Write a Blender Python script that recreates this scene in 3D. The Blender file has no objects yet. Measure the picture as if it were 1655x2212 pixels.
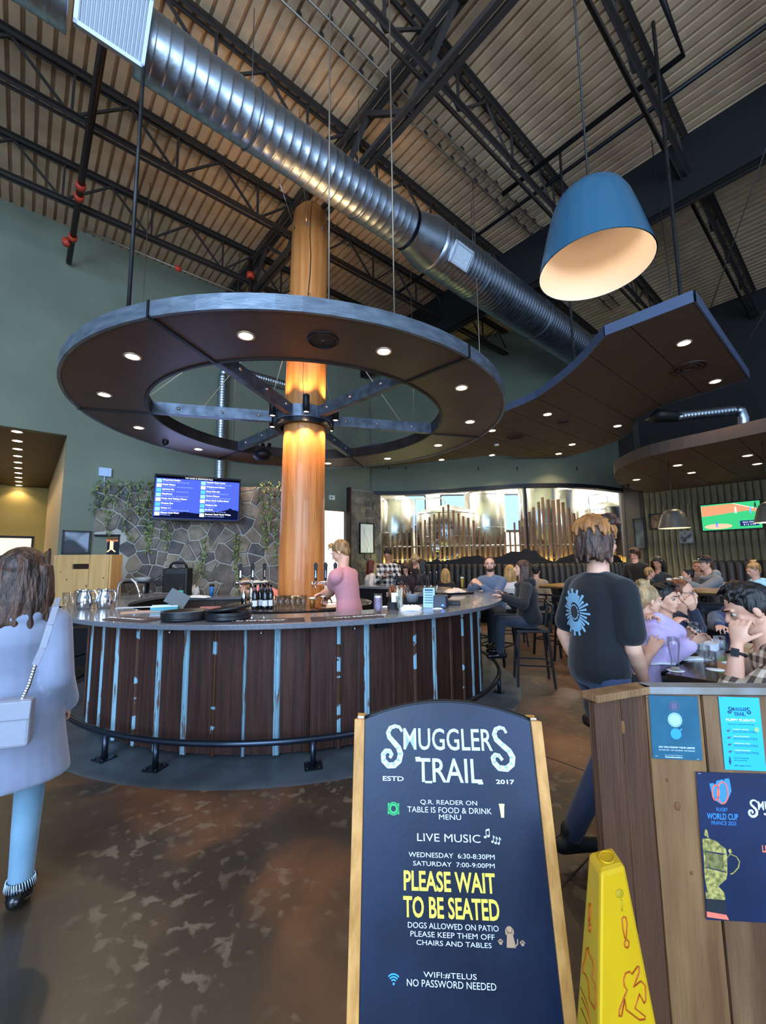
import bpy, bmesh, math, random
import numpy as np
from mathutils import Vector, Matrix, Euler
R = random.Random(7)
PI = math.pi
SC = bpy.context.scene
COL = SC.collection

# ------------------------------------------------------------------ camera
F_PX, PITCH, ROLL, CAM_Z = 903.0, 0.1166, -0.0119, 1.53
cd = bpy.data.cameras.new('camera'); cam = bpy.data.objects.new('camera', cd); COL.objects.link(cam)
cd.sensor_fit = 'VERTICAL'; cd.sensor_height = 24.0; cd.lens = F_PX/2212*24.0
cd.clip_start = 0.02; cd.clip_end = 200
cF = Vector((0, math.cos(PITCH), math.sin(PITCH))); cU0 = Vector((0, -math.sin(PITCH), math.cos(PITCH))); cR0 = Vector((1, 0, 0))
cR = math.cos(ROLL)*cR0+math.sin(ROLL)*cU0; cU = -math.sin(ROLL)*cR0+math.cos(ROLL)*cU0
cam.matrix_world = Matrix(((cR.x, cU.x, -cF.x, 0), (cR.y, cU.y, -cF.y, 0), (cR.z, cU.z, -cF.z, CAM_Z), (0, 0, 0, 1)))
SC.camera = cam
CAM = Vector((0, 0, CAM_Z))
def ray(px, py): return cF*F_PX+cR*(px-827.5)-cU*(py-1106)
def atZ(px, py, z):
    d = ray(px, py); return CAM+d*((z-CAM_Z)/d.z)
def atY(px, py, y):
    d = ray(px, py); return CAM+d*(y/d.y)
def atW(px, py, P, dr):                       # meet the vertical plane through P along dr
    d = ray(px, py); n = Vector((dr[1], -dr[0])); t = (Vector(P[:2])@n)/(Vector(d[:2])@n); return CAM+d*t
AZ = math.radians(49.3)
DA = Vector((math.sin(AZ), math.cos(AZ), 0)); DB = Vector((-math.cos(AZ), math.sin(AZ), 0)); UP = Vector((0, 0, 1))
def ab(a, b, z=0.0): return DA*a+DB*b+UP*z     # building axes: a runs along the joists, b along the deck flutes

# ------------------------------------------------------------------ world, light, exposure
SC.view_settings.view_transform = 'Standard'; SC.view_settings.look = 'None'
SC.cycles.max_bounces = 8; SC.cycles.diffuse_bounces = 3; SC.cycles.glossy_bounces = 3; SC.cycles.transmission_bounces = 8; SC.cycles.transparent_max_bounces = 40
SC.view_settings.gamma = 1; SC.view_settings.use_curve_mapping = False
SC.view_settings.exposure = 0.75
wd = bpy.data.worlds.new('world'); SC.world = wd; wd.use_nodes = True
wb = wd.node_tree.nodes['Background']; wb.inputs[0].default_value = (0.50, 0.68, 1.0, 1); wb.inputs[1].default_value = 0.34
def area_light(name, loc, aim, sx, sy, power, col):
    l = bpy.data.lights.new(name, 'AREA'); l.shape = 'RECTANGLE'; l.size = sx; l.size_y = sy; l.energy = power; l.color = col
    o = bpy.data.objects.new(name, l); COL.objects.link(o); o.location = loc
    o.rotation_euler = (Vector(aim)-Vector(loc)).to_track_quat('-Z', 'Y').to_euler(); return o
# daylight through the tall entrance glazing behind the photographer
area_light('window_daylight', (-2.8, -4.2, 4.2), (-1.5, 5.0, 3.4), 5.0, 6.4, 760, (0.46, 0.70, 1.0))
area_light('window_daylight', (4.0, -3.8, 2.3), (1.2, 4.5, 1.6), 5.0, 3.2, 330, (0.52, 0.74, 1.0))

# ------------------------------------------------------------------ materials
def lin(c):
    if isinstance(c, str):
        c = c.lstrip('#'); c = [int(c[i:i+2], 16)/255 for i in (0, 2, 4)]
    return tuple(x/12.92 if x <= 0.04045 else ((x+0.055)/1.055)**2.4 for x in c)+(1,)
MATS = {}
def mat(name, col='#888888', rough=0.5, metal=0.0, col2=None, scale=6.0, stretch=(1, 1, 1), det=4.0, lo=0.35, hi=0.65, bump=0.0, bscale=None, emit=0.0, trans=0.0, alpha=1.0, ior=1.45, coat=0.0, sheen=0.0, spec=0.5, gen=False, bstretch=None, rough2=None):
    if name in MATS: return MATS[name]
    m = bpy.data.materials.new(name); MATS[name] = m; m.use_nodes = True
    nt = m.node_tree; N = nt.nodes; L = nt.links; b = N['Principled BSDF']
    b.inputs['Base Color'].default_value = lin(col); b.inputs['Roughness'].default_value = rough; b.inputs['Metallic'].default_value = metal
    b.inputs['IOR'].default_value = ior; b.inputs['Transmission Weight'].default_value = trans; b.inputs['Alpha'].default_value = alpha
    b.inputs['Coat Weight'].default_value = coat; b.inputs['Sheen Weight'].default_value = sheen; b.inputs['Specular IOR Level'].default_value = spec
    if emit: b.inputs['Emission Color'].default_value = lin(col); b.inputs['Emission Strength'].default_value = emit
    if col2 or bump:
        tc = N.new('ShaderNodeTexCoord'); mp = N.new('ShaderNodeMapping'); mp.inputs['Scale'].default_value = stretch
        L.new(tc.outputs['Generated' if gen else 'Object'], mp.inputs[0])
    if col2:
        nz = N.new('ShaderNodeTexNoise'); nz.inputs['Scale'].default_value = scale; nz.inputs['Detail'].default_value = det; L.new(mp.outputs[0], nz.inputs[0])
        cr = N.new('ShaderNodeValToRGB'); cr.color_ramp.elements[0].position = lo; cr.color_ramp.elements[1].position = hi
        cr.color_ramp.elements[0].color = lin(col); cr.color_ramp.elements[1].color = lin(col2)
        L.new(nz.outputs['Fac'], cr.inputs[0]); L.new(cr.outputs[0], b.inputs['Base Color'])
        if rough2 is not None:
            mr = N.new('ShaderNodeMapRange'); mr.inputs[1].default_value = lo; mr.inputs[2].default_value = hi; mr.inputs[3].default_value = rough; mr.inputs[4].default_value = rough2
            L.new(nz.outputs['Fac'], mr.inputs[0]); L.new(mr.outputs[0], b.inputs['Roughness'])
    if bump:
        n2 = N.new('ShaderNodeTexNoise'); n2.inputs['Scale'].default_value = bscale or scale*2; n2.inputs['Detail'].default_value = 3
        if bstretch:
            mp2 = N.new('ShaderNodeMapping'); mp2.inputs['Scale'].default_value = bstretch; L.new(tc.outputs['Object'], mp2.inputs[0]); L.new(mp2.outputs[0], n2.inputs[0])
        else: L.new(mp.outputs[0], n2.inputs[0])
        bp = N.new('ShaderNodeBump'); bp.inputs['Strength'].default_value = bump; bp.inputs['Distance'].default_value = 0.02
        L.new(n2.outputs['Fac'], bp.inputs['Height']); L.new(bp.outputs[0], b.inputs['Normal'])
    return m
def emis(name, col, s):
    if name in MATS: return MATS[name]
    m = bpy.data.materials.new(name); MATS[name] = m; m.use_nodes = True; nt = m.node_tree; nt.nodes.clear()
    e = nt.nodes.new('ShaderNodeEmission'); e.inputs[0].default_value = lin(col); e.inputs[1].default_value = s
    o = nt.nodes.new('ShaderNodeOutputMaterial'); nt.links.new(e.outputs[0], o.inputs[0]); return m
def plaid(name, base, dark, light, sx=14.0, sz=14.0, mid=None, rough=0.85):
    """woven check from the object's own coordinates"""
    if name in MATS: return MATS[name]
    m = bpy.data.materials.new(name); MATS[name] = m; m.use_nodes = True; nt = m.node_tree; N = nt.nodes; L = nt.links; b = N['Principled BSDF']
    b.inputs['Roughness'].default_value = rough
    tc = N.new('ShaderNodeTexCoord'); sp = N.new('ShaderNodeSeparateXYZ'); L.new(tc.outputs['Object'], sp.inputs[0])
    ad = N.new('ShaderNodeMath'); ad.operation = 'ADD'; L.new(sp.outputs[0], ad.inputs[0]); L.new(sp.outputs[1], ad.inputs[1])
    def band(src, s):
        a = N.new('ShaderNodeMath'); a.operation = 'MULTIPLY'; a.inputs[1].default_value = s; L.new(src, a.inputs[0])
        f = N.new('ShaderNodeMath'); f.operation = 'FRACT'; L.new(a.outputs[0], f.inputs[0])
        g = N.new('ShaderNodeMath'); g.operation = 'GREATER_THAN'; g.inputs[1].default_value = 0.5; L.new(f.outputs[0], g.inputs[0]); return g.outputs[0]
    x = band(ad.outputs[0], sx); z = band(sp.outputs[2], sz)
    s = N.new('ShaderNodeMath'); s.operation = 'ADD'; L.new(x, s.inputs[0]); L.new(z, s.inputs[1])
    h = N.new('ShaderNodeMath'); h.operation = 'MULTIPLY'; h.inputs[1].default_value = 0.5; L.new(s.outputs[0], h.inputs[0])
    cr = N.new('ShaderNodeValToRGB'); cr.color_ramp.interpolation = 'CONSTANT'
    cr.color_ramp.elements[0].color = lin(light); cr.color_ramp.elements[1].position = 0.75; cr.color_ramp.elements[1].color = lin(dark)
    e = cr.color_ramp.elements.new(0.25); e.color = lin(mid or base)
    L.new(h.outputs[0], cr.inputs[0]); L.new(cr.outputs[0], b.inputs['Base Color']); return m

# ------------------------------------------------------------------ mesh builder
class MB:
    def __init__(s): s.v = []; s.f = []; s.m = []; s.sm = []; s.T = Matrix.Identity(4); s.mi = 0; s.smooth = False
    def add(s, vs, fs, smooth=None):
        o = len(s.v); T = s.T
        s.v += [tuple(T@Vector(v)) for v in vs]; s.f += [tuple(i+o for i in f) for f in fs]
        s.m += [s.mi]*len(fs); s.sm += [s.smooth if smooth is None else smooth]*len(fs); return s
    def box(s, c, d, rot=None, taper=1.0):
        x, y, z = d[0]/2, d[1]/2, d[2]/2; t = taper
        vs = [(-x, -y, -z), (x, -y, -z), (x, y, -z), (-x, y, -z), (-x*t, -y*t, z), (x*t, -y*t, z), (x*t, y*t, z), (-x*t, y*t, z)]
        M = rot.to_3x3() if rot is not None else Matrix.Identity(3)
        vs = [M@Vector(v)+Vector(c) for v in vs]
        return s.add(vs, [(0, 3, 2, 1), (4, 5, 6, 7), (0, 1, 5, 4), (1, 2, 6, 5), (2, 3, 7, 6), (3, 0, 4, 7)], False)
    def beam(s, p, q, w, h, up=UP):            # rectangular bar from p to q
        p = Vector(p); q = Vector(q); d = (q-p); L = d.length; d.normalize(); r = d.cross(Vector(up))
        if r.length < 1e-4: r = Vector((1, 0, 0))
        r.normalize(); u = r.cross(d); M = Matrix((r, d, u)).transposed()
        return s.box((p+q)/2, (w, L, h), M)
    def tube(s, path, r, n=8, cap=True, closed=False):
        P = [Vector(p) for p in path]; k = len(P); rs = r if isinstance(r, (list, tuple)) else [r]*k
        vs = []; prev = None
        for i in range(k):
            if closed: t = P[(i+1) % k]-P[i-1]
            else: t = P[min(i+1, k-1)]-P[max(i-1, 0)]
            t.normalize()
            if prev is None:
                a = Vector((0, 0, 1)) if abs(t.z) < 0.9 else Vector((1, 0, 0)); u = t.cross(a).normalized()
            else:
                u = prev-t*prev.dot(t); u = u.normalized() if u.length > 1e-6 else t.orthogonal().normalized()
            prev = u; w = t.cross(u)
            for j in range(n):
                a = 2*PI*j/n; vs.append(P[i]+(u*math.cos(a)+w*math.sin(a))*rs[i])
        fs = []
        for i in range(k if closed else k-1):
            i2 = (i+1) % k
            for j in range(n): fs.append((i*n+j, i*n+(j+1) % n, i2*n+(j+1) % n, i2*n+j))
        if cap and not closed: fs.append(tuple(range(n))[::-1]); fs.append(tuple((k-1)*n+j for j in range(n)))
        return s.add(vs, fs, True)
    def cyl(s, p, q, r0, r1=None, n=16): return s.tube([p, q], [r0, r0 if r1 is None else r1], n)
    def lathe(s, prof, n=24, c=(0, 0, 0), a0=0, a1=2*PI, smooth=True):   # prof: (r, z)
        full = abs(a1-a0-2*PI) < 1e-6; k = n if full else n+1; vs = []; fs = []
        for r, z in prof:
            for j in range(k):
                a = a0+(a1-a0)*j/n; vs.append((c[0]+r*math.cos(a), c[1]+r*math.sin(a), c[2]+z))
        for i in range(len(prof)-1):
            for j in range(n):
                j2 = (j+1) % k; fs.append((i*k+j, i*k+j2, (i+1)*k+j2, (i+1)*k+j))
        return s.add(vs, fs, smooth)
    def prism(s, poly, z0, z1):                 # poly: (x, y) counter clockwise
        n = len(poly); vs = [(p[0], p[1], z0) for p in poly]+[(p[0], p[1], z1) for p in poly]
        fs = [tuple(range(n))[::-1], tuple(range(n, 2*n))]+[(i, (i+1) % n, n+(i+1) % n, n+i) for i in range(n)]
        return s.add(vs, fs, False)
    def arcbox(s, r0, r1, z0, z1, a0, a1, n=12, c=(0, 0)):  # ring segment
        vs = []; fs = []
        for i in range(n+1):
            a = a0+(a1-a0)*i/n; ca, sa = math.cos(a), math.sin(a)
            for r, z in ((r0, z0), (r1, z0), (r1, z1), (r0, z1)): vs.append((c[0]+r*ca, c[1]+r*sa, z))
        for i in range(n):
            for j in range(4): fs.append((i*4+j, (i+1)*4+j, (i+1)*4+(j+1) % 4, i*4+(j+1) % 4))
        fs += [(3, 2, 1, 0), tuple(n*4+j for j in range(4))]; return s.add(vs, fs, False)
    def ball(s, c, r, nu=16, nv=10, M=None):
        r = r if isinstance(r, (tuple, list)) else (r, r, r); M = M or Matrix.Identity(3); c = Vector(c)
        vs = [M@Vector((0, 0, r[2]))+c]
        for i in range(1, nv):
            t = PI*i/nv
            for j in range(nu):
                a = 2*PI*j/nu; vs.append(M@Vector((r[0]*math.sin(t)*math.cos(a), r[1]*math.sin(t)*math.sin(a), r[2]*math.cos(t)))+c)
        vs.append(M@Vector((0, 0, -r[2]))+c); fs = []
        for j in range(nu):
            fs.append((0, 1+j, 1+(j+1) % nu)); b = 1+(nv-2)*nu; fs.append((len(vs)-1, b+(j+1) % nu, b+j))
        for i in range(nv-2):
            for j in range(nu):
                a = 1+i*nu; b = a+nu; fs.append((a+j, b+j, b+(j+1) % nu, a+(j+1) % nu))
        return s.add(vs, fs, True)
    def loft(s, rings, n=20):                   # rings: (centre, rx-vector, ry-vector)
        vs = []; fs = []
        for c, rx, ry in rings:
            c, rx, ry = Vector(c), Vector(rx), Vector(ry)
            for j in range(n):
                a = 2*PI*j/n; vs.append(c+rx*math.cos(a)+ry*math.sin(a))
        k = len(rings)
        for i in range(k-1):
            for j in range(n): fs.append((i*n+j, i*n+(j+1) % n, (i+1)*n+(j+1) % n, (i+1)*n+j))
        fs += [tuple(range(n))[::-1], tuple((k-1)*n+j for j in range(n))]; return s.add(vs, fs, True)
    def capsule(s, p, q, r0, r1, n=10):
        p, q = Vector(p), Vector(q); d = q-p; L = d.length
        if L < 1e-6: return s.ball(p, max(r0, r1), n, 6)
        d /= L; a = [(-0.95, .31), (-.7, .71), (-.38, .92), (0, 1)]
        path = [p+d*r0*t for t, _ in a]+[q-d*r1*t for t, _ in a[::-1]]
        rs = [r0*k for _, k in a]+[r1*k for _, k in a[::-1]]
        return s.tube(path, rs, n)
    def quad(s, a, b, c, d): return s.add([a, b, c, d], [(0, 1, 2, 3)], False)
    def mesh(s, name, mats):
        me = bpy.data.meshes.new(name); me.from_pydata(s.v, [], s.f)
        mats = mats if isinstance(mats, (list, tuple)) else [mats]
        for m in mats: me.materials.append(m)
        me.polygons.foreach_set('material_index', s.m); me.polygons.foreach_set('use_smooth', s.sm); me.update(); return me
    def build(s, name, mats, parent=None, loc=None, bevel=0, label=None):
        o = bpy.data.objects.new(name, s.mesh(name, mats)); COL.objects.link(o)
        if parent is not None: o.parent = parent
        if loc is not None: o.location = loc
        if bevel:
            b = o.modifiers.new('bevel', 'BEVEL'); b.width = bevel; b.segments = 2; b.limit_method = 'ANGLE'
        if label: o['label'] = label
        return o
def part(name, mats, parent, fn, **k):
    m = MB(); fn(m); return m.build(name, mats, parent, **k)
def tag(o, label, cat, group=None):
    o['label'] = label; o['category'] = cat
    if group: o['group'] = group
    return o
def thing(name, label, cat, loc=(0, 0, 0), rotz=0.0, group=None):
    o = bpy.data.objects.new(name, None); o.empty_display_size = 0.1; COL.objects.link(o); o.location = loc; o.rotation_euler = (0, 0, rotz)
    return tag(o, label, cat, group)
def solo(name, mats, fn, label, cat, loc=(0, 0, 0), rotz=0.0, group=None, bevel=0):
    m = MB(); fn(m); o = m.build(name, mats, None, loc, bevel); o.rotation_euler = (0, 0, rotz); return tag(o, label, cat, group)
def struct(name, mats, fn, parent=None, **k):
    m = MB(); fn(m); o = m.build(name, mats, parent, **k)
    if parent is None: o['kind'] = 'structure'
    return o
def kids(o): return [c for c in COL.objects if c.parent == o]
KIDS = {}
def dup(root, loc, rotz=None, label=None, group=None, scale=None):
    ch = KIDS.get(root.name)
    if ch is None:
        ch = [(c, [g for g in COL.objects if g.parent == c]) for c in COL.objects if c.parent == root]; KIDS[root.name] = ch
    r = root.copy(); COL.objects.link(r); r.location = loc
    if rotz is not None: r.rotation_euler = (0, 0, rotz)
    if scale: r.scale = (scale,)*3 if not isinstance(scale, tuple) else scale
    if label: r['label'] = label
    if group: r['group'] = group
    for c, gs in ch:
        d = c.copy(); COL.objects.link(d); d.parent = r
        for g in gs:
            h = g.copy(); COL.objects.link(h); h.parent = d
    return r
ORD = ['first', 'second', 'third', 'fourth', 'fifth', 'sixth', 'seventh', 'eighth', 'ninth', 'tenth', 'eleventh', 'twelfth', 'thirteenth', 'fourteenth', 'fifteenth', 'sixteenth']
def text(parent, s, size, mtl, M, name='lettering', align='CENTER', width=None, ext=0.0006, offset=0.0, shear=0.0, space=1.0):
    """flat lettering as thin raised mesh; M places its x-right, y-up plane"""
    cu = bpy.data.curves.new('t', 'FONT'); cu.body = s; cu.size = size; cu.align_x = align; cu.extrude = ext; cu.offset = offset; cu.shear = shear; cu.space_character = space; cu.resolution_u = 3
    o = bpy.data.objects.new('t', cu); COL.objects.link(o); bpy.context.view_layer.update()
    me = bpy.data.meshes.new_from_object(o.evaluated_get(bpy.context.evaluated_depsgraph_get())); me.name = name
    bpy.data.objects.remove(o); bpy.data.curves.remove(cu)
    if width and len(me.vertices):
        xs = [v.co.x for v in me.vertices]; w = max(xs)-min(xs); me.transform(Matrix.Diagonal((width/w, 1, 1, 1)))
    me.materials.clear(); me.materials.append(mtl)
    q = bpy.data.objects.new(name, me); COL.objects.link(q); q.parent = parent; q.matrix_local = M; return q
def frame_M(o, x, y):   # matrix with origin o, x axis and y axis given
    x = Vector(x).normalized(); y = Vector(y).normalized(); z = x.cross(y)
    return Matrix(((x.x, y.x, z.x, o[0]), (x.y, y.y, z.y, o[1]), (x.z, y.z, z.z, o[2]), (0, 0, 0, 1)))
def remesh(mb, name, mats, parent, vox=0.01, smooth=3, label=None, disp=None):
    me = mb.mesh('tmp', mats); o = bpy.data.objects.new('tmp', me); COL.objects.link(o)
    r = o.modifiers.new('r', 'REMESH'); r.mode = 'VOXEL'; r.voxel_size = vox; r.use_smooth_shade = True
    if smooth: s = o.modifiers.new('s', 'SMOOTH'); s.iterations = smooth; s.factor = 0.5
    dg = bpy.context.evaluated_depsgraph_get(); out = bpy.data.meshes.new_from_object(o.evaluated_get(dg)); out.name = name
    bpy.data.objects.remove(o); bpy.data.meshes.remove(me)
    q = bpy.data.objects.new(name, out); COL.objects.link(q); q.parent = parent
    if label: q['label'] = label
    return q

# shared materials
M_black = mat('black_metal', '#15151a', 0.45, 0.3)
M_steel = mat('dark_steel', '#3a3838', 0.5, 0.6, '#2a2624', 4)
M_galv = mat('galvanised', '#c4ccd6', 0.30, 1.0, '#a8b2be', 9, rough2=0.42, bump=0.05, bscale=30)
M_chrome = mat('chrome', '#d8d8dc', 0.12, 1.0)
M_bulb = emis('lamp_glow', '#ffe6bf', 22)
M_white = mat('white_plastic', '#e8e8e6', 0.5)
def thin_glass(name, tint):
    m = bpy.data.materials.new(name); MATS[name] = m; m.use_nodes = True; nt = m.node_tree; nt.nodes.clear(); N = nt.nodes; L = nt.links
    t = N.new('ShaderNodeBsdfTransparent'); t.inputs[0].default_value = lin(tint); g = N.new('ShaderNodeBsdfGlossy'); g.inputs['Roughness'].default_value = .03; f = N.new('ShaderNodeLayerWeight'); f.inputs[0].default_value = .30
    mu = N.new('ShaderNodeMath'); mu.operation = 'MULTIPLY_ADD'; mu.inputs[1].default_value = .42; mu.inputs[2].default_value = .03; x = N.new('ShaderNodeMixShader'); o = N.new('ShaderNodeOutputMaterial')
    L.new(f.outputs['Fresnel'], mu.inputs[0]); L.new(mu.outputs[0], x.inputs[0]); L.new(t.outputs[0], x.inputs[1]); L.new(g.outputs[0], x.inputs[2]); L.new(x.outputs[0], o.inputs[0]); return m
M_glass = thin_glass('clear_glass', '#fdfefe')
M_paper = mat('paper_white', '#eef0f2', 0.7)
# ================================================================== STRUCTURE
ZD = 7.9
# floor: stained, polished concrete
def floor_mat():
    m = bpy.data.materials.new('polished_concrete'); m.use_nodes = True; nt = m.node_tree; N = nt.nodes; L = nt.links; b = N['Principled BSDF']
    tc = N.new('ShaderNodeTexCoord')
    def noise(s, d=6, dist=0.0):
        n = N.new('ShaderNodeTexNoise'); n.inputs['Scale'].default_value = s; n.inputs['Detail'].default_value = d; n.inputs['Distortion'].default_value = dist; L.new(tc.outputs['Object'], n.inputs[0]); return n.outputs['Fac']
    def ramp(src, stops):
        r = N.new('ShaderNodeValToRGB'); r.color_ramp.elements[0].position = stops[0][0]; r.color_ramp.elements[0].color = lin(stops[0][1]); r.color_ramp.elements[1].position = stops[-1][0]; r.color_ramp.elements[1].color = lin(stops[-1][1])
        for p, c in stops[1:-1]: e = r.color_ramp.elements.new(p); e.color = lin(c)
        L.new(src, r.inputs[0]); return r.outputs[0]
    big = ramp(noise(0.9, 8, 0.5), [(0.30, '#2a2723'), (0.48, '#3b3027'), (0.60, '#65442f'), (0.72, '#86603f')])
    fl = ramp(noise(13, 12, 0.3), [(0.55, '#000000'), (0.62, '#ffffff')])
    mx = N.new('ShaderNodeMixRGB'); mx.blend_type = 'MIX'; L.new(big, mx.inputs[1]); mx.inputs[2].default_value = lin('#8a7a66')
    mf = N.new('ShaderNodeMath'); mf.operation = 'MULTIPLY'; mf.inputs[1].default_value = 0.42
    g = N.new('ShaderNodeMath'); g.operation = 'MULTIPLY'
    reg = ramp(noise(1.3, 3, 0.2), [(0.45, '#000000'), (0.6, '#ffffff')]); L.new(fl, g.inputs[0]); L.new(reg, g.inputs[1])
    L.new(g.outputs[0], mf.inputs[0]); L.new(mf.outputs[0], mx.inputs[0]); L.new(mx.outputs[0], b.inputs['Base Color'])
    rr = N.new('ShaderNodeMapRange'); rr.inputs[3].default_value = 0.22; rr.inputs[4].default_value = 0.48; L.new(noise(2.2, 5), rr.inputs[0]); L.new(rr.outputs[0], b.inputs['Roughness'])
    bp = N.new('ShaderNodeBump'); bp.inputs['Strength'].default_value = 0.10; bp.inputs['Distance'].default_value = 0.01; L.new(noise(14, 5), bp.inputs['Height']); L.new(bp.outputs[0], b.inputs['Normal'])
    b.inputs['Specular IOR Level'].default_value = 0.5
    return m
def grid_floor(m): m.add([(-16, -4, 0), (16, -4, 0), (16, 22, 0), (-16, 22, 0)], [(0, 1, 2, 3)])
fl = struct('floor', floor_mat(), grid_floor)
part('control_joint', mat('joint_dark', '#241f1b', 0.8), fl, lambda m: m.beam(ab(-4, 1.1, 0.001), ab(12, 1.1, 0.001), 0.008, 0.002))
part('control_joint', MATS['joint_dark'], fl, lambda m: m.beam(ab(3.2, -3, 0.001), ab(3.2, 2.4, 0.001), 0.008, 0.002))

part('pale_concrete_ring', mat('pale_concrete', '#565c63', 0.4, 0, '#474c52', 4, bump=.08, rough2=.5), fl, lambda m: m.arcbox(2.2, 2.84, 0.0005, 0.002, -PI, PI, 90, (-1.142, 5.869)))
# corrugated steel deck ceiling, one sheet each
M_deck = mat('deck_paint', '#c6a684', 0.50, 0.0, '#b09274', 3.0, stretch=(1, 1, 1), bump=0.05, bscale=12)
ceil = struct('ceiling', mat('deck_top', '#3a3430', 0.9), lambda m: m.add([ab(-9, -4, ZD+.12), ab(13.1, -4, ZD+.12), ab(13.1, 9.5, ZD+.12), ab(-9, 9.5, ZD+.12)], [(3, 2, 1, 0)]))
def deck_sheet():
    m = MB(); P = .152; prof = []
    for k in range(6):
        x = k*P; prof += [(x, 0), (x+.098, 0), (x+.110, .055), (x+.138, .055)]
    prof.append((.912, 0)); vs = []; fs = []
    for x, z in prof:
        for y in (-4.0, 9.34): vs.append(DA*x+DB*y+UP*z)
    for i in range(len(prof)-1): fs.append((2*i, 2*i+1, 2*i+3, 2*i+2))
    m.add(vs, fs, False); return m.mesh('deck_sheet', M_deck)
ds = deck_sheet()
for k in range(24):
    o = bpy.data.objects.new('deck_sheet', ds); COL.objects.link(o); o.parent = ceil; o.location = DA*(-8.9+k*.912)+UP*ZD

# open web joists along a
M_jst = mat('joist_paint', '#3b3431', 0.5, 0.2)
def joist_root(label, b):
    t = thing('open_web_joist', label, 'joist', ab(0, b, 0), group='roof joists along the hall'); A0, A1 = -8.0, 12.95
    for nm, z, w in (('top_chord', ZD-.035, .055), ('bottom_chord', 7.22, .05)):
        def f(m, z=z, w=w):
            for s in (-1, 1):
                m.beam(DA*A0+DB*s*.04+UP*z, DA*A1+DB*s*.04+UP*z, .012, w); m.beam(DA*A0+DB*s*.065+UP*(z+w/2), DA*A1+DB*s*.065+UP*(z+w/2), .055, .010)
        part(nm, M_jst, t, f)
    return t
def webm(dx): m = MB(); m.beam((0, 0, 7.24), DA*dx+UP*(ZD-.05), .03, .03); return m.mesh('web_member', M_jst)
WEB = {s: webm(s) for s in (-.62, .0001, .62)}
JB = [7.77, 6.15, 4.53, 2.9, 1.3, -.33]
JL = ['open-web roof joist nearest the green wall', 'open-web roof joist, second out from the green wall', 'dark open-web joist running above the timber column', 'open-web joist just right of the long spiral duct', 'open-web joist above the big blue pendant lamp', 'open-web joist furthest right in the dark roof corner']
for b, lb in zip(JB, JL):
    t = joist_root(lb, b)
    for k in range(17):
        for s in (-.62, .0001, .62):
            o = bpy.data.objects.new('web_member', WEB[s]); COL.objects.link(o); o.parent = t; o.location = DA*(-7.4+k*1.25)
# girders along b
def girder(label, a, z1, z0, w, pan):
    t = thing('roof_girder', label, 'girder', ab(a, 0, 0)); B0, B1 = -4, 9.3
    for z, nm in ((z1, 'top_chord'), (z0, 'bottom_chord')): part(nm, M_jst, t, lambda m, z=z: (m.beam(DB*B0+UP*z+DA*.07, DB*B1+UP*z+DA*.05, .06, .07), m.beam(DB*B0+UP*z-DA*.05, DB*B1+UP*z-DA*.05, .06, .07)))
    k = 0; b = B0
    while b+pan < B1:
        part('web_member', M_jst, t, lambda m, b=b: m.beam(DB*b+UP*(z0 if k % 2 else z1), DB*(b+pan)+UP*(z1 if k % 2 else z0), .06, .06)); b += pan; k += 1
    return t
girder('deep steel girder crossing the roof over the timber column', 3.25, 7.72, 7.02, .1, .8)
part('cover_panel', mat('bulkhead_dark', '#100f10', 0.8), girder('boxed dark girder closing off the far roof bay', 7.35, 7.72, 6.95, .1, .8), lambda m: m.beam(DB*-4+UP*7.38-DA*.15, DB*9.3+UP*7.38-DA*.15, .02, .98))
# conduits, cable trays and sprinkler pipes under the deck
def pipe(name, label, cat, pts, r, mtl, extra=None, group=None):
    return solo(name, mtl if isinstance(mtl, list) else [mtl], lambda m: (m.tube(pts, r, 8), extra(m) if extra else None), label, cat, group=group)
M_cond = mat('conduit', '#8a7a6a', 0.4, 0.6); M_red = mat('red_coupling', '#c8402a', 0.5); M_pipe = mat('dark_pipe', '#2b1d1a', 0.45, 0.3)
for bb, lb in ((3.55, 'thin conduit clipped to the deck right of the duct'), (3.75, 'thin conduit clipped to the deck above the duct')):
    def clips(m, bb=bb):
        m.mi = 1
        for k in range(34): m.box(ab(.5+k*.305, bb, ZD-.02), (.05, .03, .05), Euler((0, 0, PI/2-AZ)).to_matrix())
    pipe('conduit', lb, 'conduit', [ab(.3, bb, ZD-.06), ab(11, bb, ZD-.06)], .014, [M_cond, M_jst], clips)
def couplings(pts, r=.055):
    def f(m):
        m.mi = 1
        for p, d in pts: m.cyl(p-d*.05, p+d*.05, r, n=12); m.ball(p+UP*r*.6, (.02, .02, .03), 8, 6); 
    return f
t = pipe('sprinkler_pipe', 'dark sprinkler main with red couplings crossing to the green wall', 'pipe', [ab(.29, 4.0, 7.13), ab(.29, 9.25, 7.13)], .045, [M_pipe, M_red], couplings([(ab(.29, 7.15, 7.13), DB), (ab(.29, 7.4, 7.13), DB), (ab(.29, 8.45, 7.13), DB), (ab(.22, 8.65, 7.13), DB)], .065))
pipe('sprinkler_pipe', 'slim sprinkler branch along the top of the green wall', 'pipe', [ab(.4, 8.3, 7.25), ab(3.2, 8.3, 7.25), ab(6.5, 8.3, 7.25)], .022, [M_cond, M_red], couplings([(ab(1.93, 8.3, 7.25), DA)], .05))
pipe('sprinkler_pipe', 'short sprinkler drop with two red valves behind the column', 'pipe', [ab(3.1, 7.6, 7.6), ab(3.1, 7.6, 6.4)], .035, [M_pipe, M_red], couplings([(ab(3.1, 7.6, 7.25), UP), (ab(3.1, 7.6, 6.62), UP)], .075))
pipe('sprinkler_pipe', 'black branch pipe with elbow in the dark right roof bay', 'pipe', [ab(4.5, .9, 7.5), ab(5.6, .9, 7.5), ab(5.6, 3.4, 7.5)], .035, M_black)
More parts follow.
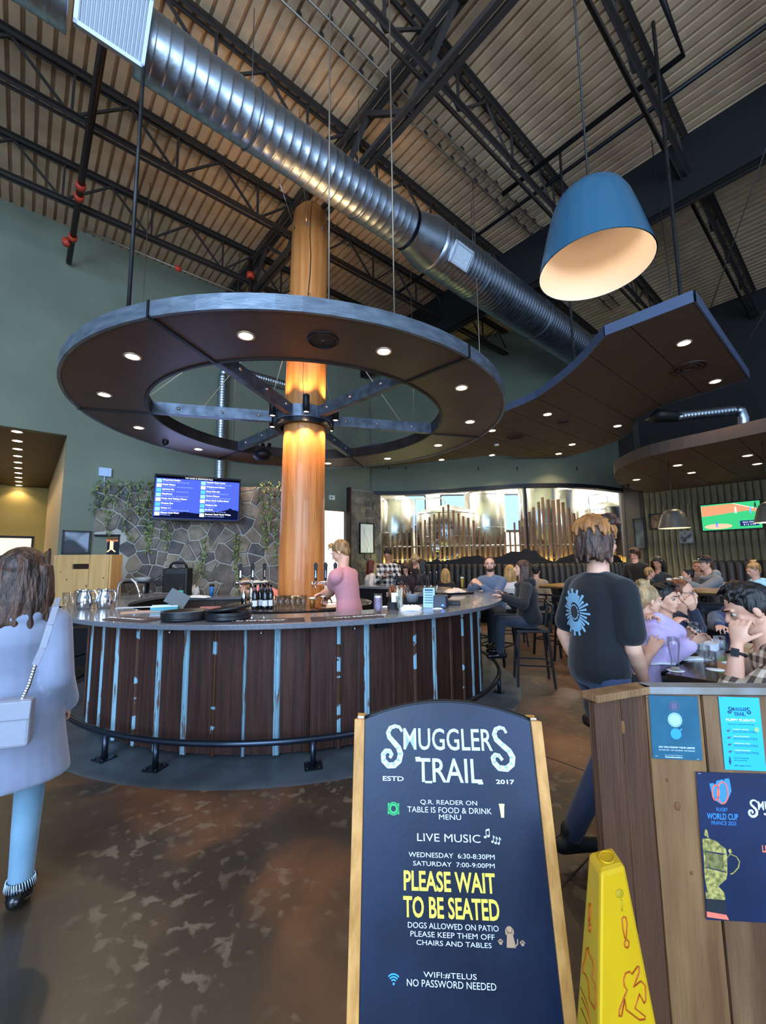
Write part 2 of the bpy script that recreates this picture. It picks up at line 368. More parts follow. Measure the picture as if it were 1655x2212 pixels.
pipe('sprinkler_pipe', 'black pipe crossing the deck right of the pendant cord', 'pipe', [ab(6.1, -2, 7.6), ab(6.1, 6.5, 7.6)], .03, M_black)

# ---- green wall on the left with the hallway opening
def wall_mat(n, c1, c2, r=0.75): return mat(n, c1, r, 0, c2, 1.2, bump=0.06, bscale=60)
M_green = wall_mat('green_wall', '#7d806d', '#747765'); BW = 9.34
def wq(m, a0, a1, z0, z1, b=BW, th=.15): m.box(ab((a0+a1)/2, b+th/2, (z0+z1)/2), (a1-a0, th, z1-z0), Euler((0, 0, PI/2-AZ)).to_matrix())
OA, OZ = .47, 3.87
def wl(m):
    wq(m, -9, -2.3, 0, ZD+.1); wq(m, -2.3, OA, OZ, ZD+.1); wq(m, OA, 6.0, 0, ZD+.1); wq(m, 6.0, 6.72, 2.9, ZD+.1); wq(m, 6.72, 7.85, 0, ZD+.1)
wall_l = struct('wall_left', M_green, wl)
M_must = wall_mat('mustard_wall', '#a8985a', '#9f9054'); M_cream = wall_mat('cream_wall', '#b8a888', '#b0a080')
struct('wall_hallway_end', M_must, lambda m: m.box(ab(-.9, 16.4, OZ/2), (3.0, .1, OZ), Euler((0, 0, PI/2-AZ)).to_matrix()))
struct('wall_hallway_right', M_cream, lambda m: m.box(ab(OA+.05, (BW+16.4)/2+.1, OZ/2), (.1, 16.4-BW-.2, OZ), Euler((0, 0, PI/2-AZ)).to_matrix()))
struct('wall_hallway_left', M_must, lambda m: m.box(ab(-2.35, (BW+16.4)/2, OZ/2), (.1, 16.4-BW, OZ), Euler((0, 0, PI/2-AZ)).to_matrix()))
struct('ceiling_hallway', mat('hall_ceiling', '#2c2019', 0.6), lambda m: m.box(ab(-.92, (BW+16.4)/2+.08, OZ+.03), (2.96, 16.4-BW, .06), Euler((0, 0, PI/2-AZ)).to_matrix()))
struct('trim_wall_seam', mat('seam', '#505a50', 0.8), lambda m: m.beam(ab(7.6, BW-.004, 3.5), ab(7.6, BW-.004, ZD), .012, .006, DB))
# ---- S-curved partition above the brewery windows
CV = [(-.33, 11.98), (.6, 12.02), (1.34, 11.91), (2.0, 11.70), (2.58, 11.45), (3.25, 11.2), (3.94, 11.04), (4.89, 11.07), (5.81, 11.38), (6.45, 11.72), (7.02, 12.07)]
def smooth_curve(P, n):
    out = []; k = len(P)
    for i in range(k-1):
        p0 = Vector(P[max(i-1, 0)]); p1 = Vector(P[i]); p2 = Vector(P[i+1]); p3 = Vector(P[min(i+2, k-1)])
        for j in range(n):
            t = j/n; out.append(.5*((2*p1)+(p2-p0)*t+(2*p0-5*p1+4*p2-p3)*t*t+(3*p1-p0-3*p2+p3)*t**3))
    out.append(Vector(P[-1])); return out
CURVE = smooth_curve(CV, 5)
def cnorm(i):
    t = (CURVE[min(i+1, len(CURVE)-1)]-CURVE[max(i-1, 0)]).normalized(); return Vector((t.y, -t.x))     # toward the room
def on_curve(px, off=0.0, py=1200):
    best = None
    d = ray(px, py); s = d.x/d.y
    for i in range(len(CURVE)-1):
        a = CURVE[i]+cnorm(i)*off; b = CURVE[i+1]+cnorm(i+1)*off; fa = a.x-s*a.y; fb = b.x-s*b.y
        if fa*fb <= 0: t = fa/(fa-fb+1e-9); return a+(b-a)*t, cnorm(i)
    return None
def ribbon(m, off0, off1, zlo, zhi, i0=0, i1=None, smooth=True):
    i1 = len(CURVE)-1 if i1 is None else i1; vs = []; fs = []; zf = zlo if callable(zlo) else (lambda i: zlo); zg = zhi if callable(zhi) else (lambda i: zhi)
    for i in range(i0, i1+1):
        n = cnorm(i); p = CURVE[i]+n*off0; q = CURVE[i]+n*off1
        vs += [(p.x, p.y, zf(i)), (q.x, q.y, zf(i)), (q.x, q.y, zg(i)), (p.x, p.y, zg(i))]
    k = i1-i0
    for i in range(k):
        for j in range(4): fs.append((i*4+j, i*4+(j+1) % 4, (i+1)*4+(j+1) % 4, (i+1)*4+j))
    fs += [(3, 2, 1, 0), (k*4, k*4+1, k*4+2, k*4+3)]; m.add(vs, fs, False)
struct('wall_curved', wall_mat('curved_wall_paint', '#6e7461', '#666c5a'), lambda m: ribbon(m, -.18, 0, 3.52, ZD+.1))
struct('trim_window_head', M_black, lambda m: ribbon(m, -.16, .04, 3.44, 3.54))
struct('trim_window_sill', M_black, lambda m: ribbon(m, -.16, .02, .92, 1.02))
struct('wall_window_base', mat('dark_wainscot', '#2a2522', 0.7), lambda m: ribbon(m, -.14, 0, 0, .95))
M_pane = mat('window_glass', '#f0f6f6', 0.02, trans=1.0, ior=1.02, spec=0.3)
nC = len(CURVE)-1
wins = struct('window_1', M_black, lambda m: [m.box((CURVE[i].x, CURVE[i].y, 2.25), (.07, .12, 2.5)) for i in (0, nC)])
cut = [0, 9, 18, 27, 33, 42, nC]
for a, b in zip(cut[:-1], cut[1:]): part('pane', M_pane, wins, lambda m, a=a, b=b: ribbon(m, -.085, -.075, 1.02, 3.44, a, b))
p, n = on_curve(1141); part('mullion', M_black, wins, lambda m: m.box((p.x-n.x*.06, p.y-n.y*.06, 2.25), (.06, .12, 2.5)))
# small drop clips above the window
for px in (843, 881, 1041, 1127, 1258):
    p, n = on_curve(px); w = atY(px, 1012, p.y)
    solo('cable_clip', M_black, lambda m: m.box((0, 0, 0), (.02, .03, .09)), f'small black clip on the curved green wall, {["leftmost","second from left","middle one","second from right","rightmost"][[843,881,1041,1127,1258].index(px)]}', 'clip', (p.x+n.x*.015, p.y+n.y*.015, w.z), group='clips on the curved wall')
# ---- log clad wall at the right end of the hall
AR = 13.0
struct('wall_right', mat('dark_wall', '#1d1a18', 0.8), lambda m: (m.box(ab(AR+.1, 0, ZD/2), (.15, 8.0, ZD+.1), Euler((0, 0, PI/2-AZ)).to_matrix())))
struct('wall_corner_post', mat('dark_post', '#352b25', 0.75, 0, '#28211d', 5), lambda m: m.prism([(6.98, 12.25), (6.98, 12.05), (7.16, 11.58), (7.30, 11.50), (7.45, 11.85), (7.2, 12.4)], 0, ZD+.05))
M_log = mat('log_bark', '#7b7150', 0.8, 0, '#4f4636', 5, stretch=(1, 1, .25), bump=0.5, bscale=10)
def logm():
    m = MB(); n = 9; vs = []; zs = [1.0+i*.35 for i in range(8)]
    for z in zs:
        for j in range(n+1):
            a = PI*j/n; r = .062*(1+.05*math.sin(z*7+j)); vs.append(DB*math.cos(a)*r*1.05-DA*math.sin(a)*r+UP*z)
    fs = [(i*(n+1)+j, (i+1)*(n+1)+j, (i+1)*(n+1)+j+1, i*(n+1)+j+1) for i in range(7) for j in range(n)]
    m.add(vs, fs, True); return m.mesh('log', M_log)
lg = logm(); lw = thing('log_cladding', 'half-round vertical log cladding on the far right wall', 'cladding', ab(AR, 0, 0))
b = 3.92; k = 0
while b > -2.2:
    o = bpy.data.objects.new('log', lg); COL.objects.link(o); o.parent = lw; o.location = DB*b; o.scale = (1, 1, 1+.004*R.random()); b -= .135; k += 1
# brewery room beyond the glass
M_bw = mat('brewery_white', '#d5d3cc', 0.6)
struct('wall_brewery', M_bw, lambda m: (m.box((3.5, 17.2, 2.8), (16, .1, 5.6)), m.box((8.9, 15.2, 2.8), (.1, 4.0, 5.6)), m.box((-4.4, 14.6, 2.8), (.1, 5.0, 5.6))))
struct('ceiling_brewery', mat('brewery_ceiling', '#c9c6be', 0.7), lambda m: m.prism([(-.2, 12.3), (2, 12.0), (4, 11.4), (6, 11.8), (7.2, 12.4), (8.9, 13.4), (8.9, 17.2), (-4.4, 17.2), (-4.4, 13.9), (-1.8, 12.2)], 5.4, 5.5))
for i, (x, y) in enumerate([(-1.8, 14.2), (1.5, 13.6), (4.6, 13.2), (6.6, 14.8)]):
    t = thing('ceiling_light_panel', f'flat white light panel over the brewing tanks, {ORD[i]} from the left', 'light', (x, y, 5.36), group='light panels in the brewery')
    part('frame', M_white, t, lambda m: m.box((0, 0, .01), (1.25, .65, .03))); part('diffuser', emis('panel_glow', '#fff4e0', 14), t, lambda m: m.box((0, 0, -.012), (1.15, .55, .012)))
    l = bpy.data.lights.new('panel_lamp', 'AREA'); l.shape = 'RECTANGLE'; l.size = 1.1; l.size_y = .5; l.energy = 330; l.color = (1, .93, .82); lo = bpy.data.objects.new('panel_lamp', l); COL.objects.link(lo); lo.parent = t; lo.location = (0, 0, -.03)
# brewery windows to the sky
for i, (x, w_) in enumerate([(-.2, .9), (1.3, .9), (3.1, 1.4), (5.0, 1.6)]):
    g = struct(f'window_{i+2}', M_black, lambda m: [m.box((x+s*w_/2, 17.12, 3.45), (.06, .06, 1.5)) for s in (-1, 1)]+[m.box((x, 17.12, z), (w_, .06, .06)) for z in (2.7, 4.2)])
    part('pane', emis('daylight_pane', '#8fbcf2', 1.6), g, lambda m: m.box((x, 17.13, 3.45), (w_-.06, .02, 1.44)))
M_tank = mat('brushed_tank', '#d0ccc4', 0.2, 1.0, '#b8b2a8', 3, stretch=(1, 1, .05), rough2=0.32)
def tank(x, y, r, z0, z1, label, word=False):
    t = thing('fermenter', label, 'tank', (x, y, 0))
    part('shell', M_tank, t, lambda m: m.lathe([(.05, z0-.45), (r*.4, z0-.25), (r, z0), (r, z1), (r*.96, z1+.04), (r*.55, z1+.2), (.12, z1+.27), (0, z1+.28)], 40))
    part('weld_band', M_chrome, t, lambda m: [m.lathe([(r+.004, z), (r+.012, z+.015), (r+.004, z+.03)], 40) for z in (z0+.05, z1-.06, (z0+z1)/2)])
    for k in range(3):
        a = k*2*PI/3+.4; part('leg', M_chrome, t, lambda m: m.cyl((r*.8*math.cos(a), r*.8*math.sin(a), 0), (r*.8*math.cos(a), r*.8*math.sin(a), z0-.02), .035, n=10))
    part('vent_pipe', M_chrome, t, lambda m: (m.tube([(0, 0, z1+.25), (0, 0, z1+.45), (-.15, -.1, z1+.52), (-r-.06, -.3, z1+.45), (-r-.06, -.35, z1-.3), (-r-.06, -.35, 1.2)], .025, 8)))
    if word:
        M_ink = mat('tank_ink', '#3c3a38', 0.6)
        for s, z, sz in (('CONFINED SPACE', z1-.42, .11), ('DO NOT ENTER', z1-.58, .11), ('FV 8', z1-.8, .19)):
            text(t, s, sz, M_ink, frame_M((-.28, -r-.015, z), (1, .02, 0), (0, 0, 1)))
        part('manway', M_chrome, t, lambda m: (m.tube([(.0+.2*math.cos(a)-.35, -r*.93, 1.9+.26*math.sin(a)) for a in [2*PI*i/24 for i in range(24)]], .018, 8, closed=True), m.ball((-.35, -r*.9, 1.9), (.17, .05, .22))))
    return t
tank(.35, 14.3, .72, 1.3, 3.55, 'tall brewing tank at the far left of the brewery window'); tank(-.55, 13.2, .5, 1.2, 3.7, 'narrow brewing tank beside the stone pier')
tank(2.05, 13.7, .95, 1.45, 3.05, 'domed brewing tank with printed warning lettering', True)
tank(3.6, 14.7, .7, 1.4, 3.8, 'tall brewing tank in the middle of the window'); tank(5.1, 13.6, .62, 1.3, 3.9, 'brewing tank behind the black window post')
tank(6.35, 14.9, .62, 1.35, 3.9, 'polished tank behind the tallest timber slats'); tank(7.75, 14.3, .75, 1.6, 3.2, 'wide tank at the right end of the window')
tank(-2.6, 13.3, .55, 1.2, 3.4, 'tank seen through the doorway beside the column')
solo('pipe_run', M_chrome, lambda m: [m.tube([(-.5, 12.95, z), (2.2, 12.7, z), (4, 12.5, z), (7, 12.9, z)], .03, 8) for z in (1.55, 1.95)]+[m.cyl((x, 12.85, 0), (x, 12.85, 2.1), .02, n=8) for x in (.9, 2.6, 4.4, 6.2)], 'stainless pipe run crossing in front of the brewing tanks', 'pipe')
solo('hose', mat('red_hose', '#7d2f22', 0.6), lambda m: m.tube([(2.6, 12.6, .05), (2.9, 12.5, 1.3), (3.5, 12.55, 1.45), (4.1, 12.5, 1.2), (4.4, 12.5, .05)], .025, 8), 'red brewing hose hung behind the window', 'hose')
# vertical timber slats in front of the glass
M_slat = mat('slat_timber', '#7c5636', 0.6, 0, '#5f4028', 8, stretch=(1, 1, .1))
SL = [(88, 393), (117, 372), (143, 350), (173, 335), (205, 322), (237, 310), (268, 298), (293, 281), (325, 262), (355, 245), (385, 230), (415, 210), (447, 200), (475, 165), (508, 148), (540, 185), (573, 203), (603, 222), (635, 232), (668, 250), (703, 308), (737, 330), (770, 350), (803, 358), (835, 338), (865, 322), (898, 310), (930, 262), (962, 250), (995, 235), (1030, 195), (1058, 165), (1092, 130), (1120, 102), (1155, 115), (1188, 120), (1220, 115), (1250, 133), (1283, 170), (1315, 203), (1347, 233), (1385, 265), (1420, 300), (1455, 340), (1490, 375), (1525, 410), (1560, 440), (1592, 470), (1622, 480)]
sf = thing('slat_screen', 'row of vertical timber slats forming a mountain outline before the window', 'screen', (3.4, 11.5, 0))
for zx, zy in SL:
    px, py = 800+zx/2.955, 1040+zy/2.955; q = on_curve(px, .06)
    if not q: continue
    p, n = q; w = atY(px, py, p.y); r = math.atan2(n.y, n.x)+PI/2
    part('slat', M_slat, sf, lambda m: m.box((p.x-3.4, p.y-11.5, (1.3+w.z)/2), (.05, .09, w.z-1.3), Euler((0, 0, r)).to_matrix()))
# mountain silhouette panel and LED strip behind it
MT = [(818, 1219), (850, 1214), (880, 1219), (905, 1215), (932, 1212.6), (945, 1206), (952, 1213), (970, 1210), (989, 1207), (1003, 1202), (1017, 1202), (1033, 1199), (1050, 1206), (1081, 1202), (1105, 1191), (1125, 1192), (1135, 1184), (1149, 1189), (1159, 1189), (1165, 1199), (1182, 1209), (1199, 1214), (1209, 1206), (1223, 1202), (1240, 1196), (1262, 1190), (1290, 1186), (1315, 1193), (1336, 1202), (1360, 1216)]
def mountain(m):
    vs = []; k = 0
    for px, py in MT:
        q = on_curve(min(px, 1347), .22)
        if not q: continue
        p, n = q; z = atY(px, py, p.y).z
        for o, zz in ((0, .4), (.03, .4), (.03, z), (0, z)): vs.append((p.x-n.x*o, p.y-n.y*o, zz))
        k += 1
    fs = []
    for i in range(k-1):
        for j in range(4): fs.append((i*4+j, (i+1)*4+j, (i+1)*4+(j+1) % 4, i*4+(j+1) % 4))
    fs += [(0, 1, 2, 3), ((k-1)*4+3, (k-1)*4+2, (k-1)*4+1, (k-1)*4)]; m.add(vs, fs, False)
solo('mountain_panel', mat('mountain_black', '#1c1a1a', 0.8), mountain, 'black cut-out mountain ridge panel above the booth backs', 'panel')
led = thing('led_strip', 'yellow LED strip glowing behind the mountain ridge panel', 'light', (3.4, 11.4, 0))
def ledf(m):
    pts = []
    for px, py in MT:
        q = on_curve(min(px, 1347), .17)
        if q: z = atY(px, py, q[0].y).z; pts.append((q[0].x-3.4, q[0].y-11.4, z-.07))
    m.tube(pts, .012, 6)
part('diffuser', emis('led_yellow', '#e6e04a', 9), led, ledf)
for px in range(835, 1350, 32):
    q = on_curve(px, .15)
    if q:
        l = bpy.data.lights.new('led_lamp', 'POINT'); l.energy = 4; l.color = (.92, 1, .30); l.shadow_soft_size = .03; lo = bpy.data.objects.new('led_lamp', l); COL.objects.link(lo); lo.parent = led; lo.location = (q[0].x-3.4, q[0].y-11.4, atY(px, 1212, q[0].y).z-.02)

# ---- stone wall behind the bar (each stone its own piece)
M_mort = mat('mortar', '#b8b0a4', 0.9, bump=0.3, bscale=60)
ST = [mat(f'fieldstone_{i}', a, 0.85, 0, b_, 5, bump=0.6, bscale=14) for i, (a, b_) in enumerate([('#7d7065', '#5d534c'), ('#8f8274', '#6e6359'), ('#6b6361', '#524d4d'), ('#9a8a76', '#786a5a'), ('#776a60', '#5a5049')])]
def voronoi_stones(W, H, n, seed, gap=.012, holes=()):
    r = random.Random(seed); pts = []; tries = 0; dmin = .78*math.sqrt(W*H/n)
    while len(pts) < n and tries < 20000:
        tries += 1; p = (r.uniform(0, W), r.uniform(0, H))
        if all((p[0]-q[0])**2+(p[1]-q[1])**2 > (dmin*r.uniform(.55, 1.1))**2 for q in pts): pts.append(p)
    out = []
    for i, p in enumerate(pts):
        poly = [(0, 0), (W, 0), (W, H), (0, H)]
        for j, q in enumerate(pts):
            if i == j or abs(p[0]-q[0])+abs(p[1]-q[1]) > 3*dmin: continue
            dx, dy = q[0]-p[0], q[1]-p[1]; L = math.hypot(dx, dy); nx, ny = dx/L, dy/L; c = (p[0]+q[0])/2*nx+(p[1]+q[1])/2*ny-gap; new = []
            for k in range(len(poly)):
                a, b = poly[k], poly[(k+1) % len(poly)]; fa = a[0]*nx+a[1]*ny-c; fb = b[0]*nx+b[1]*ny-c
                if fa <= 0: new.append(a)
                if fa*fb < 0: t = fa/(fa-fb); new.append((a[0]+(b[0]-a[0])*t, a[1]+(b[1]-a[1])*t))
            poly = new
            if len(poly) < 3: break
        if len(poly) < 3 or any(h[0] < p[0] < h[1] and h[2] < p[1] < h[3] for h in holes): continue
        out.append((p, poly))
    return out
def stones(parent, O, X, W, H, n, seed, holes=(), z0=0.0):
    X = Vector(X).normalized(); N_ = Vector((X.y, -X.x, 0))
    for p, poly in voronoi_stones(W, H, n, seed, holes=holes):
        h = R.uniform(.018, .042); k = len(poly); m = MB()
        f = lambda q, d: Vector(O)+X*q[0]+UP*(z0+q[1])+N_*d
        ins = [(p[0]+(q[0]-p[0])*.9, p[1]+(q[1]-p[1])*.9) for q in poly]
        vs = [f(q, -.005) for q in poly]+[f(q, h*.7) for q in poly]+[f(q, h) for q in ins]
        fs = [(j, (j+1) % k, k+(j+1) % k, k+j) for j in range(k)]+[(k+j, k+(j+1) % k, 2*k+(j+1) % k, 2*k+j) for j in range(k)]+[tuple(range(2*k, 3*k))]
        m.add(vs, fs, False); m.build('stone', R.choice(ST), parent)
SW0 = Vector((-5.36, 7.72, 0)); SW1 = Vector((-1.55, 8.22, 0)); SX = (SW1-SW0).normalized(); SN = Vector((SX.y, -SX.x, 0)); SWL = (SW1-SW0).length
def sw(s, z, off=0.0): return SW0+SX*s+UP*z+SN*off
def box_sw(m, s0, s1, z0, z1, o0, o1): m.box(sw((s0+s1)/2, (z0+z1)/2, (o0+o1)/2), (s1-s0, abs(o1-o0), z1-z0), Euler((0, 0, math.atan2(SX.y, SX.x))).to_matrix())
swall = struct('wall_stone', M_mort, lambda m: (box_sw(m, .46, SWL, 0, 3.0, -.25, 0), box_sw(m, 0, .46, 2.08, 3.0, -.25, 0)))
stones(swall, SW0, SX, SWL, 3.0, 215, 3, holes=[(-.1, .5, -1, 2.1), (.35, 3.6, -1, .75)])
pier0 = ab(6.76, BW-.10, 0)
pier = struct('wall_stone_pier', M_mort, lambda m: m.box(ab(7.3, BW-.05, 1.76), (1.08, .10, 3.52), Euler((0, 0, PI/2-AZ)).to_matrix()))
part('edge_board', mat('dark_timber', '#3a2820', 0.6), pier, lambda m: m.box(ab(6.73, BW-.07, 1.78), (.05, .16, 3.56), Euler((0, 0, PI/2-AZ)).to_matrix()))
stones(pier, pier0, DA, 1.08, 3.5, 46, 5)
# door to the kitchen under the stone overhang
dr = struct('door_1', mat('door_brown', '#42281f', 0.5, 0, '#351f18', 6, stretch=(1, 1, .2)), lambda m: box_sw(m, .04, .44, 0, 2.06, -.2, -.15))
part('door_frame', M_black, dr, lambda m: (box_sw(m, .43, .47, 0, 2.08, -.2, .0), box_sw(m, 0, .47, 2.04, 2.08, -.2, .0))); part('door_rail', MATS['dark_timber'], dr, lambda m: box_sw(m, .05, .43, 1.28, 1.31, -.15, -.14)); part('keypad', M_black, dr, lambda m: box_sw(m, .33, .41, 1.1, 1.28, -.15, -.12))
# ================================================================== DUCTS
def spiral(name, parent, P, Q, r, pitch=.12, rib=.003):
    """spiral lock-seam duct: many rings with a raised seam"""
    P, Q = Vector(P), Vector(Q); L = (Q-P).length; d = (Q-P)/L; n = int(L/pitch); pts = []; rs = []
    for i in range(n):
        s = i*pitch
        for t, h in ((0, 0), (pitch*.72, 0), (pitch*.78, rib), (pitch*.92, rib), (pitch*.98, 0)): pts.append(P+d*(s+t)); rs.append(r+h)
    m = MB(); m.tube(pts, rs, 36); return m.build(name, M_galv, parent)
DUB, DUZ = 4.02, 6.4
dt = thing('spiral_duct', 'long blue-lit galvanised spiral duct crossing the hall below the roof', 'duct', ab(0, DUB, DUZ))
spiral('narrow_run', dt, DA*.5, DA*4.02, .285, .115); spiral('narrow_run', dt, DA*-2.2, DA*.06, .285, .115)
part('reducer', M_galv, dt, lambda m: m.lathe([(.288, 0), (.288, .05), (.385, .42), (.385, .46)], 36) or None)
red = [c for c in COL.objects if c.name == 'reducer'][0]; red.matrix_local = Matrix.Translation(DA*4.0)@DA.to_track_quat('Z', 'Y').to_matrix().to_4x4()
spiral('wide_run', dt, DA*4.46, DA*9.55, .38, .085, .0035)
part('elbow', M_galv, dt, lambda m: m.tube([DA*9.5, DA*9.8-DB*.04, DA*10.0-DB*.2, DA*10.1-DB*.5], .38, 30))
part('hanger_strap', mat('strap', '#6b6f78', 0.4, 0.8), dt, lambda m: None)
bpy.data.objects.remove([c for c in COL.objects if c.name == 'hanger_strap'][0])
for x, rr in ((1.6, .295), (3.1, .295), (5.6, .392), (7.6, .392)): part('hanger_strap', MATS['strap'], dt, lambda m: (m.tube([DA*x+(DB*math.cos(a)+UP*math.sin(a))*rr for a in [2*PI*i/24 for i in range(24)]], .008, 6, closed=True), m.cyl(DA*x+UP*rr, DA*x+UP*1.45, .005, n=6)))
M_grl = mat('grille_white', '#c2c6ce', 0.4, 0.2)
def grille(name, parent, o, n, ax, w, h, nb, horiz=False):
    """framed grille: centre o, normal n, width axis ax"""
    n = Vector(n).normalized(); ax = Vector(ax).normalized(); up = n.cross(ax); M3 = Matrix((ax, up, n)).transposed(); o = Vector(o)
    g = part(name, M_grl, parent, lambda m: [m.box(o+ax*s*(w/2-.015), (.03, h, .04), M3) for s in (-1, 1)]+[m.box(o+up*s*(h/2-.015), (w, .03, .04), M3) for s in (-1, 1)])
    part('duct_opening', mat('opening_dark', '#23252b', 0.8), g, lambda m: m.box(o-n*.02, (w-.05, h-.05, .004), M3))
    for i in range(nb):
        t = (i+.5)/nb-.5
        part('louvre', M_grl, g, lambda m: m.box(o+ax*t*(w-.07), (.008, h-.06, .03), M3@Euler((0, .5, 0)).to_matrix()) if not horiz else m.box(o+up*t*(h-.07), (w-.06, .008, .03), M3@Euler((.5, 0, 0)).to_matrix()))
    return g
vdir = (CAM-ab(.3, DUB, DUZ)); vd = (vdir-DA*vdir.dot(DA)).normalized(); side = vd.cross(DA)
gd = (-DB*.80-UP*.60).normalized(); gs = gd.cross(DA)
part('plenum_box', M_grl, dt, lambda m: m.box(DA*.28+gd*.27, (.50, .48, .16), Matrix((DA, gs, gd)).transposed()))
grille('register', dt, DA*.28+gd*.36, gd, DA, .52, .50, 15)
part('register_skirt', M_grl, dt, lambda m: m.box(DA*.28-gs*(-.26)+gd*.2, (.50, .03, .30), Matrix((DA, gs, gd)).transposed()))
grille('register', dt, DA*4.83+(-DB*.83-UP*.56).normalized()*.40, -DB*.83-UP*.56, DA, .42, .30, 12, False)
t = thing('spiral_duct', 'slim vertical spiral duct standing behind the log column', 'duct', ab(3.17, 9.18, 0))
spiral('riser', t, UP*3.0, UP*5.75, .10, .06, .002); part('elbow', M_galv, t, lambda m: m.tube([UP*5.72, UP*5.84+DA*.03, UP*5.92+DA*.12, UP*5.94+DA*.3], .10, 20)); spiral('top_run', t, UP*5.94+DA*.3, UP*5.94+DA*1.6, .10, .06, .004)
t = thing('spiral_duct', 'dull grey duct with elbow above the far right canopy', 'duct', (0, 0, 0))
a0 = atY(1462, 900, 7.2); a1 = atY(1590, 886, 7.2); a2 = atY(1606, 940, 7.2)
spiral('run', t, a0, a1, .085, .06, .003); part('elbow', M_galv, t, lambda m: m.tube([a1, a1.lerp(a2, .08)+Vector((.07, 0, .02)), a1.lerp(a2, .35)+Vector((.09, 0, 0)), a2], .087, 18)); spiral('drop', t, a2+UP*.05, a2-UP*.25, .085, .05, .003)
part('hood', MATS['dark_steel'], t, lambda m: m.loft([(a0+Vector((.08, 0, 0)), (0, .09, 0), (0, 0, .09)), (a0+Vector((-.35, 0, .02)), (0, .2, 0), (0, 0, .13)), (a0+Vector((-.45, 0, .0)), (0, .2, 0), (0, 0, .05))], 4))

# ================================================================== COLUMN
CX, CY = -1.142, 5.869
M_colm = mat('log_timber', '#cf8648', 0.45, 0, '#ae6630', 2.2, stretch=(6, 6, .35), det=8, bump=0.35, bscale=16, bstretch=(4, 4, .25), coat=0.2)
col = thing('log_column', 'thick peeled log column rising through the round canopy', 'column', (CX, CY, 0))
def colf(m):
    zs = [0, .5, 1, 2, 3, 4, 5, 6, 6.6, 6.82, 6.93, 6.98]; rs = [.325, .32, .312, .305, .30, .29, .283, .275, .27, .25, .17, .02]; vs = []; n = 40
    for z, r in zip(zs, rs):
        ox = -.03+z*.016
        for j in range(n):
            a = 2*PI*j/n; vs.append((ox+r*math.cos(a)*(1+.012*math.sin(3*a+z)), r*math.sin(a)*(1+.012*math.cos(2*a+z)), z))
    m.add(vs, [(i*n+j, i*n+(j+1) % n, (i+1)*n+(j+1) % n, (i+1)*n+j) for i in range(len(zs)-1) for j in range(n)], True)
part('log', M_colm, col, colf)
def crack(m):
    for a, z0, z1, w in ((-1.62, .9, 2.6, .006), (-1.5, 2.4, 4.6, .007), (-1.35, 4.4, 6.9, .008), (-1.1, 1.0, 2.0, .005), (-1.9, 1.3, 3.0, .004)):
        pts = []
        for i in range(9):
            z = z0+(z1-z0)*i/8; r = .312-.006*z; aa = a+.05*math.sin(i*1.7); pts.append((-.03+z*.016+(r-.001)*math.cos(aa), (r-.001)*math.sin(aa), z))
        m.tube(pts, [w*(.3+.7*math.sin(PI*i/8)) for i in range(9)], 5)
part('drying_crack', mat('crack_dark', '#2c1608', 0.9), col, crack)
for a in (-2.4, -1.6, -.7, .8, 2.2):
    def f(m, a=a):
        x, y = -.0+.08+.27*math.cos(a), .27*math.sin(a); m.box((x, y, 6.45), (.03, .03, .05)); m.tube([(x, y, 6.45), (x+.55*math.cos(a), y+.55*math.sin(a), 7.7)], .004, 5)
    part('cable_cleat', M_chrome, col, f)

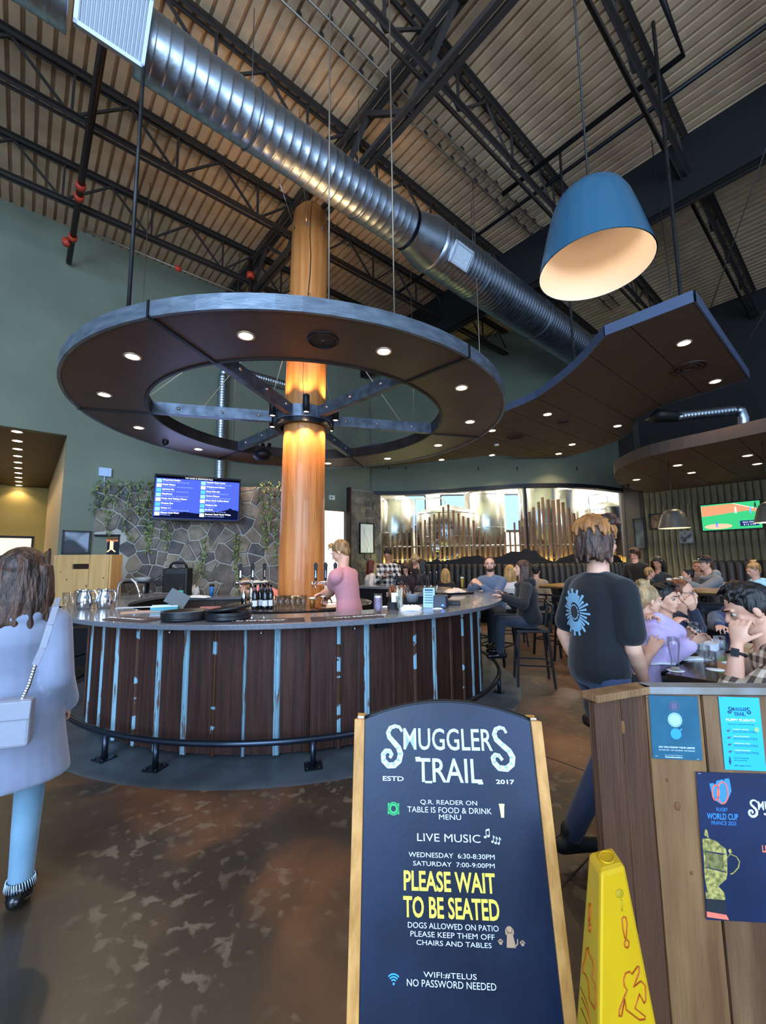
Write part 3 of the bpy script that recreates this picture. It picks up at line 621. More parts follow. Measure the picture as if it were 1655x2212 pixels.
# ================================================================== ROUND CANOPY
RZ, RR, RI, RT = 3.495, 2.823, 1.97, .135
can = thing('round_canopy', 'large round suspended canopy ringing the log column', 'canopy', (CX, CY, 0))
M_edge = mat('canopy_steel', '#7b8490', 0.38, 0.55, '#5f6874', 5, stretch=(1, 1, 4), bump=0.08, bscale=20)
M_soff = mat('canopy_soffit', '#5a4036', 0.42, 0, '#4c352c', 2.2, spec=.5, bump=.04, bscale=8)
S0 = math.radians(-105)
for k in range(6):
    a0 = S0+k*PI/3+.003; a1 = a0+PI/3-.006
    sg = part('soffit_panel', M_soff, can, lambda m: m.arcbox(RI+.01, RR-.03, RZ+.012, RZ+.05, a0+.004, a1-.004, 14))
    part('outer_rim', M_edge, can, lambda m: m.arcbox(RR-.03, RR, RZ, RZ+RT, a0, a1, 14))
    part('inner_rim', MATS['dark_steel'], can, lambda m: m.arcbox(RI, RI+.03, RZ, RZ+RT*1.3, a0, a1, 14))
    part('seam_strap', M_black, can, lambda m: (m.box((math.cos(a0)*(RR+RI)/2, math.sin(a0)*(RR+RI)/2, RZ+.006), (RR-RI, .04, .014), Euler((0, 0, a0)).to_matrix()), m.box((math.cos(a0)*(RR+.004), math.sin(a0)*(RR+.004), RZ+RT/2), (.012, .02, RT+.01), Euler((0, 0, a0)).to_matrix())))
    sp = part('spoke', mat('spoke_steel', '#69717f', 0.42, 0.6, '#4d535e', 9), can, lambda m: [m.box((math.cos(a0)*(RI+.44)/2-math.sin(a0)*s*.035, math.sin(a0)*(RI+.44)/2+math.cos(a0)*s*.035, RZ+.09), (RI-.44, .012, .15), Euler((0, 0, a0)).to_matrix()) for s in (-1, 1)]+[m.box((math.cos(a0)*(RI+.44)/2, math.sin(a0)*(RI+.44)/2, RZ+.02), (RI-.44, .05, .014), Euler((0, 0, a0)).to_matrix())])
    for rr in (.62, 1.1, 1.65):
        part('bolt', M_chrome, sp, lambda m: [m.cyl((math.cos(a0)*rr-math.sin(a0)*s*.040, math.sin(a0)*rr+math.cos(a0)*s*.040, RZ+.09), (math.cos(a0)*rr-math.sin(a0)*s*.062, math.sin(a0)*rr+math.cos(a0)*s*.062, RZ+.09), .018, n=8) for s in (-1, 1)])
    ah = a0+PI/6
    part('hub_plate', MATS['spoke_steel'], can, lambda m: m.arcbox(.40, .42, RZ+.0, RZ+.17, a0, a1, 8)); part('hub_collar', M_black, can, lambda m: m.arcbox(.325, .40, RZ-.06, RZ+.0, a0, a1, 8))
    ts = thing('cylinder_spotlight', f'small black cylinder spotlight on the canopy hub, {["front left of","front centre of","front right of","right rear of","directly behind","left rear of"][k]} the log', 'light', (CX+.5*math.cos(ah), CY+.5*math.sin(ah), RZ+.02))
    part('housing', M_black, ts, lambda m: m.lathe([(0, .24), (.042, .24), (.045, .23), (.045, 0), (.038, 0), (.038, .02)], 20)); part('bracket', M_black, ts, lambda m: m.box((-.05*math.cos(ah), -.05*math.sin(ah), .10), (.05, .05, .03)))
    part('lamp', M_bulb, ts, lambda m: m.lathe([(0, .012), (.036, .012)], 20))
    l = bpy.data.lights.new('spot_lamp', 'SPOT'); l.energy = 42; l.color = (1, .66, .30); l.spot_size = 1.5; l.spot_blend = .6; l.shadow_soft_size = .03
    lo = bpy.data.objects.new('spot_lamp', l); COL.objects.link(lo); lo.parent = ts; lo.location = (0, 0, -.01); lo.rotation_euler = Vector((-.28*math.cos(ah), -.28*math.sin(ah), -1)).to_track_quat('-Z', 'Y').to_euler()
    l = bpy.data.lights.new('up_lamp', 'SPOT'); l.energy = 28; l.color = (1, .66, .30); l.spot_size = 1.6; l.spot_blend = .7; l.shadow_soft_size = .03
    lo = bpy.data.objects.new('up_lamp', l); COL.objects.link(lo); lo.parent = ts; lo.location = (0, 0, .26); lo.rotation_euler = Vector((-.35*math.cos(ah), -.35*math.sin(ah), 1)).to_track_quat('-Z', 'Y').to_euler()
# hanging rods
for (px, py), tp, lb in (((258, 655), ab(.9, 4.9, 7.85), 'thick dark rod'), ((711, 638), None, 'bright thin rod'), ((862, 665), None, 'thin rod near the duct')):
    w = atZ(px, py, RZ+RT); w = Vector((w.x*1.01-.0, w.y*1.02, w.z-.01)); v = (Vector((CX, CY, w.z))-w).normalized(); w = Vector((CX, CY, w.z))-v*(RR-.06)
    part('hanging_rod', M_steel if 'dark' in lb else M_cond, can, lambda m: m.cyl((w.x-CX, w.y-CY, w.z), (w.x-CX, w.y-CY, ZD), .016 if 'dark' in lb else .007, n=8), label=lb)
for a in (10, 50, 95, 130, 170):
    a = math.radians(a); part('hanging_rod', M_cond, can, lambda m: m.cyl((2.76*math.cos(a), 2.76*math.sin(a), RZ+RT), (2.76*math.cos(a), 2.76*math.sin(a), ZD), .007, n=6))
for a in (-70, -25, 35, 80, 125, 165, -160, -115):
    a = math.radians(a); part('stay_cable', mat('cable_pale', '#c9b79a', 0.5), can, lambda m: m.cyl((2.0*math.cos(a), 2.0*math.sin(a), RZ+.17), (.30*math.cos(a), .30*math.sin(a), RZ+1.9), .006, n=5))
# downlights
def downlight(x, y, z, label, group, power=34, r=.062, cone=2.1):
    t = thing('downlight', label, 'light', (x, y, z), group=group)
    part('trim_ring', mat('warm_trim', '#c8a888', 0.35, 0.4), t, lambda m: m.lathe([(r+.016, .008), (r+.016, -.004), (r, -.006), (r-.006, .006)], 24)); part('lamp', M_bulb, t, lambda m: m.lathe([(0, -.002), (r-.004, -.002)], 24))
    l = bpy.data.lights.get('downlight_lamp_%d' % power)
    if not l:
        l = bpy.data.lights.new('downlight_lamp_%d' % power, 'SPOT'); l.energy = power; l.color = (1, .74, .46); l.spot_size = cone; l.spot_blend = .5; l.shadow_soft_size = .05
    lo = bpy.data.objects.new('downlight_lamp', l); COL.objects.link(lo); lo.parent = t; lo.location = (0, 0, -.02); return t
for k in range(12):
    a = math.radians(-91.0+30*k); w = ORD[k]
    downlight(CX+2.41*math.cos(a), CY+2.41*math.sin(a), RZ+.008, f'recessed downlight in the round canopy, {w} counter-clockwise from the one nearest the camera' if k else 'recessed downlight in the round canopy, the one nearest the camera left of the speaker grille', 'round canopy downlights')
sx, sy = CX+2.4*math.cos(math.radians(-75)), CY+2.4*math.sin(math.radians(-75))
t = thing('ceiling_speaker', 'round black ceiling speaker in the near side of the round canopy', 'speaker', (sx, sy, RZ+.012)); part('bezel', M_black, t, lambda m: m.lathe([(.145, 0), (.14, -.012), (.125, -.014), (.122, -.004)], 32)); part('grille', mat('speaker_mesh', '#1d1a1a', 0.7, bump=.5, bscale=300), t, lambda m: m.lathe([(0, -.006), (.122, -.006)], 32)); part('badge', M_chrome, t, lambda m: m.box((0, -.01, -.009), (.035, .006, .004)))
a = math.radians(162.5); t = thing('dome_camera', 'small black dome camera under the left side of the round canopy', 'camera', (CX+2.5*math.cos(a), CY+2.5*math.sin(a), RZ+.012)); part('mount', M_black, t, lambda m: m.lathe([(.05, 0), (.05, -.03), (.045, -.035)], 20)); part('dome', mat('dome_dark', '#0c0c10', 0.08), t, lambda m: m.ball((0, 0, -.035), .043))
a = math.radians(128); t = thing('ptz_camera', 'black dome projector hung behind the log under the canopy', 'camera', (CX+1.5*math.cos(a), CY+1.5*math.sin(a), RZ-.02)); part('body', M_black, t, lambda m: m.lathe([(0, .0), (.1, -.02), (.17, -.09), (.16, -.14), (.1, -.2), (0, -.21)], 24)); part('stem', M_black, t, lambda m: (m.cyl((0, 0, 0), (0, 0, .1), .03), m.cyl((.07, 0, -.05), (.12, 0, .1), .03)))

# ================================================================== CLOUD SOFFITS
M_tile = mat('soffit_tile', '#54402f', 0.75, 0, '#4a3528', 30, bump=.15, bscale=120); M_trim = mat('soffit_edge', '#55607a', 0.45, 0.3); M_grid = mat('tile_grid', '#1c1310', 0.7)
def soffit(name, label, poly_ab, z, th, tile, edge_mtl):
    P2 = [ab(a, b) for a, b in poly_ab]; c = Vector((sum(p.x for p in P2)/len(P2), sum(p.y for p in P2)/len(P2), 0))
    t = thing(name, label, 'canopy', (c.x, c.y, z)); q = [(p.x-c.x, p.y-c.y) for p in P2]
    area = sum(q[i][0]*q[(i+1) % len(q)][1]-q[(i+1) % len(q)][0]*q[i][1] for i in range(len(q)))
    if area < 0: q = q[::-1]
    part('backing', M_grid, t, lambda m: m.prism(q, .012, th-.02))
    n = len(q)
    def rim(m):
        for i in range(n):
            a, b = Vector(q[i]), Vector(q[(i+1) % n]); d = (b-a).normalized(); o = Vector((d.y, -d.x))*.02
            m.add([(a.x, a.y, 0), (b.x, b.y, 0), (b.x, b.y, th), (a.x, a.y, th), (a.x+o.x, a.y+o.y, 0), (b.x+o.x, b.y+o.y, 0), (b.x+o.x, b.y+o.y, th), (a.x+o.x, a.y+o.y, th)], [(4, 5, 6, 7), (0, 3, 2, 1), (0, 1, 5, 4), (3, 7, 6, 2)], False)
    part('rim', edge_mtl, t, rim)
    # lay-in tiles clipped to the outline (convex clip per tile against polygon by Sutherland-Hodgman of the outline with the tile)
    lo = [min(p[i] for p in poly_ab) for i in (0, 1)]; hi = [max(p[i] for p in poly_ab) for i in (0, 1)]
    na, nb = int((hi[0]-lo[0])/tile)+1, int((hi[1]-lo[1])/tile)+1; g = .007
    for i in range(na):
        for j in range(nb):
            A0, A1, B0, B1 = lo[0]+i*tile+g, lo[0]+(i+1)*tile-g, lo[1]+j*tile+g, lo[1]+(j+1)*tile-g; pl = list(poly_ab)
            for ax, v, s in ((0, A0, 1), (0, A1, -1), (1, B0, 1), (1, B1, -1)):
                new = []
                for k in range(len(pl)):
                    p, r = pl[k], pl[(k+1) % len(pl)]; fp, fr = (p[ax]-v)*s, (r[ax]-v)*s
                    if fp >= 0: new.append(p)
                    if fp*fr < 0: u = fp/(fp-fr); new.append((p[0]+(r[0]-p[0])*u, p[1]+(r[1]-p[1])*u))
                pl = new
                if len(pl) < 3: break
            if len(pl) < 3: continue
            w = [ab(*p)-c for p in pl]; ar = sum(w[k].x*w[(k+1) % len(w)].y-w[(k+1) % len(w)].x*w[k].y for k in range(len(w)))
            if abs(ar) < .02: continue
            if ar < 0: w = w[::-1]
            part('ceiling_tile', M_tile, t, lambda m: m.prism([(p.x, p.y) for p in w], .002, .014))
    return t
SFZ = 4.2
pc1 = [(8.3, 1.5), (8.45, 2.2), (8.9, 2.75), (9.6, 3.1), (10.2, 3.6), (10.55, 4.4), (10.6, 5.1), (9.9, 5.75), (9.0, 6.15), (8.6, 7.0), (8.15, 7.9), (7.7, 8.7), (7.1, 9.2), (6.3, 9.0), (6.15, 7.9), (6.6, 6.8), (6.9, 5.9), (6.82, 5.0), (6.5, 4.12), (6.34, 3.4), (5.8, 2.52), (5.18, 1.85)]
poly1 = [(5.2, .97), (8.16, .97)]+[tuple(p) for p in smooth_curve(pc1, 3)]
soffit('cloud_canopy', 'angular brown tiled canopy sweeping back from behind the blue pendant', poly1, SFZ, .13, .61, M_trim)
nms = ['nearest its front point', 'beside its right edge', 'above its inner curve', 'over the seating on its far right', 'near its far right curve', 'close to the curved wall right of centre', 'above the bar tap row', 'behind the round canopy rim', 'middle of its far edge']
for (px, py), w_ in zip([(1478, 741), (1545, 824), (1183, 895), (1334, 920), (1236, 960), (1207, 980), (1063, 930), (954, 993), (1063, 983)], nms):
    w = atZ(px, py, SFZ); downlight(w.x, w.y, SFZ-.002, f'recessed downlight in the tiled canopy, {w_}', 'tiled canopy downlights', 45, .07)
for (px, py), r_, lb in (((1490, 793), .22, 'large round air diffuser near the right edge of the tiled canopy'), ((1115, 942), .2, 'round air diffuser in the tiled canopy above the bar'), ((1216, 910), .12, 'small round speaker in the tiled canopy')):
    w = atZ(px, py, SFZ); t = thing('air_diffuser' if 'diff' in lb else 'ceiling_speaker', lb, 'vent' if 'diff' in lb else 'speaker', (w.x, w.y, SFZ-.002)); M_dif = mat('diffuser_brown', '#3a2a24', .6)
    for s in (1, .72, .42): part('ring', M_dif, t, lambda m: m.lathe([(r_*s, 0), (r_*s, -.016), (r_*s-.02, -.022), (r_*(s-.18)+.01, -.004)], 32))
w = atZ(1073, 960, SFZ); t = thing('smoke_detector', 'small white smoke detector on the tiled canopy', 'detector', (w.x, w.y, SFZ)); part('base', M_white, t, lambda m: m.lathe([(.055, 0), (.055, -.02), (.04, -.035), (0, -.037)], 20)); part('sensor', M_black, t, lambda m: m.lathe([(.012, -.037), (.01, -.045), (0, -.045)], 12))
for a_, b_, lb in ((5.3, 1.1, 'front corner'), (6.0, 2.6, 'inner curve')):
    solo('hanger_strut', M_steel, lambda m: m.beam((0, 0, SFZ+.13), (0, 0, ZD), .03, .025), f'dark steel strut hanging the tiled canopy at its {lb}', 'strut', ab(a_, b_))
for a_, b_, a2, b2 in ((5.4, 1.2, 6.9, 1.6), (6.2, 1.1, 5.4, -.6), (7.6, 1.0, 8.6, -.8)):
    solo('stay_wire', M_steel, lambda m: m.cyl((0, 0, SFZ+.12), ab(a2-a_, b2-b_, ZD), .006, n=5), f'thin slanting stay wire above the tiled canopy, {"front" if a_ < 6 else "middle" if a_ < 7 else "rear"} one', 'wire', ab(a_, b_), group='stay wires above the tiled canopy')
S2Z = 3.3
poly2 = [(7.9, -2.5)]+[tuple(p) for p in smooth_curve([(7.9, .5), (8.08, 1.4), (8.15, 2.04), (8.32, 2.51), (8.8, 3.02), (9.4, 3.38), (10.2, 3.64), (11.0, 3.80), (12.0, 3.84), (12.9, 3.78)], 3)]+[(12.9, -2.5)]
soffit('cloud_canopy', 'low round-nosed brown tiled canopy above the television wall', poly2, S2Z, .2, .61, mat('brown_edge', '#4a3a32', .6))
for (px, py), w_ in zip([(1375, 1036), (1464, 1005), (1494, 1021), (1615, 984), (1636, 1002)], ['nearest its round nose', 'upper one of the middle pair', 'lower one of the middle pair', 'upper one at the picture edge', 'lower one at the picture edge']):
    w = atZ(px, py, S2Z); downlight(w.x, w.y, S2Z-.002, f'recessed downlight in the low canopy, {w_}', 'low canopy downlights', 30, .07)
w = atZ(1356, 1052, S2Z-.05); t = thing('dome_camera', 'tiny dome camera at the tip of the low canopy', 'camera', (w.x, w.y, S2Z)); part('mount', M_black, t, lambda m: m.cyl((0, 0, 0), (0, 0, -.03), .05)); part('dome', MATS['dome_dark'], t, lambda m: m.ball((0, 0, -.035), .045))
# hallway downlights in a row
for k in range(10):
    p = ab(-.22, 9.6+.73*k, OZ-.003); downlight(p.x, p.y, p.z, f'hallway ceiling downlight, {ORD[k]} from the opening', 'hallway downlights', 20, .075)
p = ab(-1.3, 15.2, OZ); t = thing('smoke_detector', 'pale smoke detector on the dark hallway ceiling', 'detector', p); part('base', M_cream, t, lambda m: m.lathe([(.09, 0), (.08, -.03), (.05, -.06), (0, -.065)], 20))

# ================================================================== PENDANTS
def shade(m, r, h, thick=.006):
    prof = [(0, h), (r*.25, h*.985), (r*.45, h*.94), (r*.60, h*.85), (r*.70, h*.72), (r*.80, h*.5), (r*.9, h*.25), (r, 0)]
    m.mi = 0; m.lathe(prof, 48); m.mi = 1; m.lathe([(max(a-thick, 0), b-thick*(1 if b else 0)) for a, b in prof][::-1], 48)
def pendant(name, label, x, y, z, r, h, mo, mi, power, top, tilt=None):
    t = thing(name, label, 'lamp', (x, y, z))
    m = MB(); shade(m, r, h); s = m.build('lamp_shade', [mo, mi], t)
    part('ceiling_cord', M_steel, t, lambda m: (m.cyl((0, 0, h), (0, 0, top-z), .006 if r > .25 else .004, n=6), m.cyl((0, 0, h-.01), (0, 0, h+.05), .02)))
    part('lamp_holder', M_white, t, lambda m: m.cyl((0, 0, h-.02), (0, 0, h*.62), r*.12, r*.2, 20)); part('bulb', M_bulb, t, lambda m: m.lathe([(0, h*.60), (r*.12, h*.585), (r*.15, h*.62)], 20))
    l = bpy.data.lights.new('bulb_lamp', 'SPOT'); l.energy = power; l.color = (1, .82, .62); l.spot_size = 2.6; l.spot_blend = .8; l.shadow_soft_size = .03; lo = bpy.data.objects.new('bulb_lamp', l); COL.objects.link(lo); lo.parent = t; lo.location = (0, 0, h*.55); return t
M_blue = mat('pendant_blue', '#28566f', 0.3, 0.2, bump=.06, bscale=90, coat=.3); M_inner = mat('shade_inner', '#cbb7a4', 0.7, emit=0.0); 
pendant('pendant_lamp', 'big blue bell pendant lamp hanging at the upper right', 1.215, 2.19, 3.158, .30, .50, M_blue, M_inner, 9, ZD)
M_gp = mat('pendant_grey', '#55524c', .4, .3)
pendant('pendant_lamp', 'small grey pendant lamp before the log cladding', *(atY(1457, 1141, 7.6)), .253, .35, M_gp, MATS['shade_inner'], 18, S2Z+.0)
pendant('pendant_lamp', 'small grey pendant lamp cut by the right picture edge', *(atY(1668, 1128, 6.3)), .214, .315, M_gp, MATS['shade_inner'], 18, S2Z+.0)
# far roof lamp behind the pendant
# ================================================================== BAR
BR, BI, BZ = 2.675, 2.05, 1.07
def pol(r, deg, z=0.0, c=(CX, CY)): a = math.radians(deg); return Vector((c[0]+r*math.cos(a), c[1]+r*math.sin(a), z))
BA0, BA1 = -199, 72
bar = thing('bar_counter', 'big round bar counter clad in rusty sheet metal', 'bar', (CX, CY, 0))
M_top = mat('countertop', '#6f7078', 0.22, 0.0, '#63646c', 60, coat=.4, bump=.02, bscale=80)
part('countertop', M_top, bar, lambda m: m.arcbox(BI, BR, BZ-.04, BZ, math.radians(BA0), math.radians(BA1), 120), bevel=.004)
M_rust = mat('rusty_sheet', '#4a2a20', 0.62, 0.15, '#2f1a15', 5, stretch=(7, 7, .35), bump=.35, bscale=9, bstretch=(12, 12, .3))
M_rustr = mat('rusty_rib', '#5c3324', 0.6, 0.15, '#33201a', 6, stretch=(5, 5, 1))
M_bluer = mat('blue_paint_rib', '#86a9b8', 0.6, 0, '#6d4a3c', 7, stretch=(6, 6, .5), lo=.58, hi=.60, bump=.2)
M_mixr = mat('peeling_rib', '#51301f', 0.6, 0, '#8fb4c4', 3.2, stretch=(1, 1, 2.2), lo=.53, hi=.55, bump=.2)
SR = 2.385
part('inner_wall', M_black, bar, lambda m: m.arcbox(BI+.03, BI+.06, .05, BZ-.04, math.radians(BA0), math.radians(BA1), 90))
part('end_panel', M_black, bar, lambda m: [m.box(pol((SR+BI)/2, a, .52)-Vector((CX, CY, 0)), (SR-BI-.02, .03, 1.02), Euler((0, 0, math.radians(a))).to_matrix()) for a in (BA0+.4, BA1-.4)])
part('toe_kick', M_black, bar, lambda m: m.arcbox(SR-.10, SR-.05, 0, .1, math.radians(BA0), math.radians(BA1), 90))
def bar_ang(px, py=1375, z=.95):
    d = ray(px, py); # nearest hit of the ray's ground track with the skirt circle
    a = d.x**2+d.y**2; b = -2*(d.x*CX+d.y*CY); c = CX*CX+CY*CY-SR*SR; D = b*b-4*a*c
    if D < 0: return None
    t = (-b-math.sqrt(D))/(2*a); return math.degrees(math.atan2(d.y*t-CY, d.x*t-CX))
ribs = [(191, 1), (226, 1), (257, 3), (300, 2), (347, 3), (405, 3), (466, 2), (531, 1), (600, 3), (666, 0), (732, 2), (792, 3), (849, 0), (895, 2), (937, 3), (972, 0), (998, 2), (1018, 3), (1040, 1)]
angs = [(bar_ang(px), k) for px, k in ribs]; angs = [(a, k) for a, k in angs if a is not None]
a = angs[0][0]-8.6
while a > BA0: angs.insert(0, (a, R.choice([0, 1, 2]))); a -= 8.6
a = angs[-1][0]+8.6
while a < BA1: angs.append((a, R.choice([0, 1, 2]))); a += 8.6
edges = [BA0]+[a for a, k in angs]+[BA1]
for i in range(len(edges)-1):
    a0, a1 = math.radians(edges[i]), math.radians(edges[i+1]); n = max(4, int((edges[i+1]-edges[i])*1.2))
    def pan(m):
        vs = []; 
        for j in range(n+1):
            a = a0+(a1-a0)*j/n; r = SR+.004*math.sin(j*2.4)
            vs += [((r)*math.cos(a), (r)*math.sin(a), .03), ((r)*math.cos(a), (r)*math.sin(a), BZ-.04)]
        m.add(vs, [(2*j, 2*j+2, 2*j+3, 2*j+1) for j in range(n)], True)
    part('cladding_panel', M_rust, bar, pan)
for a, k in angs:
    def rb(m, a=a, k=k):
        W_ = (.55, .42, .55, .85)[k]
        A = math.radians(a); c, s = math.cos(A), math.sin(A); z0, z1 = .02, BZ-.041
        prof = [(-.030, 0), (-.022, .012), (-.012, .016), (-.005, .006), (.005, .006), (.012, .016), (.022, .012), (.030, 0)]; vs = []
        for y, h in prof:
            y *= W_
            for z in (z0, z1): r = SR+.002+h; vs.append((r*c-y*s, r*s+y*c, z))
        m.add(vs, [(2*j, 2*j+2, 2*j+3, 2*j+1) for j in range(len(prof)-1)], False)
    part('seam_rib', [M_rustr, M_bluer, M_mixr, M_bluer][k], bar, rb, label=['rusted seam rib', 'pale blue painted seam rib', 'seam rib with peeling blue paint', 'wide pale blue painted seam rib'][k])
# purse hooks under the counter
for px in (372, 566, 764): a = bar_ang(px); part('purse_hook', M_chrome, bar, lambda m: (m.ball(pol(SR+.03, a, .965)-Vector((CX, CY, 0)), .012, 8, 6), m.cyl(pol(SR, a, .975)-Vector((CX, CY, 0)), pol(SR+.035, a, .975)-Vector((CX, CY, 0)), .006)))
a = bar_ang(821); part('outlet_box', M_black, bar, lambda m: m.box(pol(SR+.035, a, .985)-Vector((CX, CY, 0)), (.05, .11, .06), Euler((0, 0, math.radians(a))).to_matrix()))
# foot rail
rail = thing('foot_rail', 'curved blue-black steel foot rail around the round bar', 'rail', (CX, CY, 0)); M_rail = mat('rail_steel', '#3b4250', 0.28, 0.85)
part('rail_tube', M_rail, rail, lambda m: m.tube([pol(2.60, -206+i*2.5, .20)-Vector((CX, CY, 0)) for i in range(104)], .024, 12))
for px, py in ((239, 1634), (343, 1656), (676, 1655), (1075, 1497)):
    w = atZ(px, py, 0)-Vector((CX, CY, 0)); a = math.atan2(w.y, w.x); x, y = 2.60*math.cos(a), 2.60*math.sin(a)
    p_ = part('post', M_rail, rail, lambda m: m.cyl((x, y, 0), (x, y, .19), .022, n=14)); part('base_plate', M_rail, p_, lambda m: (m.box((x, y, .006), (.13, .13, .012), Euler((0, 0, a)).to_matrix()), [m.cyl((x+sx*.045*math.cos(a)-sy*.045*math.sin(a), y+sx*.045*math.sin(a)+sy*.045*math.cos(a), .01), (x+sx*.045*math.cos(a)-sy*.045*math.sin(a), y+sx*.045*math.sin(a)+sy*.045*math.cos(a), .022), .009, n=6) for sx in (-1, 1) for sy in (-1, 1)]))
# bar runner mats
M_mat = mat('bar_mat', '#3a2a28', 0.8); M_matb = mat('bar_mat_edge', '#6a5a55', 0.7)
for i, (p0, p1, lb) in enumerate([(225, 352, 'dark bar runner mat left of the tray stacks'), (520, 658, 'dark bar runner mat right of the tray stacks'), (672, 850, 'dark bar runner mat below the bartender'), ]):
    A0, A1 = [math.degrees(math.atan2((w := atZ(p, 1338, BZ)).y-CY, w.x-CX)) for p in (p0, p1)]
    t = thing('bar_mat', lb, 'mat', (CX, CY, BZ), group='bar runner mats'); part('rubber', M_mat, t, lambda m: m.arcbox(2.38, 2.60, .0005, .004, math.radians(A0), math.radians(A1), 12)); part('border', M_matb, t, lambda m: (m.arcbox(2.395, 2.402, .004, .0045, math.radians(A0+.5), math.radians(A1-.5), 12), m.arcbox(2.578, 2.585, .004, .0045, math.radians(A0+.5), math.radians(A1-.5), 12)))
    am = math.radians(A0+(A1-A0)*(.28 if i < 2 else .72)); u = (-math.sin(am), math.cos(am), 0)
    text(t, 'SMUGGLERS TRAIL', .055, M_paper, frame_M((2.47*math.cos(am), 2.47*math.sin(am), .005), (-u[0], -u[1], 0), (math.cos(am), math.sin(am), 0)))
    am2 = math.radians(A0+(A1-A0)*(.66 if i < 2 else .3)); part('emblem', M_matb, t, lambda m: m.lathe([(.05, .0045), (.045, .0055), (.03, .0055), (.03, .0045)], 20, (2.49*math.cos(am2), 2.49*math.sin(am2), 0)))
# ================================================================== ISLAND round the column
isl = thing('island_counter', 'small dark round service counter wrapped round the log column', 'counter', (CX, CY, 0)); IR, IZ = .98, .97
part('worktop', mat('island_top', '#2a2624', 0.12, coat=.6), isl, lambda m: m.arcbox(.34, IR, IZ-.04, IZ, 0, 2*PI, 64), bevel=.004)
part('body', M_black, isl, lambda m: (m.arcbox(.36, .40, .05, IZ-.04, 0, 2*PI, 40), m.arcbox(.36, IR-.08, .02, .08, 0, 2*PI, 40), m.arcbox(.36, IR-.05, .66, .69, 0, 2*PI, 40)))
for k in range(6): a = k*PI/3+.3; part('divider', MATS['dark_steel'], isl, lambda m: m.box((.66*math.cos(a), .66*math.sin(a), .5), (.5, .03, .84), Euler((0, 0, a)).to_matrix()))
# ================================================================== GLASSWARE and bottles
def glass_mb(r0, r1, h, waist=None, th=.0022):
    m = MB(); prof = [(0, 0), (r0, 0)]
    if waist: prof += [(waist, h*.3), (r1*1.02, h*.75)]
    prof += [(r1, h), (r1-th, h)]
    if waist: prof += [(r1*1.02-th, h*.75), (waist-th, h*.3)]
    prof += [(r0-th, .012), (0, .010)]; m.lathe(prof, 20); return m
PROTO = {}
def glass(kind, p, label, group=None, beer=None, cat='glass', rz=0):
    key = (kind, beer)
    if key in PROTO:
        return dup(PROTO[key], p, rz, label, group)
    dims = dict(pint=(.030, .042, .15, None), pilsner=(.032, .036, .21, .022), tumbler=(.036, .040, .10, None), tulip=(.030, .036, .17, .040), small=(.028, .032, .09, None), stem=(.03, .036, .2, .02))[kind]
    t = thing({'pint': 'pint_glass', 'pilsner': 'pilsner_glass', 'tumbler': 'tumbler_glass', 'tulip': 'tulip_glass', 'small': 'small_glass', 'stem': 'pilsner_glass'}[kind], label, cat, p, rz, group)
    glass_mb(*dims).build('glass_body', M_glass, t)
    if beer:
        c, lvl = beer; h = dims[2]*lvl; r0, r1 = dims[0]-.003, dims[1]-.0035; w = dims[3]
        prof = [(0, .0125), (r0, .0125)]+([(w-.0035, dims[2]*.3)] if w and lvl > .4 else [])+[(r0+(r1-r0)*lvl if not w else (r1 if lvl > .6 else w-.003), h), (0, h)]
        part('drink', mat('drink_'+c.strip('#'), c, .1, trans=.5 if c != '#160c08' else 0, ior=1.33), t, lambda m: m.lathe(prof, 20))
        if lvl > .6: part('foam', M_paper, t, lambda m: m.lathe([(r1, h), (r1, h+.012), (0, h+.016)], 20))
    PROTO[key] = t; return t
def on(px, py, z): return atZ(px, py, z)
# island: bottles, racks of glasses, shaker
M_bot = mat('bottle_black', '#0c0e10', 0.08, coat=.5); M_lab = mat('bottle_label', '#d9dde4', 0.7)
def oni(px, y): p = atY(px, 1290, y); p.z = IZ; return p
bt = None
for i, (px, py) in enumerate([(551, 5.22), (562, 5.30), (573, 5.22), (585, 5.26), (579, 5.40), (568, 5.42)]):
    p = oni(px, py); lb = f'dark wine bottle with white label on the island, {["left front","second from left","third from left","right front","rear right","rear middle"][i]}'
    if bt is None:
        bt = thing('wine_bottle', lb, 'bottle', p, 0, 'dark bottles on the island'); part('body', M_bot, bt, lambda m: m.lathe([(0, 0), (.035, 0), (.037, .01), (.037, .17), (.03, .2), (.015, .225), (.0135, .28), (.016, .285), (.016, .30), (0, .30)], 20)); part('label', M_lab, bt, lambda m: m.arcbox(.0372, .0376, .03, .10, -2.6, -.5, 10))
    else: dup(bt, p, 0, lb)
k = 0
for row, (x0, x1, y, n) in enumerate([(595, 655, 5.14, 6), (600, 657, 5.28, 6)]):
    for i in range(n):
        w = oni(x0+(x1-x0)*i/(n-1), y); glass('pint', w, f'clear empty pint glass on the island, {["front","back"][row]} row, {ORD[i]} from the left', 'pint glasses lined up on the island')
k = 0
for i in range(18):
    a = -150+i*7.0; w = pol(.86, a, .69); glass('small', w, f'small glass stored under the island top, {"left" if i < 6 else "middle" if i < 12 else "right"} run, {ORD[i % 6]} from its left end', 'glasses stored under the island')
solo('cocktail_shaker', M_chrome, lambda m: m.lathe([(0, 0), (.028, 0), (.031, .01), (.034, .16), (.026, .2), (.014, .205), (.013, .23), (0, .232)], 20), 'steel cocktail shaker at the left of the island', 'shaker', oni(527, 5.3))
solo('drain_mat', mat('mat_copper', '#8a5a46', .3, .6), lambda m: m.arcbox(.62, .93, 0, .012, math.radians(-66), math.radians(-30), 14), 'copper coloured drip tray under the tap row', 'tray', (CX, CY, IZ+.0005))
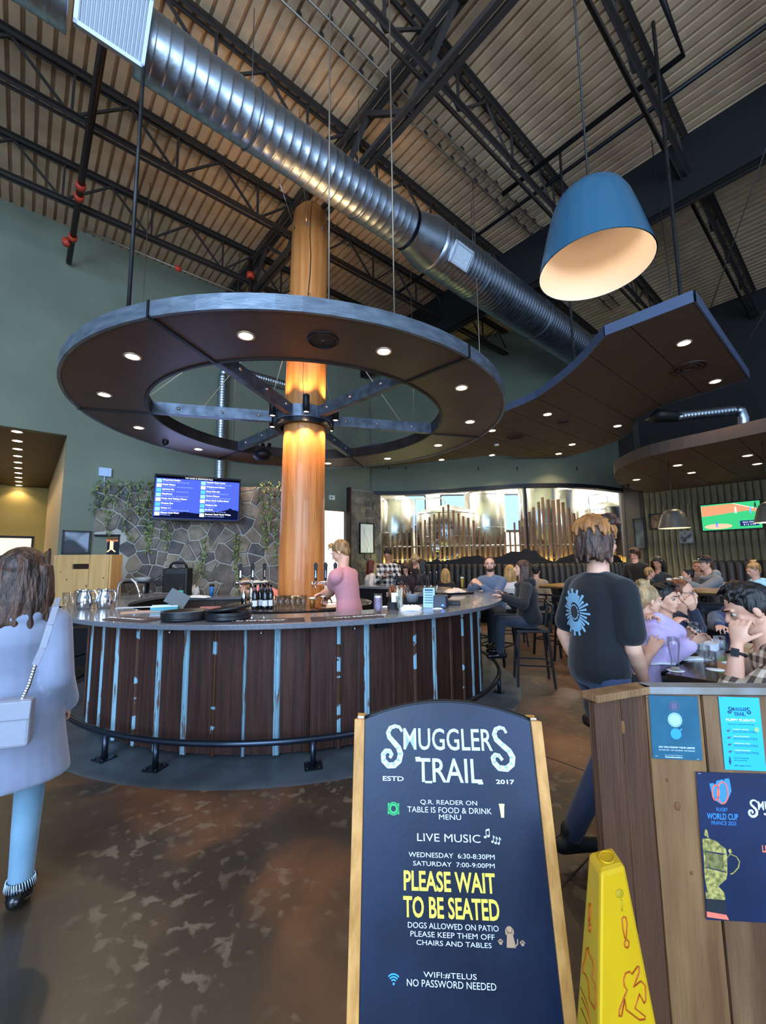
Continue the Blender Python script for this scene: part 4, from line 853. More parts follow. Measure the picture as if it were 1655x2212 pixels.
def tap_tower(p, w, n, label, rz=0, posts=(0,), h=.27, hmat=None):
    t = thing('beer_tap_tower', label, 'tap', p, rz)
    part('crossbar', M_chrome, t, lambda m: m.lathe([(0, -w/2), (.034, -w/2), (.036, -w/2+.01), (.030, -w/2+.02), (.030, w/2-.02), (.036, w/2-.01), (.034, w/2), (0, w/2)], 20))
    cb = [c for c in COL.objects if c.parent == t][0]; cb.matrix_local = Matrix.Translation((0, 0, h))@Matrix.Rotation(PI/2, 4, 'Y')
    for x in posts: part('post', M_chrome, t, lambda m: m.lathe([(.045, 0), (.045, .01), (.028, .02), (.026, h), (.034, h+.02), (.03, h+.04), (0, h+.042)], 20, (x, 0, 0)))
    for i in range(n):
        x = -w/2+.05+(w-.1)*i/max(n-1, 1)
        tp = part('tap', M_chrome, t, lambda m: (m.cyl((x, -.02, h), (x, -.06, h-.005), .010), m.cyl((x, -.055, h), (x, -.075, h-.075), .009, .007), m.cyl((x, -.045, h), (x, -.045, h+.04), .008)))
        part('tap_handle', M_black, tp, lambda m: (m.box((x, -.045, h+.125), (.034, .02, .17), None, 1.3), m.box((x, -.045, h+.225), (.05, .022, .035)), m.box((x, -.045, h+.25), (.03, .02, .02)))); part('handle_badge', M_chrome, tp, lambda m: m.box((x, -.057-.002, h+.12), (.018, .003, .09), None, .6))
    return t
tap_tower(Vector((CX+.42, CY-.62, IZ)), .34, 3, 'chrome beer tap tower with three black handles in front of the log column', .12, (.18,), .29)
tap_tower(Vector((CX-.66, CY-.1, IZ)), .42, 3, 'chrome beer tap tower with three handles left of the log column', .5, (.0,), .29)
glass('pint', oni(675, 5.02)+UP*.001, 'full pint of beer with white foam held by the bartender', None, ('#c98a2c', .86)); glass('pint', oni(700, 5.10)+UP*.013, 'full pint of beer with white foam left of the tap post', None, ('#c98a2c', .86))
# ================================================================== ON THE BAR TOP
M_tray = mat('black_tray', '#17181d', .4)
def tray_mesh(m): m.lathe([(0, .0035), (.165, .0035), (.178, .022), (.184, .022), (.172, 0), (0, 0)], 40)
tr = None
for s, (px, py, n) in enumerate([(378, 1345, 8), (476, 1344, 8)]):
    c = on(px, py, BZ); c.y += .17; c.z = BZ
    if s == 1: c.x += .0
    for i in range(n):
        pos = (c.x+R.uniform(-.003, .003), c.y+R.uniform(-.003, .003), BZ+.001+i*.0072); lb = f'round black serving tray, {("topmost" if i == n-1 else "bottom one" if i == 0 else ORD[i]+" from the bottom")} of the {"left" if s == 0 else "right"} stack on the bar'
        if tr is None: tr = solo('serving_tray', M_tray, tray_mesh, lb, 'tray', pos, group='round trays stacked on the bar')
        else:
            o = tr.copy(); COL.objects.link(o); o.location = pos; o['label'] = lb
            if s == 1 and i == n-1: o.rotation_euler = (0, -.12, 0); o.location = (pos[0]+.01, pos[1], pos[2]+.026)
def pitcher(p, rz, lb):
    t = thing('steel_pitcher', lb, 'pitcher', p, rz); part('body', M_chrome, t, lambda m: m.lathe([(0, 0), (.055, 0), (.062, .01), (.073, .07), (.070, .12), (.052, .165), (.056, .19), (.060, .20), (.057, .20), (.050, .166), (.066, .12), (.068, .07), (0, .015)], 28)); part('spout', M_chrome, t, lambda m: m.loft([((-.05, 0, .17), (0, .02, 0), (0, 0, .015)), ((-.075, 0, .20), (0, .018, 0), (.008, 0, .006))], 10)); part('handle', M_chrome, t, lambda m: m.tube([(.052, 0, .18), (.09, 0, .19), (.115, 0, .15), (.11, 0, .08), (.072, 0, .05)], [.007, .008, .009, .008, .006], 8)); return t
pt = pitcher(on(181, 1316, BZ), .2, 'shiny steel water pitcher nearer the woman in grey'); pitcher(on(225, 1314, BZ), .0, 'shiny steel water pitcher right of its twin')
for i, (px, py) in enumerate([(142, 1309), (157, 1311), (199, 1312), (166, 1304), (243, 1306)]): glass('pint', on(px, py, BZ), f'clear glass among the steel pitchers, {ORD[i] if i else "the one nearest the grey coat"}', 'glasses by the pitchers')
solo('menu_sheet', mat('orange_print', '#c98a5c', .7, 0, '#8f9aa8', 9), lambda m: m.box((0, 0, .002), (.34, .20, .003)), 'orange printed menu sheet lying on the bar left of the trays', 'menu', on(305, 1322, BZ), .5)
solo('menu_sheet', mat('pale_print', '#b9c6d8', .6), lambda m: m.box((0, 0, .002), (.42, .10, .003)), 'long pale blue menu sheet behind the orange one', 'menu', on(300, 1312, BZ), .25)
t = thing('lined_box', 'open grey box with turquoise lining on the bar', 'box', on(356, 1318, BZ), .35); part('tray_base', mat('teal_lining', '#4f9aa6', .6), t, lambda m: m.box((0, 0, .02), (.24, .12, .04))); part('lid', mat('box_grey', '#59646c', .6), t, lambda m: m.box((.10, .07, .10), (.20, .012, .16), Euler((-.5, .5, 0)).to_matrix())); part('rim', M_lab, t, lambda m: [m.box((0, s*.06, .042), (.245, .008, .012)) for s in (-1, 1)])
solo('tablet_stand', mat('tablet_copper', '#8a4f42', .5), lambda m: m.box((0, 0, .03), (.19, .11, .008), Euler((.25, 0, 0)).to_matrix()), 'flat copper coloured tablet tilted behind the right tray stack', 'tablet', on(452, 1322, BZ), .1)
# right hand side of the bar top
glass('tulip', on(817, 1324, BZ), 'printed glass with orange and violet ice drink below the bartender', None, ('#b9a6c4', .8))
solo('napkin_caddy', M_black, lambda m: (m.box((0, 0, .03), (.11, .09, .06)), m.box((0, 0, .062), (.09, .07, .004))), 'small black napkin caddy on the bar', 'caddy', on(851, 1316, BZ), .2)
t = thing('straw_glass', 'tall glass packed with pale straws', 'straw holder', on(864, 1318, BZ)); glass_mb(.032, .038, .13).build('glass_body', M_glass, t)
M_straw = mat('straw', '#c9cfc0', .5)
for i in range(12): a = i*.52; part('straw', M_straw, t, lambda m: m.cyl((.016*math.cos(a), .016*math.sin(a), .014), (.028*math.cos(a), .028*math.sin(a), .19+.01*(i % 3)), .003, n=6))
t = thing('potted_plant', 'spiky dark red grass plant in a grey pot on the bar', 'plant', on(891, 1300, BZ)); part('pot', mat('pot_grey', '#8d9196', .5), t, lambda m: m.lathe([(0, 0), (.06, 0), (.075, .08), (.078, .09), (.068, .09), (.066, .07), (0, .07)], 24))
M_leaf = mat('leaf_maroon', '#3b2026', .5)
def blade(m, a, h, s):
    pts = [Vector((0, 0, .07))]; 
    for i in range(1, 9): u = i/8; pts.append(Vector((math.cos(a)*s*u**1.6, math.sin(a)*s*u**1.6, .07+h*(u-.35*u*u*(s*3)))))
    vs = []; w = Vector((-math.sin(a), math.cos(a), 0))
    for i, p in enumerate(pts): ww = .007*(1-(i/8)**2)+.0005; vs += [p-w*ww, p+w*ww+UP*.002, p+UP*-.002]
    fs = []; 
    for i in range(8):
        for j in range(3): fs.append((3*i+j, 3*i+(j+1) % 3, 3*i+3+(j+1) % 3, 3*i+3+j))
    m.add(vs, fs, True)
for i in range(26): a = R.uniform(0, 2*PI); part('leaf', M_leaf, t, lambda m: blade(m, a, R.uniform(.14, .32), R.uniform(.06, .30)))
def cloth_lump(m, w, d, h, seed):
    r = random.Random(seed); n = 14; vs = []
    for i in range(n+1):
        for j in range(n+1):
            u, v = i/n*2-1, j/n*2-1; k = max(0, 1-(u*u+v*v)*.8); vs.append((u*w/2*(1+.1*math.sin(5*v+seed)), v*d/2*(1+.1*math.sin(4*u+seed)), .002+h*k**.6*(.6+.4*abs(math.sin(5*u+3*v+seed)))*(.7+r.random()*.3)))
    fs = [(i*(n+1)+j, (i+1)*(n+1)+j, (i+1)*(n+1)+j+1, i*(n+1)+j+1) for i in range(n) for j in range(n)]
    k = len(vs); vs += [(a, b, 0) for a, b, c in vs]; fs += [tuple(k+x for x in f[::-1]) for f in fs]
    for i in range(n):
        for a, b in (((i, 0), (i+1, 0)), ((i+1, n), (i, n)), ((0, i+1), (0, i)), ((n, i), (n, i+1))): A = a[0]*(n+1)+a[1]; B = b[0]*(n+1)+b[1]; fs.append((A, k+A, k+B, B))
    m.add(vs, fs, True)
M_cloth = mat('white_cloth', '#dfe5ec', .8, bump=.2)
def cloth(p, w, d, h, lb, seed, rz=0, col=None, cat='cloth', name='crumpled_cloth'): return solo(name, col or M_cloth, lambda m: cloth_lump(m, w, d, h, seed), lb, cat, p, rz)
cloth(on(887, 1318, BZ), .20, .14, .06, 'crumpled white cloth heaped on the bar below the plant', 1); cloth(on(833, 1312, BZ), .10, .08, .015, 'small white napkin beside the black caddy', 2); cloth(on(945, 1315, BZ), .09, .06, .01, 'flat white napkin by the menu card', 3)
t = thing('menu_stand', 'pale blue folded menu card standing by the plant', 'menu', on(928, 1312, BZ), -.25); M_cardb = mat('menu_blue', '#9dc4dc', .5)
part('front_card', M_cardb, t, lambda m: m.box((0, -.03, .095), (.11, .003, .19), Euler((-.2, 0, 0)).to_matrix())); part('back_card', M_cardb, t, lambda m: m.box((0, .03, .095), (.11, .003, .19), Euler((.2, 0, 0)).to_matrix()))
for i in range(6): part('printed_line', mat('print_navy', '#2c4a66', .6), t, lambda m: m.box((0, -.0335+.0062*(i-2.5)-.004, .05+i*.024), (.08, .002, .006 if i < 5 else .016), Euler((-.2, 0, 0)).to_matrix()))
t = thing('receipt_printer', 'dark blue receipt printer with a small blue light', 'printer', on(953, 1312, BZ), -.3); part('body', mat('printer_navy', '#262b3d', .4), t, lambda m: m.box((0, 0, .06), (.13, .16, .12), None, .93), bevel=.008); part('status_light', emis('blue_led', '#3a66ff', 4), t, lambda m: m.box((.03, -.083, .03), (.02, .004, .014)))
t = thing('card_terminal', 'black card terminal lying beside the printer', 'terminal', on(977, 1306, BZ), -.2); part('body', M_black, t, lambda m: m.box((0, 0, .02), (.17, .13, .04), None, .92), bevel=.006); part('keypad', MATS['dark_steel'], t, lambda m: m.box((.02, -.01, .042), (.09, .08, .004)))
t = thing('service_tray', 'black tray holding a heap of receipts and napkins', 'tray', on(976, 1283, BZ), .35); part('tray', M_black, t, lambda m: m.box((0, 0, .012), (.50, .30, .024), None, 1.05)); part('receipts', mat('receipt_cream', '#cdb9ac', .8), t, lambda m: cloth_lump(m, .28, .18, .07, 4)).location = (.03, -.03, .02); part('spatula', M_black, t, lambda m: m.box((.10, .02, .11), (.03, .006, .14), Euler((0, .5, 0)).to_matrix()))
glass('pilsner', on(999, 1270, BZ), 'tall glass of golden beer on the far bar edge', None, ('#d9b23c', .78)); glass('pint', on(1043, 1273, BZ), 'pint glass of dark stout in front of the bearded man', None, ('#160c08', .75))
solo('coaster', M_paper, lambda m: m.lathe([(0, 0), (.06, 0), (.06, .002), (0, .002)], 24), 'white round coaster under the dark stout', 'coaster', on(1043, 1276, BZ)+UP*.0004)
# six-handle tap row on the far side of the bar
def bell_row():
    for i, (px, hy) in enumerate([(858, 0), (875, 0), (889, 0), (918, 0), (931, 0), (944, 0)]):
        p = atY(px, 1272, 6.6); p.z = BZ if False else 1.03
        t = thing('beer_tap', f'chrome bell-based beer tap with black handle, {ORD[i]} from the left behind the plant', 'tap', p, 0, 'bell-based taps behind the plant')
        part('bell_base', M_chrome, t, lambda m: m.lathe([(0, 0), (.05, 0), (.052, .01), (.046, .03), (.022, .06), (.014, .075), (.02, .085), (.02, .10), (.01, .11), (0, .112)], 20)); part('spout', M_chrome, t, lambda m: m.tube([(0, 0, .1), (0, -.03, .12), (0, -.05, .10)], .008, 8)); part('tap_handle', M_black, t, lambda m: m.lathe([(0, .12), (.012, .12), (.020, .2), (.02, .27), (.012, .30), (0, .305)], 14)); part('finial', M_chrome, t, lambda m: m.ball((0, 0, .315), .012, 10, 6))
bell_row()
svc = thing('back_service_counter', 'dark service counter behind the plant carrying the bell taps', 'counter', (0, 0, 0)); c_ = atY(900, 1270, 6.6)
part('worktop', M_top, svc, lambda m: m.box((c_.x, 6.65, 1.01), (.95, .42, .04))); part('body', M_black, svc, lambda m: m.box((c_.x, 6.66, .495), (.88, .36, .99)))
M_syr = mat('amber_syrup', '#8a4a22', .15, trans=.4); sb = None
for i, (px, py) in enumerate([(844, 1290), (854, 1290), (864, 1290), (874, 1290), (849, 1286), (869, 1286)]):
    p = atZ(px, py, BZ); lb = f'amber syrup bottle with chrome pourer beside the plant, {"front" if i < 4 else "back"} row {ORD[i % 4]}'
    if sb is None: sb = thing('syrup_bottle', lb, 'bottle', p, 0, 'syrup bottles beside the plant'); part('body', M_syr, sb, lambda m: m.lathe([(0, 0), (.026, 0), (.028, .01), (.028, .09), (.012, .12), (.011, .14), (0, .14)], 16)); part('pourer', M_chrome, sb, lambda m: m.tube([(0, 0, .14), (0, 0, .17), (-.012, -.01, .185), (-.025, -.015, .17)], .004, 6))
    else: dup(sb, p, 0, lb)
solo('menu_card', M_paper, lambda m: m.box((0, 0, .06), (.07, .003, .12), Euler((-.15, 0, 0)).to_matrix()), 'blank white upright card in front of the syrup bottles', 'menu', on(853, 1305, BZ), .1)
# ================================================================== BACK COUNTER along the stone wall
BCZ = .95
bc = thing('back_counter', 'dark grey back counter against the stone wall', 'counter', (0, 0, 0))
def yaw_box(m, a, b, z0, z1, d): # from a to b, depth d behind
    a, b = Vector((*a, 0)), Vector((*b, 0)); x = (b-a).normalized(); n = Vector((-x.y, x.x, 0)); c = (a+b)/2+n*d/2; m.box((c.x, c.y, (z0+z1)/2), ((b-a).length, d, z1-z0), Euler((0, 0, math.atan2(x.y, x.x))).to_matrix())
part('worktop', M_top, bc, lambda m: yaw_box(m, (-4.75, 6.95), (-2.35, 7.25), BCZ-.04, BCZ, .62), bevel=.004); part('carcass', mat('counter_brown', '#3c2f28', .6), bc, lambda m: yaw_box(m, (-4.72, 7.0), (-2.38, 7.30), .05, BCZ-.04, .5))
for i in range(5):
    a = Vector((-4.72, 7.0)).lerp(Vector((-2.38, 7.30)), i/5+.01); b = Vector((-4.72, 7.0)).lerp(Vector((-2.38, 7.30)), (i+1)/5-.01); d_ = part('door', MATS['dark_timber'], bc, lambda m: yaw_box(m, (a.x, a.y-.02), (b.x, b.y-.02), .1, BCZ-.07, .018)); part('handle', M_chrome, d_, lambda m: m.cyl(((a.x+b.x)/2, (a.y+b.y)/2-.04, .7), ((a.x+b.x)/2, (a.y+b.y)/2-.04, .82), .006))
# raised gantry shelf
part('display_shelf', M_black, bc, lambda m: (yaw_box(m, (-4.7, 7.30), (-3.6, 7.44), 1.20, 1.225, .22), [m.box((x, 7.42+.12*(x+4.15), 1.08), (.03, .1, .26)) for x in (-4.66, -4.15, -3.64)]))
t = thing('sink_faucet', 'tall chrome gooseneck faucet at the left of the bar', 'faucet', on(262, 1316, BCZ)+Vector((0, .1, 0))); part('base', M_chrome, t, lambda m: m.lathe([(.03, 0), (.03, .01), (.018, .03), (0, .03)], 16)); part('neck', M_chrome, t, lambda m: m.tube([(-.12, 0, 0), (-.12, 0, .26), (-.10, 0, .33), (-.04, 0, .38), (.04, 0, .38), (.11, 0, .33), (.16, 0, .22), (.17, 0, .17)], .017, 12))
part('spray_head', M_chrome, t, lambda m: m.cyl((.17, 0, .19), (.18, 0, .12), .022, .024)); part('lever', M_chrome, t, lambda m: m.cyl((-.12, -.02, .06), (-.12, -.10, .10), .008))
solo('sink_rack', M_chrome, lambda m: [m.tube([(x, -.12, 0), (x, -.12, .05), (x, .12, .05), (x, .12, 0)], .004, 5) for x in (-.15, -.09, -.03, .03, .09, .15)], 'wire glass rack standing by the sink faucet', 'rack', on(285, 1300, BCZ))
t = thing('portable_speaker', 'black portable speaker case with carrying handle on the back counter', 'speaker', (-3.63, 7.45, BCZ), .1); part('body', mat('speaker_black', '#121317', .5), t, lambda m: m.box((0, 0, .25), (.42, .28, .50)), bevel=.03); part('handle', M_black, t, lambda m: m.tube([(-.15, 0, .48), (-.12, 0, .56), (-.08, 0, .59), (.08, 0, .59), (.12, 0, .56), (.15, 0, .48)], .022, 10)); part('front_grille', MATS['speaker_mesh'], t, lambda m: m.box((0, -.145, .22), (.34, .01, .36)))
def tumbler(p, c, lb):
    t = thing('travel_tumbler', lb, 'tumbler', p); part('body', mat('tumbler_'+c.strip('#'), c, .35), t, lambda m: m.lathe([(0, 0), (.030, 0), (.042, .17), (0, .17)], 20)); part('lid', M_black, t, lambda m: m.lathe([(.043, .17), (.043, .20), (.02, .21), (0, .21)], 20)); part('straw', M_glass, t, lambda m: m.cyl((.01, 0, .2), (.02, 0, .29), .004, n=6))
tumbler(on(389, 1299, BCZ), '#3fb0a8', 'turquoise travel tumbler with black lid on the back counter'); tumbler(on(457, 1288, BCZ)+Vector((0, 0, 0)), '#2a6db0', 'blue travel tumbler by the stone wall')
for i, (px, py, kd) in enumerate([(285, 1293, 'small'), (297, 1295, 'small'), (309, 1292, 'pilsner'), (325, 1295, 'tulip')]): glass(kd, on(px, py, BCZ), f'clear glass on the back counter right of the faucet, {ORD[i]} from the left', 'glasses right of the faucet')
for i, (px, py) in enumerate([(347, 1262), (325, 1262), (362, 1262)]): p = atY(px, py, 7.45); p.z = 1.226; glass('small', p, f'small jar on the display shelf before the speaker, {ORD[i]} placed', 'jars on the display shelf')
solo('clear_tub', mat('frosted', '#d8dde0', .3, trans=.6), lambda m: m.lathe([(0, 0), (.13, 0), (.15, .07), (.145, .07), (.125, .005), (0, .005)], 20), 'shallow clear plastic tub on the display shelf', 'tub', Vector((-4.25, 7.45, 1.226)))
cloth(on(425, 1291, BCZ), .42, .2, .05, 'white towel spread on the back counter between the tumblers', 6); cloth(on(410, 1286, BCZ)+Vector((0, .12, 0)), .22, .18, .22, 'white plastic bag with green print beside the turquoise tumbler', 7, cat='bag', name='plastic_bag')
# plywood screen with hand hole
t = thing('plywood_screen', 'tall pale plywood panel with a hand slot at the left of the bar', 'panel', (-4.70, 6.55, 0), .05); M_ply = mat('plywood', '#c79f66', .55, 0, '#b98e57', 2.5, stretch=(6, 6, .5), bump=.05)
part('base_cabinet', M_black, t, lambda m: m.box((.02, .17, .45), (.86, .34, .90)))
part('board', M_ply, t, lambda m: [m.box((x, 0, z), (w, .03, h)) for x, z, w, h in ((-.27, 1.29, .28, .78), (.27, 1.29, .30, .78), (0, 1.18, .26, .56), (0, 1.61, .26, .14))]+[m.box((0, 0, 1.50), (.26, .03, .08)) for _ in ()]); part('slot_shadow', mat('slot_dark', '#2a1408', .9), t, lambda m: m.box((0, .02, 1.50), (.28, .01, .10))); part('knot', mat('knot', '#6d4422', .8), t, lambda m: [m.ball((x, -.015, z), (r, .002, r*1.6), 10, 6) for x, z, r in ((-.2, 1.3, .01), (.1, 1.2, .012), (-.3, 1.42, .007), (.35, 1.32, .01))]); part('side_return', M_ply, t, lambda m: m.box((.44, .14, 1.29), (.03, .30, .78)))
# ================================================================== TELEVISIONS
def tv(name, label, O, X, Yv, w, h):
    """O centre, X right, Yv up"""
    X = Vector(X).normalized(); Yv = Vector(Yv).normalized(); t = thing(name, label, 'television', O); M3 = Matrix((X, Yv, X.cross(Yv))).transposed()
    part('casing', M_black, t, lambda m: m.box(-X.cross(Yv)*.03, (w+.03, h+.04, .05), M3)); part('wall_bracket', MATS['dark_steel'], t, lambda m: (m.box(-X.cross(Yv)*.10, (.3, .3, .1), M3)))
    return t, X, Yv, X.cross(Yv)
c0, c1, c2, c3 = atY(333, 1022, 7.30), atY(520, 1035, 7.84), atY(518, 1128, 7.76), atY(328, 1122, 7.22)
O = (c0+c1+c2+c3)/4; X = (c1-c0+c2-c3)/2; Yv = (c0-c3+c1-c2)/2; w, h = X.length*.98, Yv.length*.95
t, X, Yv, Z = tv('menu_television', 'wall television showing a blue beer menu above the stone wall', O, X, Yv-X*(Yv.dot(X)/X.dot(X)), w, h)
def sbox(m, x, y, bw, bh, o): m.box(X*(x*w)+Yv*(y*h)+Z*o, (bw*w, bh*h, .001), Matrix((X, Yv, Z)).transposed())
scr = part('screen', emis('menu_blue_glow', '#4a5fd8', .95), t, lambda m: sbox(m, 0, 0, .985, .965, .0))
part('screen_header', emis('menu_black', '#06081a', .5), t, lambda m: sbox(m, 0, .455, .985, .055, .001))
hill = [(-.49, -.44), (-.3, -.38), (-.15, -.33), (0, -.36), (.1, -.31), (.16, -.29), (.2, -.31), (.26, -.29), (.31, -.27), (.36, -.24), (.39, -.2), (.42, -.24), (.46, -.25), (.49, -.27), (.49, -.48), (-.49, -.48)]
part('forest_silhouette', emis('menu_hill', '#141c44', .5), t, lambda m: m.add([X*(a*w)+Yv*(b*h)+Z*.0015 for a, b in hill], [tuple(range(len(hill)))[::-1]], False))
Wt = emis('screen_white', '#eef4ff', 1.3); Wd = emis('screen_pale', '#9db6ff', 1.1)
text(t, 'TAP SALES & GROWLER FILLS', .036, Wt, frame_M(Yv*(.442*h)+Z*.003, X, Yv), ext=.0003)
L_ = [('Grapefruit Radler', '32oz Growler $14   64oz Growler $25'), ('Peach Saison', '32oz Growler $14   64oz Growler Refill $16'), ('Apricot Ale', '32oz Growler $14   64oz Growler $16'), ('Raspberry', '32oz Growler $14   64oz Growler $15'), ('Peaks And Valleys Pilsner', '4 x 473ml Cans (To-Go) $15'), ('Broken Sun', '4 x 473ml $15'), ('Orion 1-1', '32oz $14   4 x 473ml $15   Growler $16'), ('Mango Lassi Gose', '4 x 473ml $16')]
R_ = [('Captain Stone Lager', '473ml $5  4 x 473ml $14  Growler $16'), ('Wedgewood Saison', '4 x 473ml $16'), ('Scout Pale Ale', '4 x 473ml $14  32oz Growler $12'), ('Canoe Chaser', '32oz Growler $12  64oz Growler $18'), ('Black Gold Coffee Stout', '4 x 473 ml $16'), ('Flashers Ale', '4 x 473ml $15'), ('Jet Boat', '4 x 473 ml $16   473 ml Can $5'), ('Summer Stash Pack/ White', '8 x 473ml Mixed beer $28.95')]
for cx_, L2 in ((-.49, L_), (.015, R_)):
    for i, (a_, b_) in enumerate(L2):
        y = .375-i*.108; part('menu_icon', emis(['icon_cyan', 'icon_pale', 'icon_blue'][0 if i % 3 == 0 else 1 if i % 3 == 1 else 2], ['#8fe0f0', '#cfeef4', '#58b8e8'][i % 3], 1.0), t, lambda m: sbox(m, cx_+.038, y-.01, .055, .085, .002))
        text(t, a_, .040, Wt, frame_M(X*((cx_+.075)*w)+Yv*(y*h)+Z*.003, X, Yv), align='LEFT', ext=.0003, offset=.0008); text(t, b_, .027, Wd, frame_M(X*((cx_+.075)*w)+Yv*((y-.045)*h)+Z*.003, X, Yv), align='LEFT', ext=.0003)
l = bpy.data.lights.new('screen_lamp', 'AREA'); l.energy = 6; l.color = (.45, .55, 1); l.size = 1.2; lo = bpy.data.objects.new('screen_lamp', l); COL.objects.link(lo); lo.parent = t; lo.location = Z*.06; lo.rotation_euler = (-Z).to_track_quat('Z', 'Y').to_euler()
# ball game television on the log wall
P0 = ab(12.82, 0); c0, c1, c2, c3 = [atW(px, py, P0, DB) for px, py in ((1513, 1092), (1641, 1080), (1649, 1140), (1518, 1147))]
O = (c0+c1+c2+c3)/4; X = (c1-c0+c2-c3)/2; Yv = (c0-c3+c1-c2)/2; w, h = X.length, Yv.length
t, X, Yv, Z = tv('game_television', 'wall television showing a ball game on the log cladding', O, X, Yv-X*(Yv.dot(X)/X.dot(X)), w, h)
part('screen', emis('pitch_green', '#35b070', 1.0), t, lambda m: sbox(m, 0, 0, .99, .98, 0)); part('infield_dirt', emis('dirt_orange', '#d08a66', 1.0), t, lambda m: m.add([X*(a*w)+Yv*(b*h)+Z*.001 for a, b in [(-.49, .44), (.1, .46), (.49, .18), (.49, .08), (.3, .16), (0, .12), (-.3, .06), (-.49, .04)]], [tuple(range(8))[::-1]], False))
part('mound', emis('dirt_pale', '#e0b090', 1.0), t, lambda m: m.add([X*((-.22+.24*math.cos(a))*w)+Yv*((-.36+.1*math.sin(a))*h)+Z*.001 for a in [2*PI*i/24 for i in range(24)]], [tuple(range(24))], False))
part('foul_line', emis('line_white', '#f4ece4', 1.1), t, lambda m: m.add([X*(a*w)+Yv*(b*h)+Z*.002 for a, b in [(.05, .46), (.075, .46), (.49, .2), (.49, .17)]], [(0, 1, 2, 3)], False))
part('score_box', emis('score_navy', '#22306e', .8), t, lambda m: sbox(m, .3, -.3, .3, .2, .002)); text(t, 'BALLS  STRIKES', .035, Wt, frame_M(X*(.3*w)+Yv*(-.28*h)+Z*.004, X, Yv), ext=.0003); text(t, '0 1 2  3 4 5', .045, Wt, frame_M(X*(.3*w)+Yv*(-.37*h)+Z*.004, X, Yv), ext=.0003)
for x, y, c in ((-.24, -.27, '#4a78e0'), (.1, .22, '#f0e8e8'), (.34, .18, '#6aa0e8'), (.42, .34, '#223040')): part('player_image', emis('player_'+c.strip('#'), c, 1.0), t, lambda m: (sbox(m, x, y, .03, .12, .003), sbox(m, x, y+.09, .02, .05, .003), sbox(m, x-.012, y-.09, .012, .08, .003), sbox(m, x+.012, y-.09, .012, .08, .003)))
# ================================================================== WALL THINGS
def framed(name, label, cat, O, X, w, h, fm, inner, fn=None, up=UP, dep=.03):
    X = Vector(X).normalized(); N_ = X.cross(Vector(up)); M3 = Matrix((X, Vector(up), N_)).transposed(); t = thing(name, label, cat, O)
    part('picture', inner, t, lambda m: m.box(N_*(dep*.3), (w-.03, h-.03, dep*.4), M3))
    part('frame', fm, t, lambda m: [m.box(X*s*(w/2-.015)+N_*dep/2, (.03, h, dep), M3) for s in (-1, 1)]+[m.box(Vector(up)*s*(h/2-.015)+N_*dep/2, (w, .03, dep), M3) for s in (-1, 1)])
    if fn: fn(t, X, N_)
    return t
def mapfn(t, X, N_):
    m = MB(); r = random.Random(2)
    for k in range(4):
        x, y = r.uniform(-.15, .15), -.38; pts = []
        for i in range(12): pts.append(X*x+UP*y+N_*.016); x += r.uniform(-.05, .04); y += .06
        m.tube(pts, .003, 4)
    m.build('map_lines', mat('map_grey', '#8a929a', .8), t)
framed('framed_map', 'black framed white trail map on the stone pier', 'picture', atW(792, 1163, ab(6.9, BW-.16), DA)-DB*.0, DA, .52, .86, M_black, M_paper, mapfn)
framed('abstract_painting', 'square grey swirling painting above the plywood panel', 'picture', ab(.72, BW-.02, 1.93), DA, .42, .42, MATS['dark_steel'], mat('swirl_paint', '#9aa3b2', .5, 0, '#2c3038', 2.6, det=2, lo=.42, hi=.56))
def rest(t, X, N_):
    text(t, 'RESTROOMS', .06, emis('neon_orange', '#ff9a66', 1.2), frame_M(UP*.09+N_*.02, X, UP), width=.30); part('arrow_motif', emis('neon_peach', '#ffd0a8', 1.0), t, lambda m: (m.box(UP*.02+N_*.02, (.06, .01, .16)), m.beam(-X*.07-UP*.10+N_*.02, UP*-.04+N_*.02, .01, .02), m.beam(X*.07-UP*.10+N_*.02, UP*-.04+N_*.02, .01, .02)))
framed('lit_sign', 'small lit sign with orange letters and a pale arrow on the brown door', 'sign', sw(.27, 1.86, -.13), SX, .36, .36, mat('sign_gold', '#b08a5c', .4, .5), M_black, rest)
t = thing('wall_sensor_box', 'pale blue-white sensor box on the green wall above the stone', 'box', ab(1.08, BW-.03, 3.26)); part('box', mat('box_pale', '#b9cdec', .5), t, lambda m: m.box((0, 0, 0), (.20, .06, .16), Euler((0, 0, PI/2-AZ)).to_matrix())); part('conduit', MATS['box_pale'], t, lambda m: m.cyl((0, 0, -.08), (0, 0, -.45), .012))
t = thing('wall_sensor_box', 'small white arrow-shaped wall sensor right of the log column', 'box', atW(717, 1075, ab(6, BW-.02), DA)); part('box', M_white, t, lambda m: m.box((0, 0, 0), (.17, .05, .12), Euler((0, 0, PI/2-AZ)).to_matrix())); part('lens', M_black, t, lambda m: m.ball(-DB*.03-DA*.03, .02, 8, 6))
t = thing('soundbar', 'small black wall speaker at the top of the stone wall', 'speaker', sw(3.05, 3.03, -.05)); part('body', M_black, t, lambda m: m.box((0, 0, .03), (.24, .09, .05))); part('badge', M_chrome, t, lambda m: m.box((0, -.047, .03), (.08, .004, .012)))
ot = ab(12.88, 0)
def wallpic(px, py, wpx, hm, lb, inner, fm=None): p = atW(px, py, ot, DB); framed('framed_photo', lb, 'picture', p, -DB, wpx, hm, fm or M_black, inner)
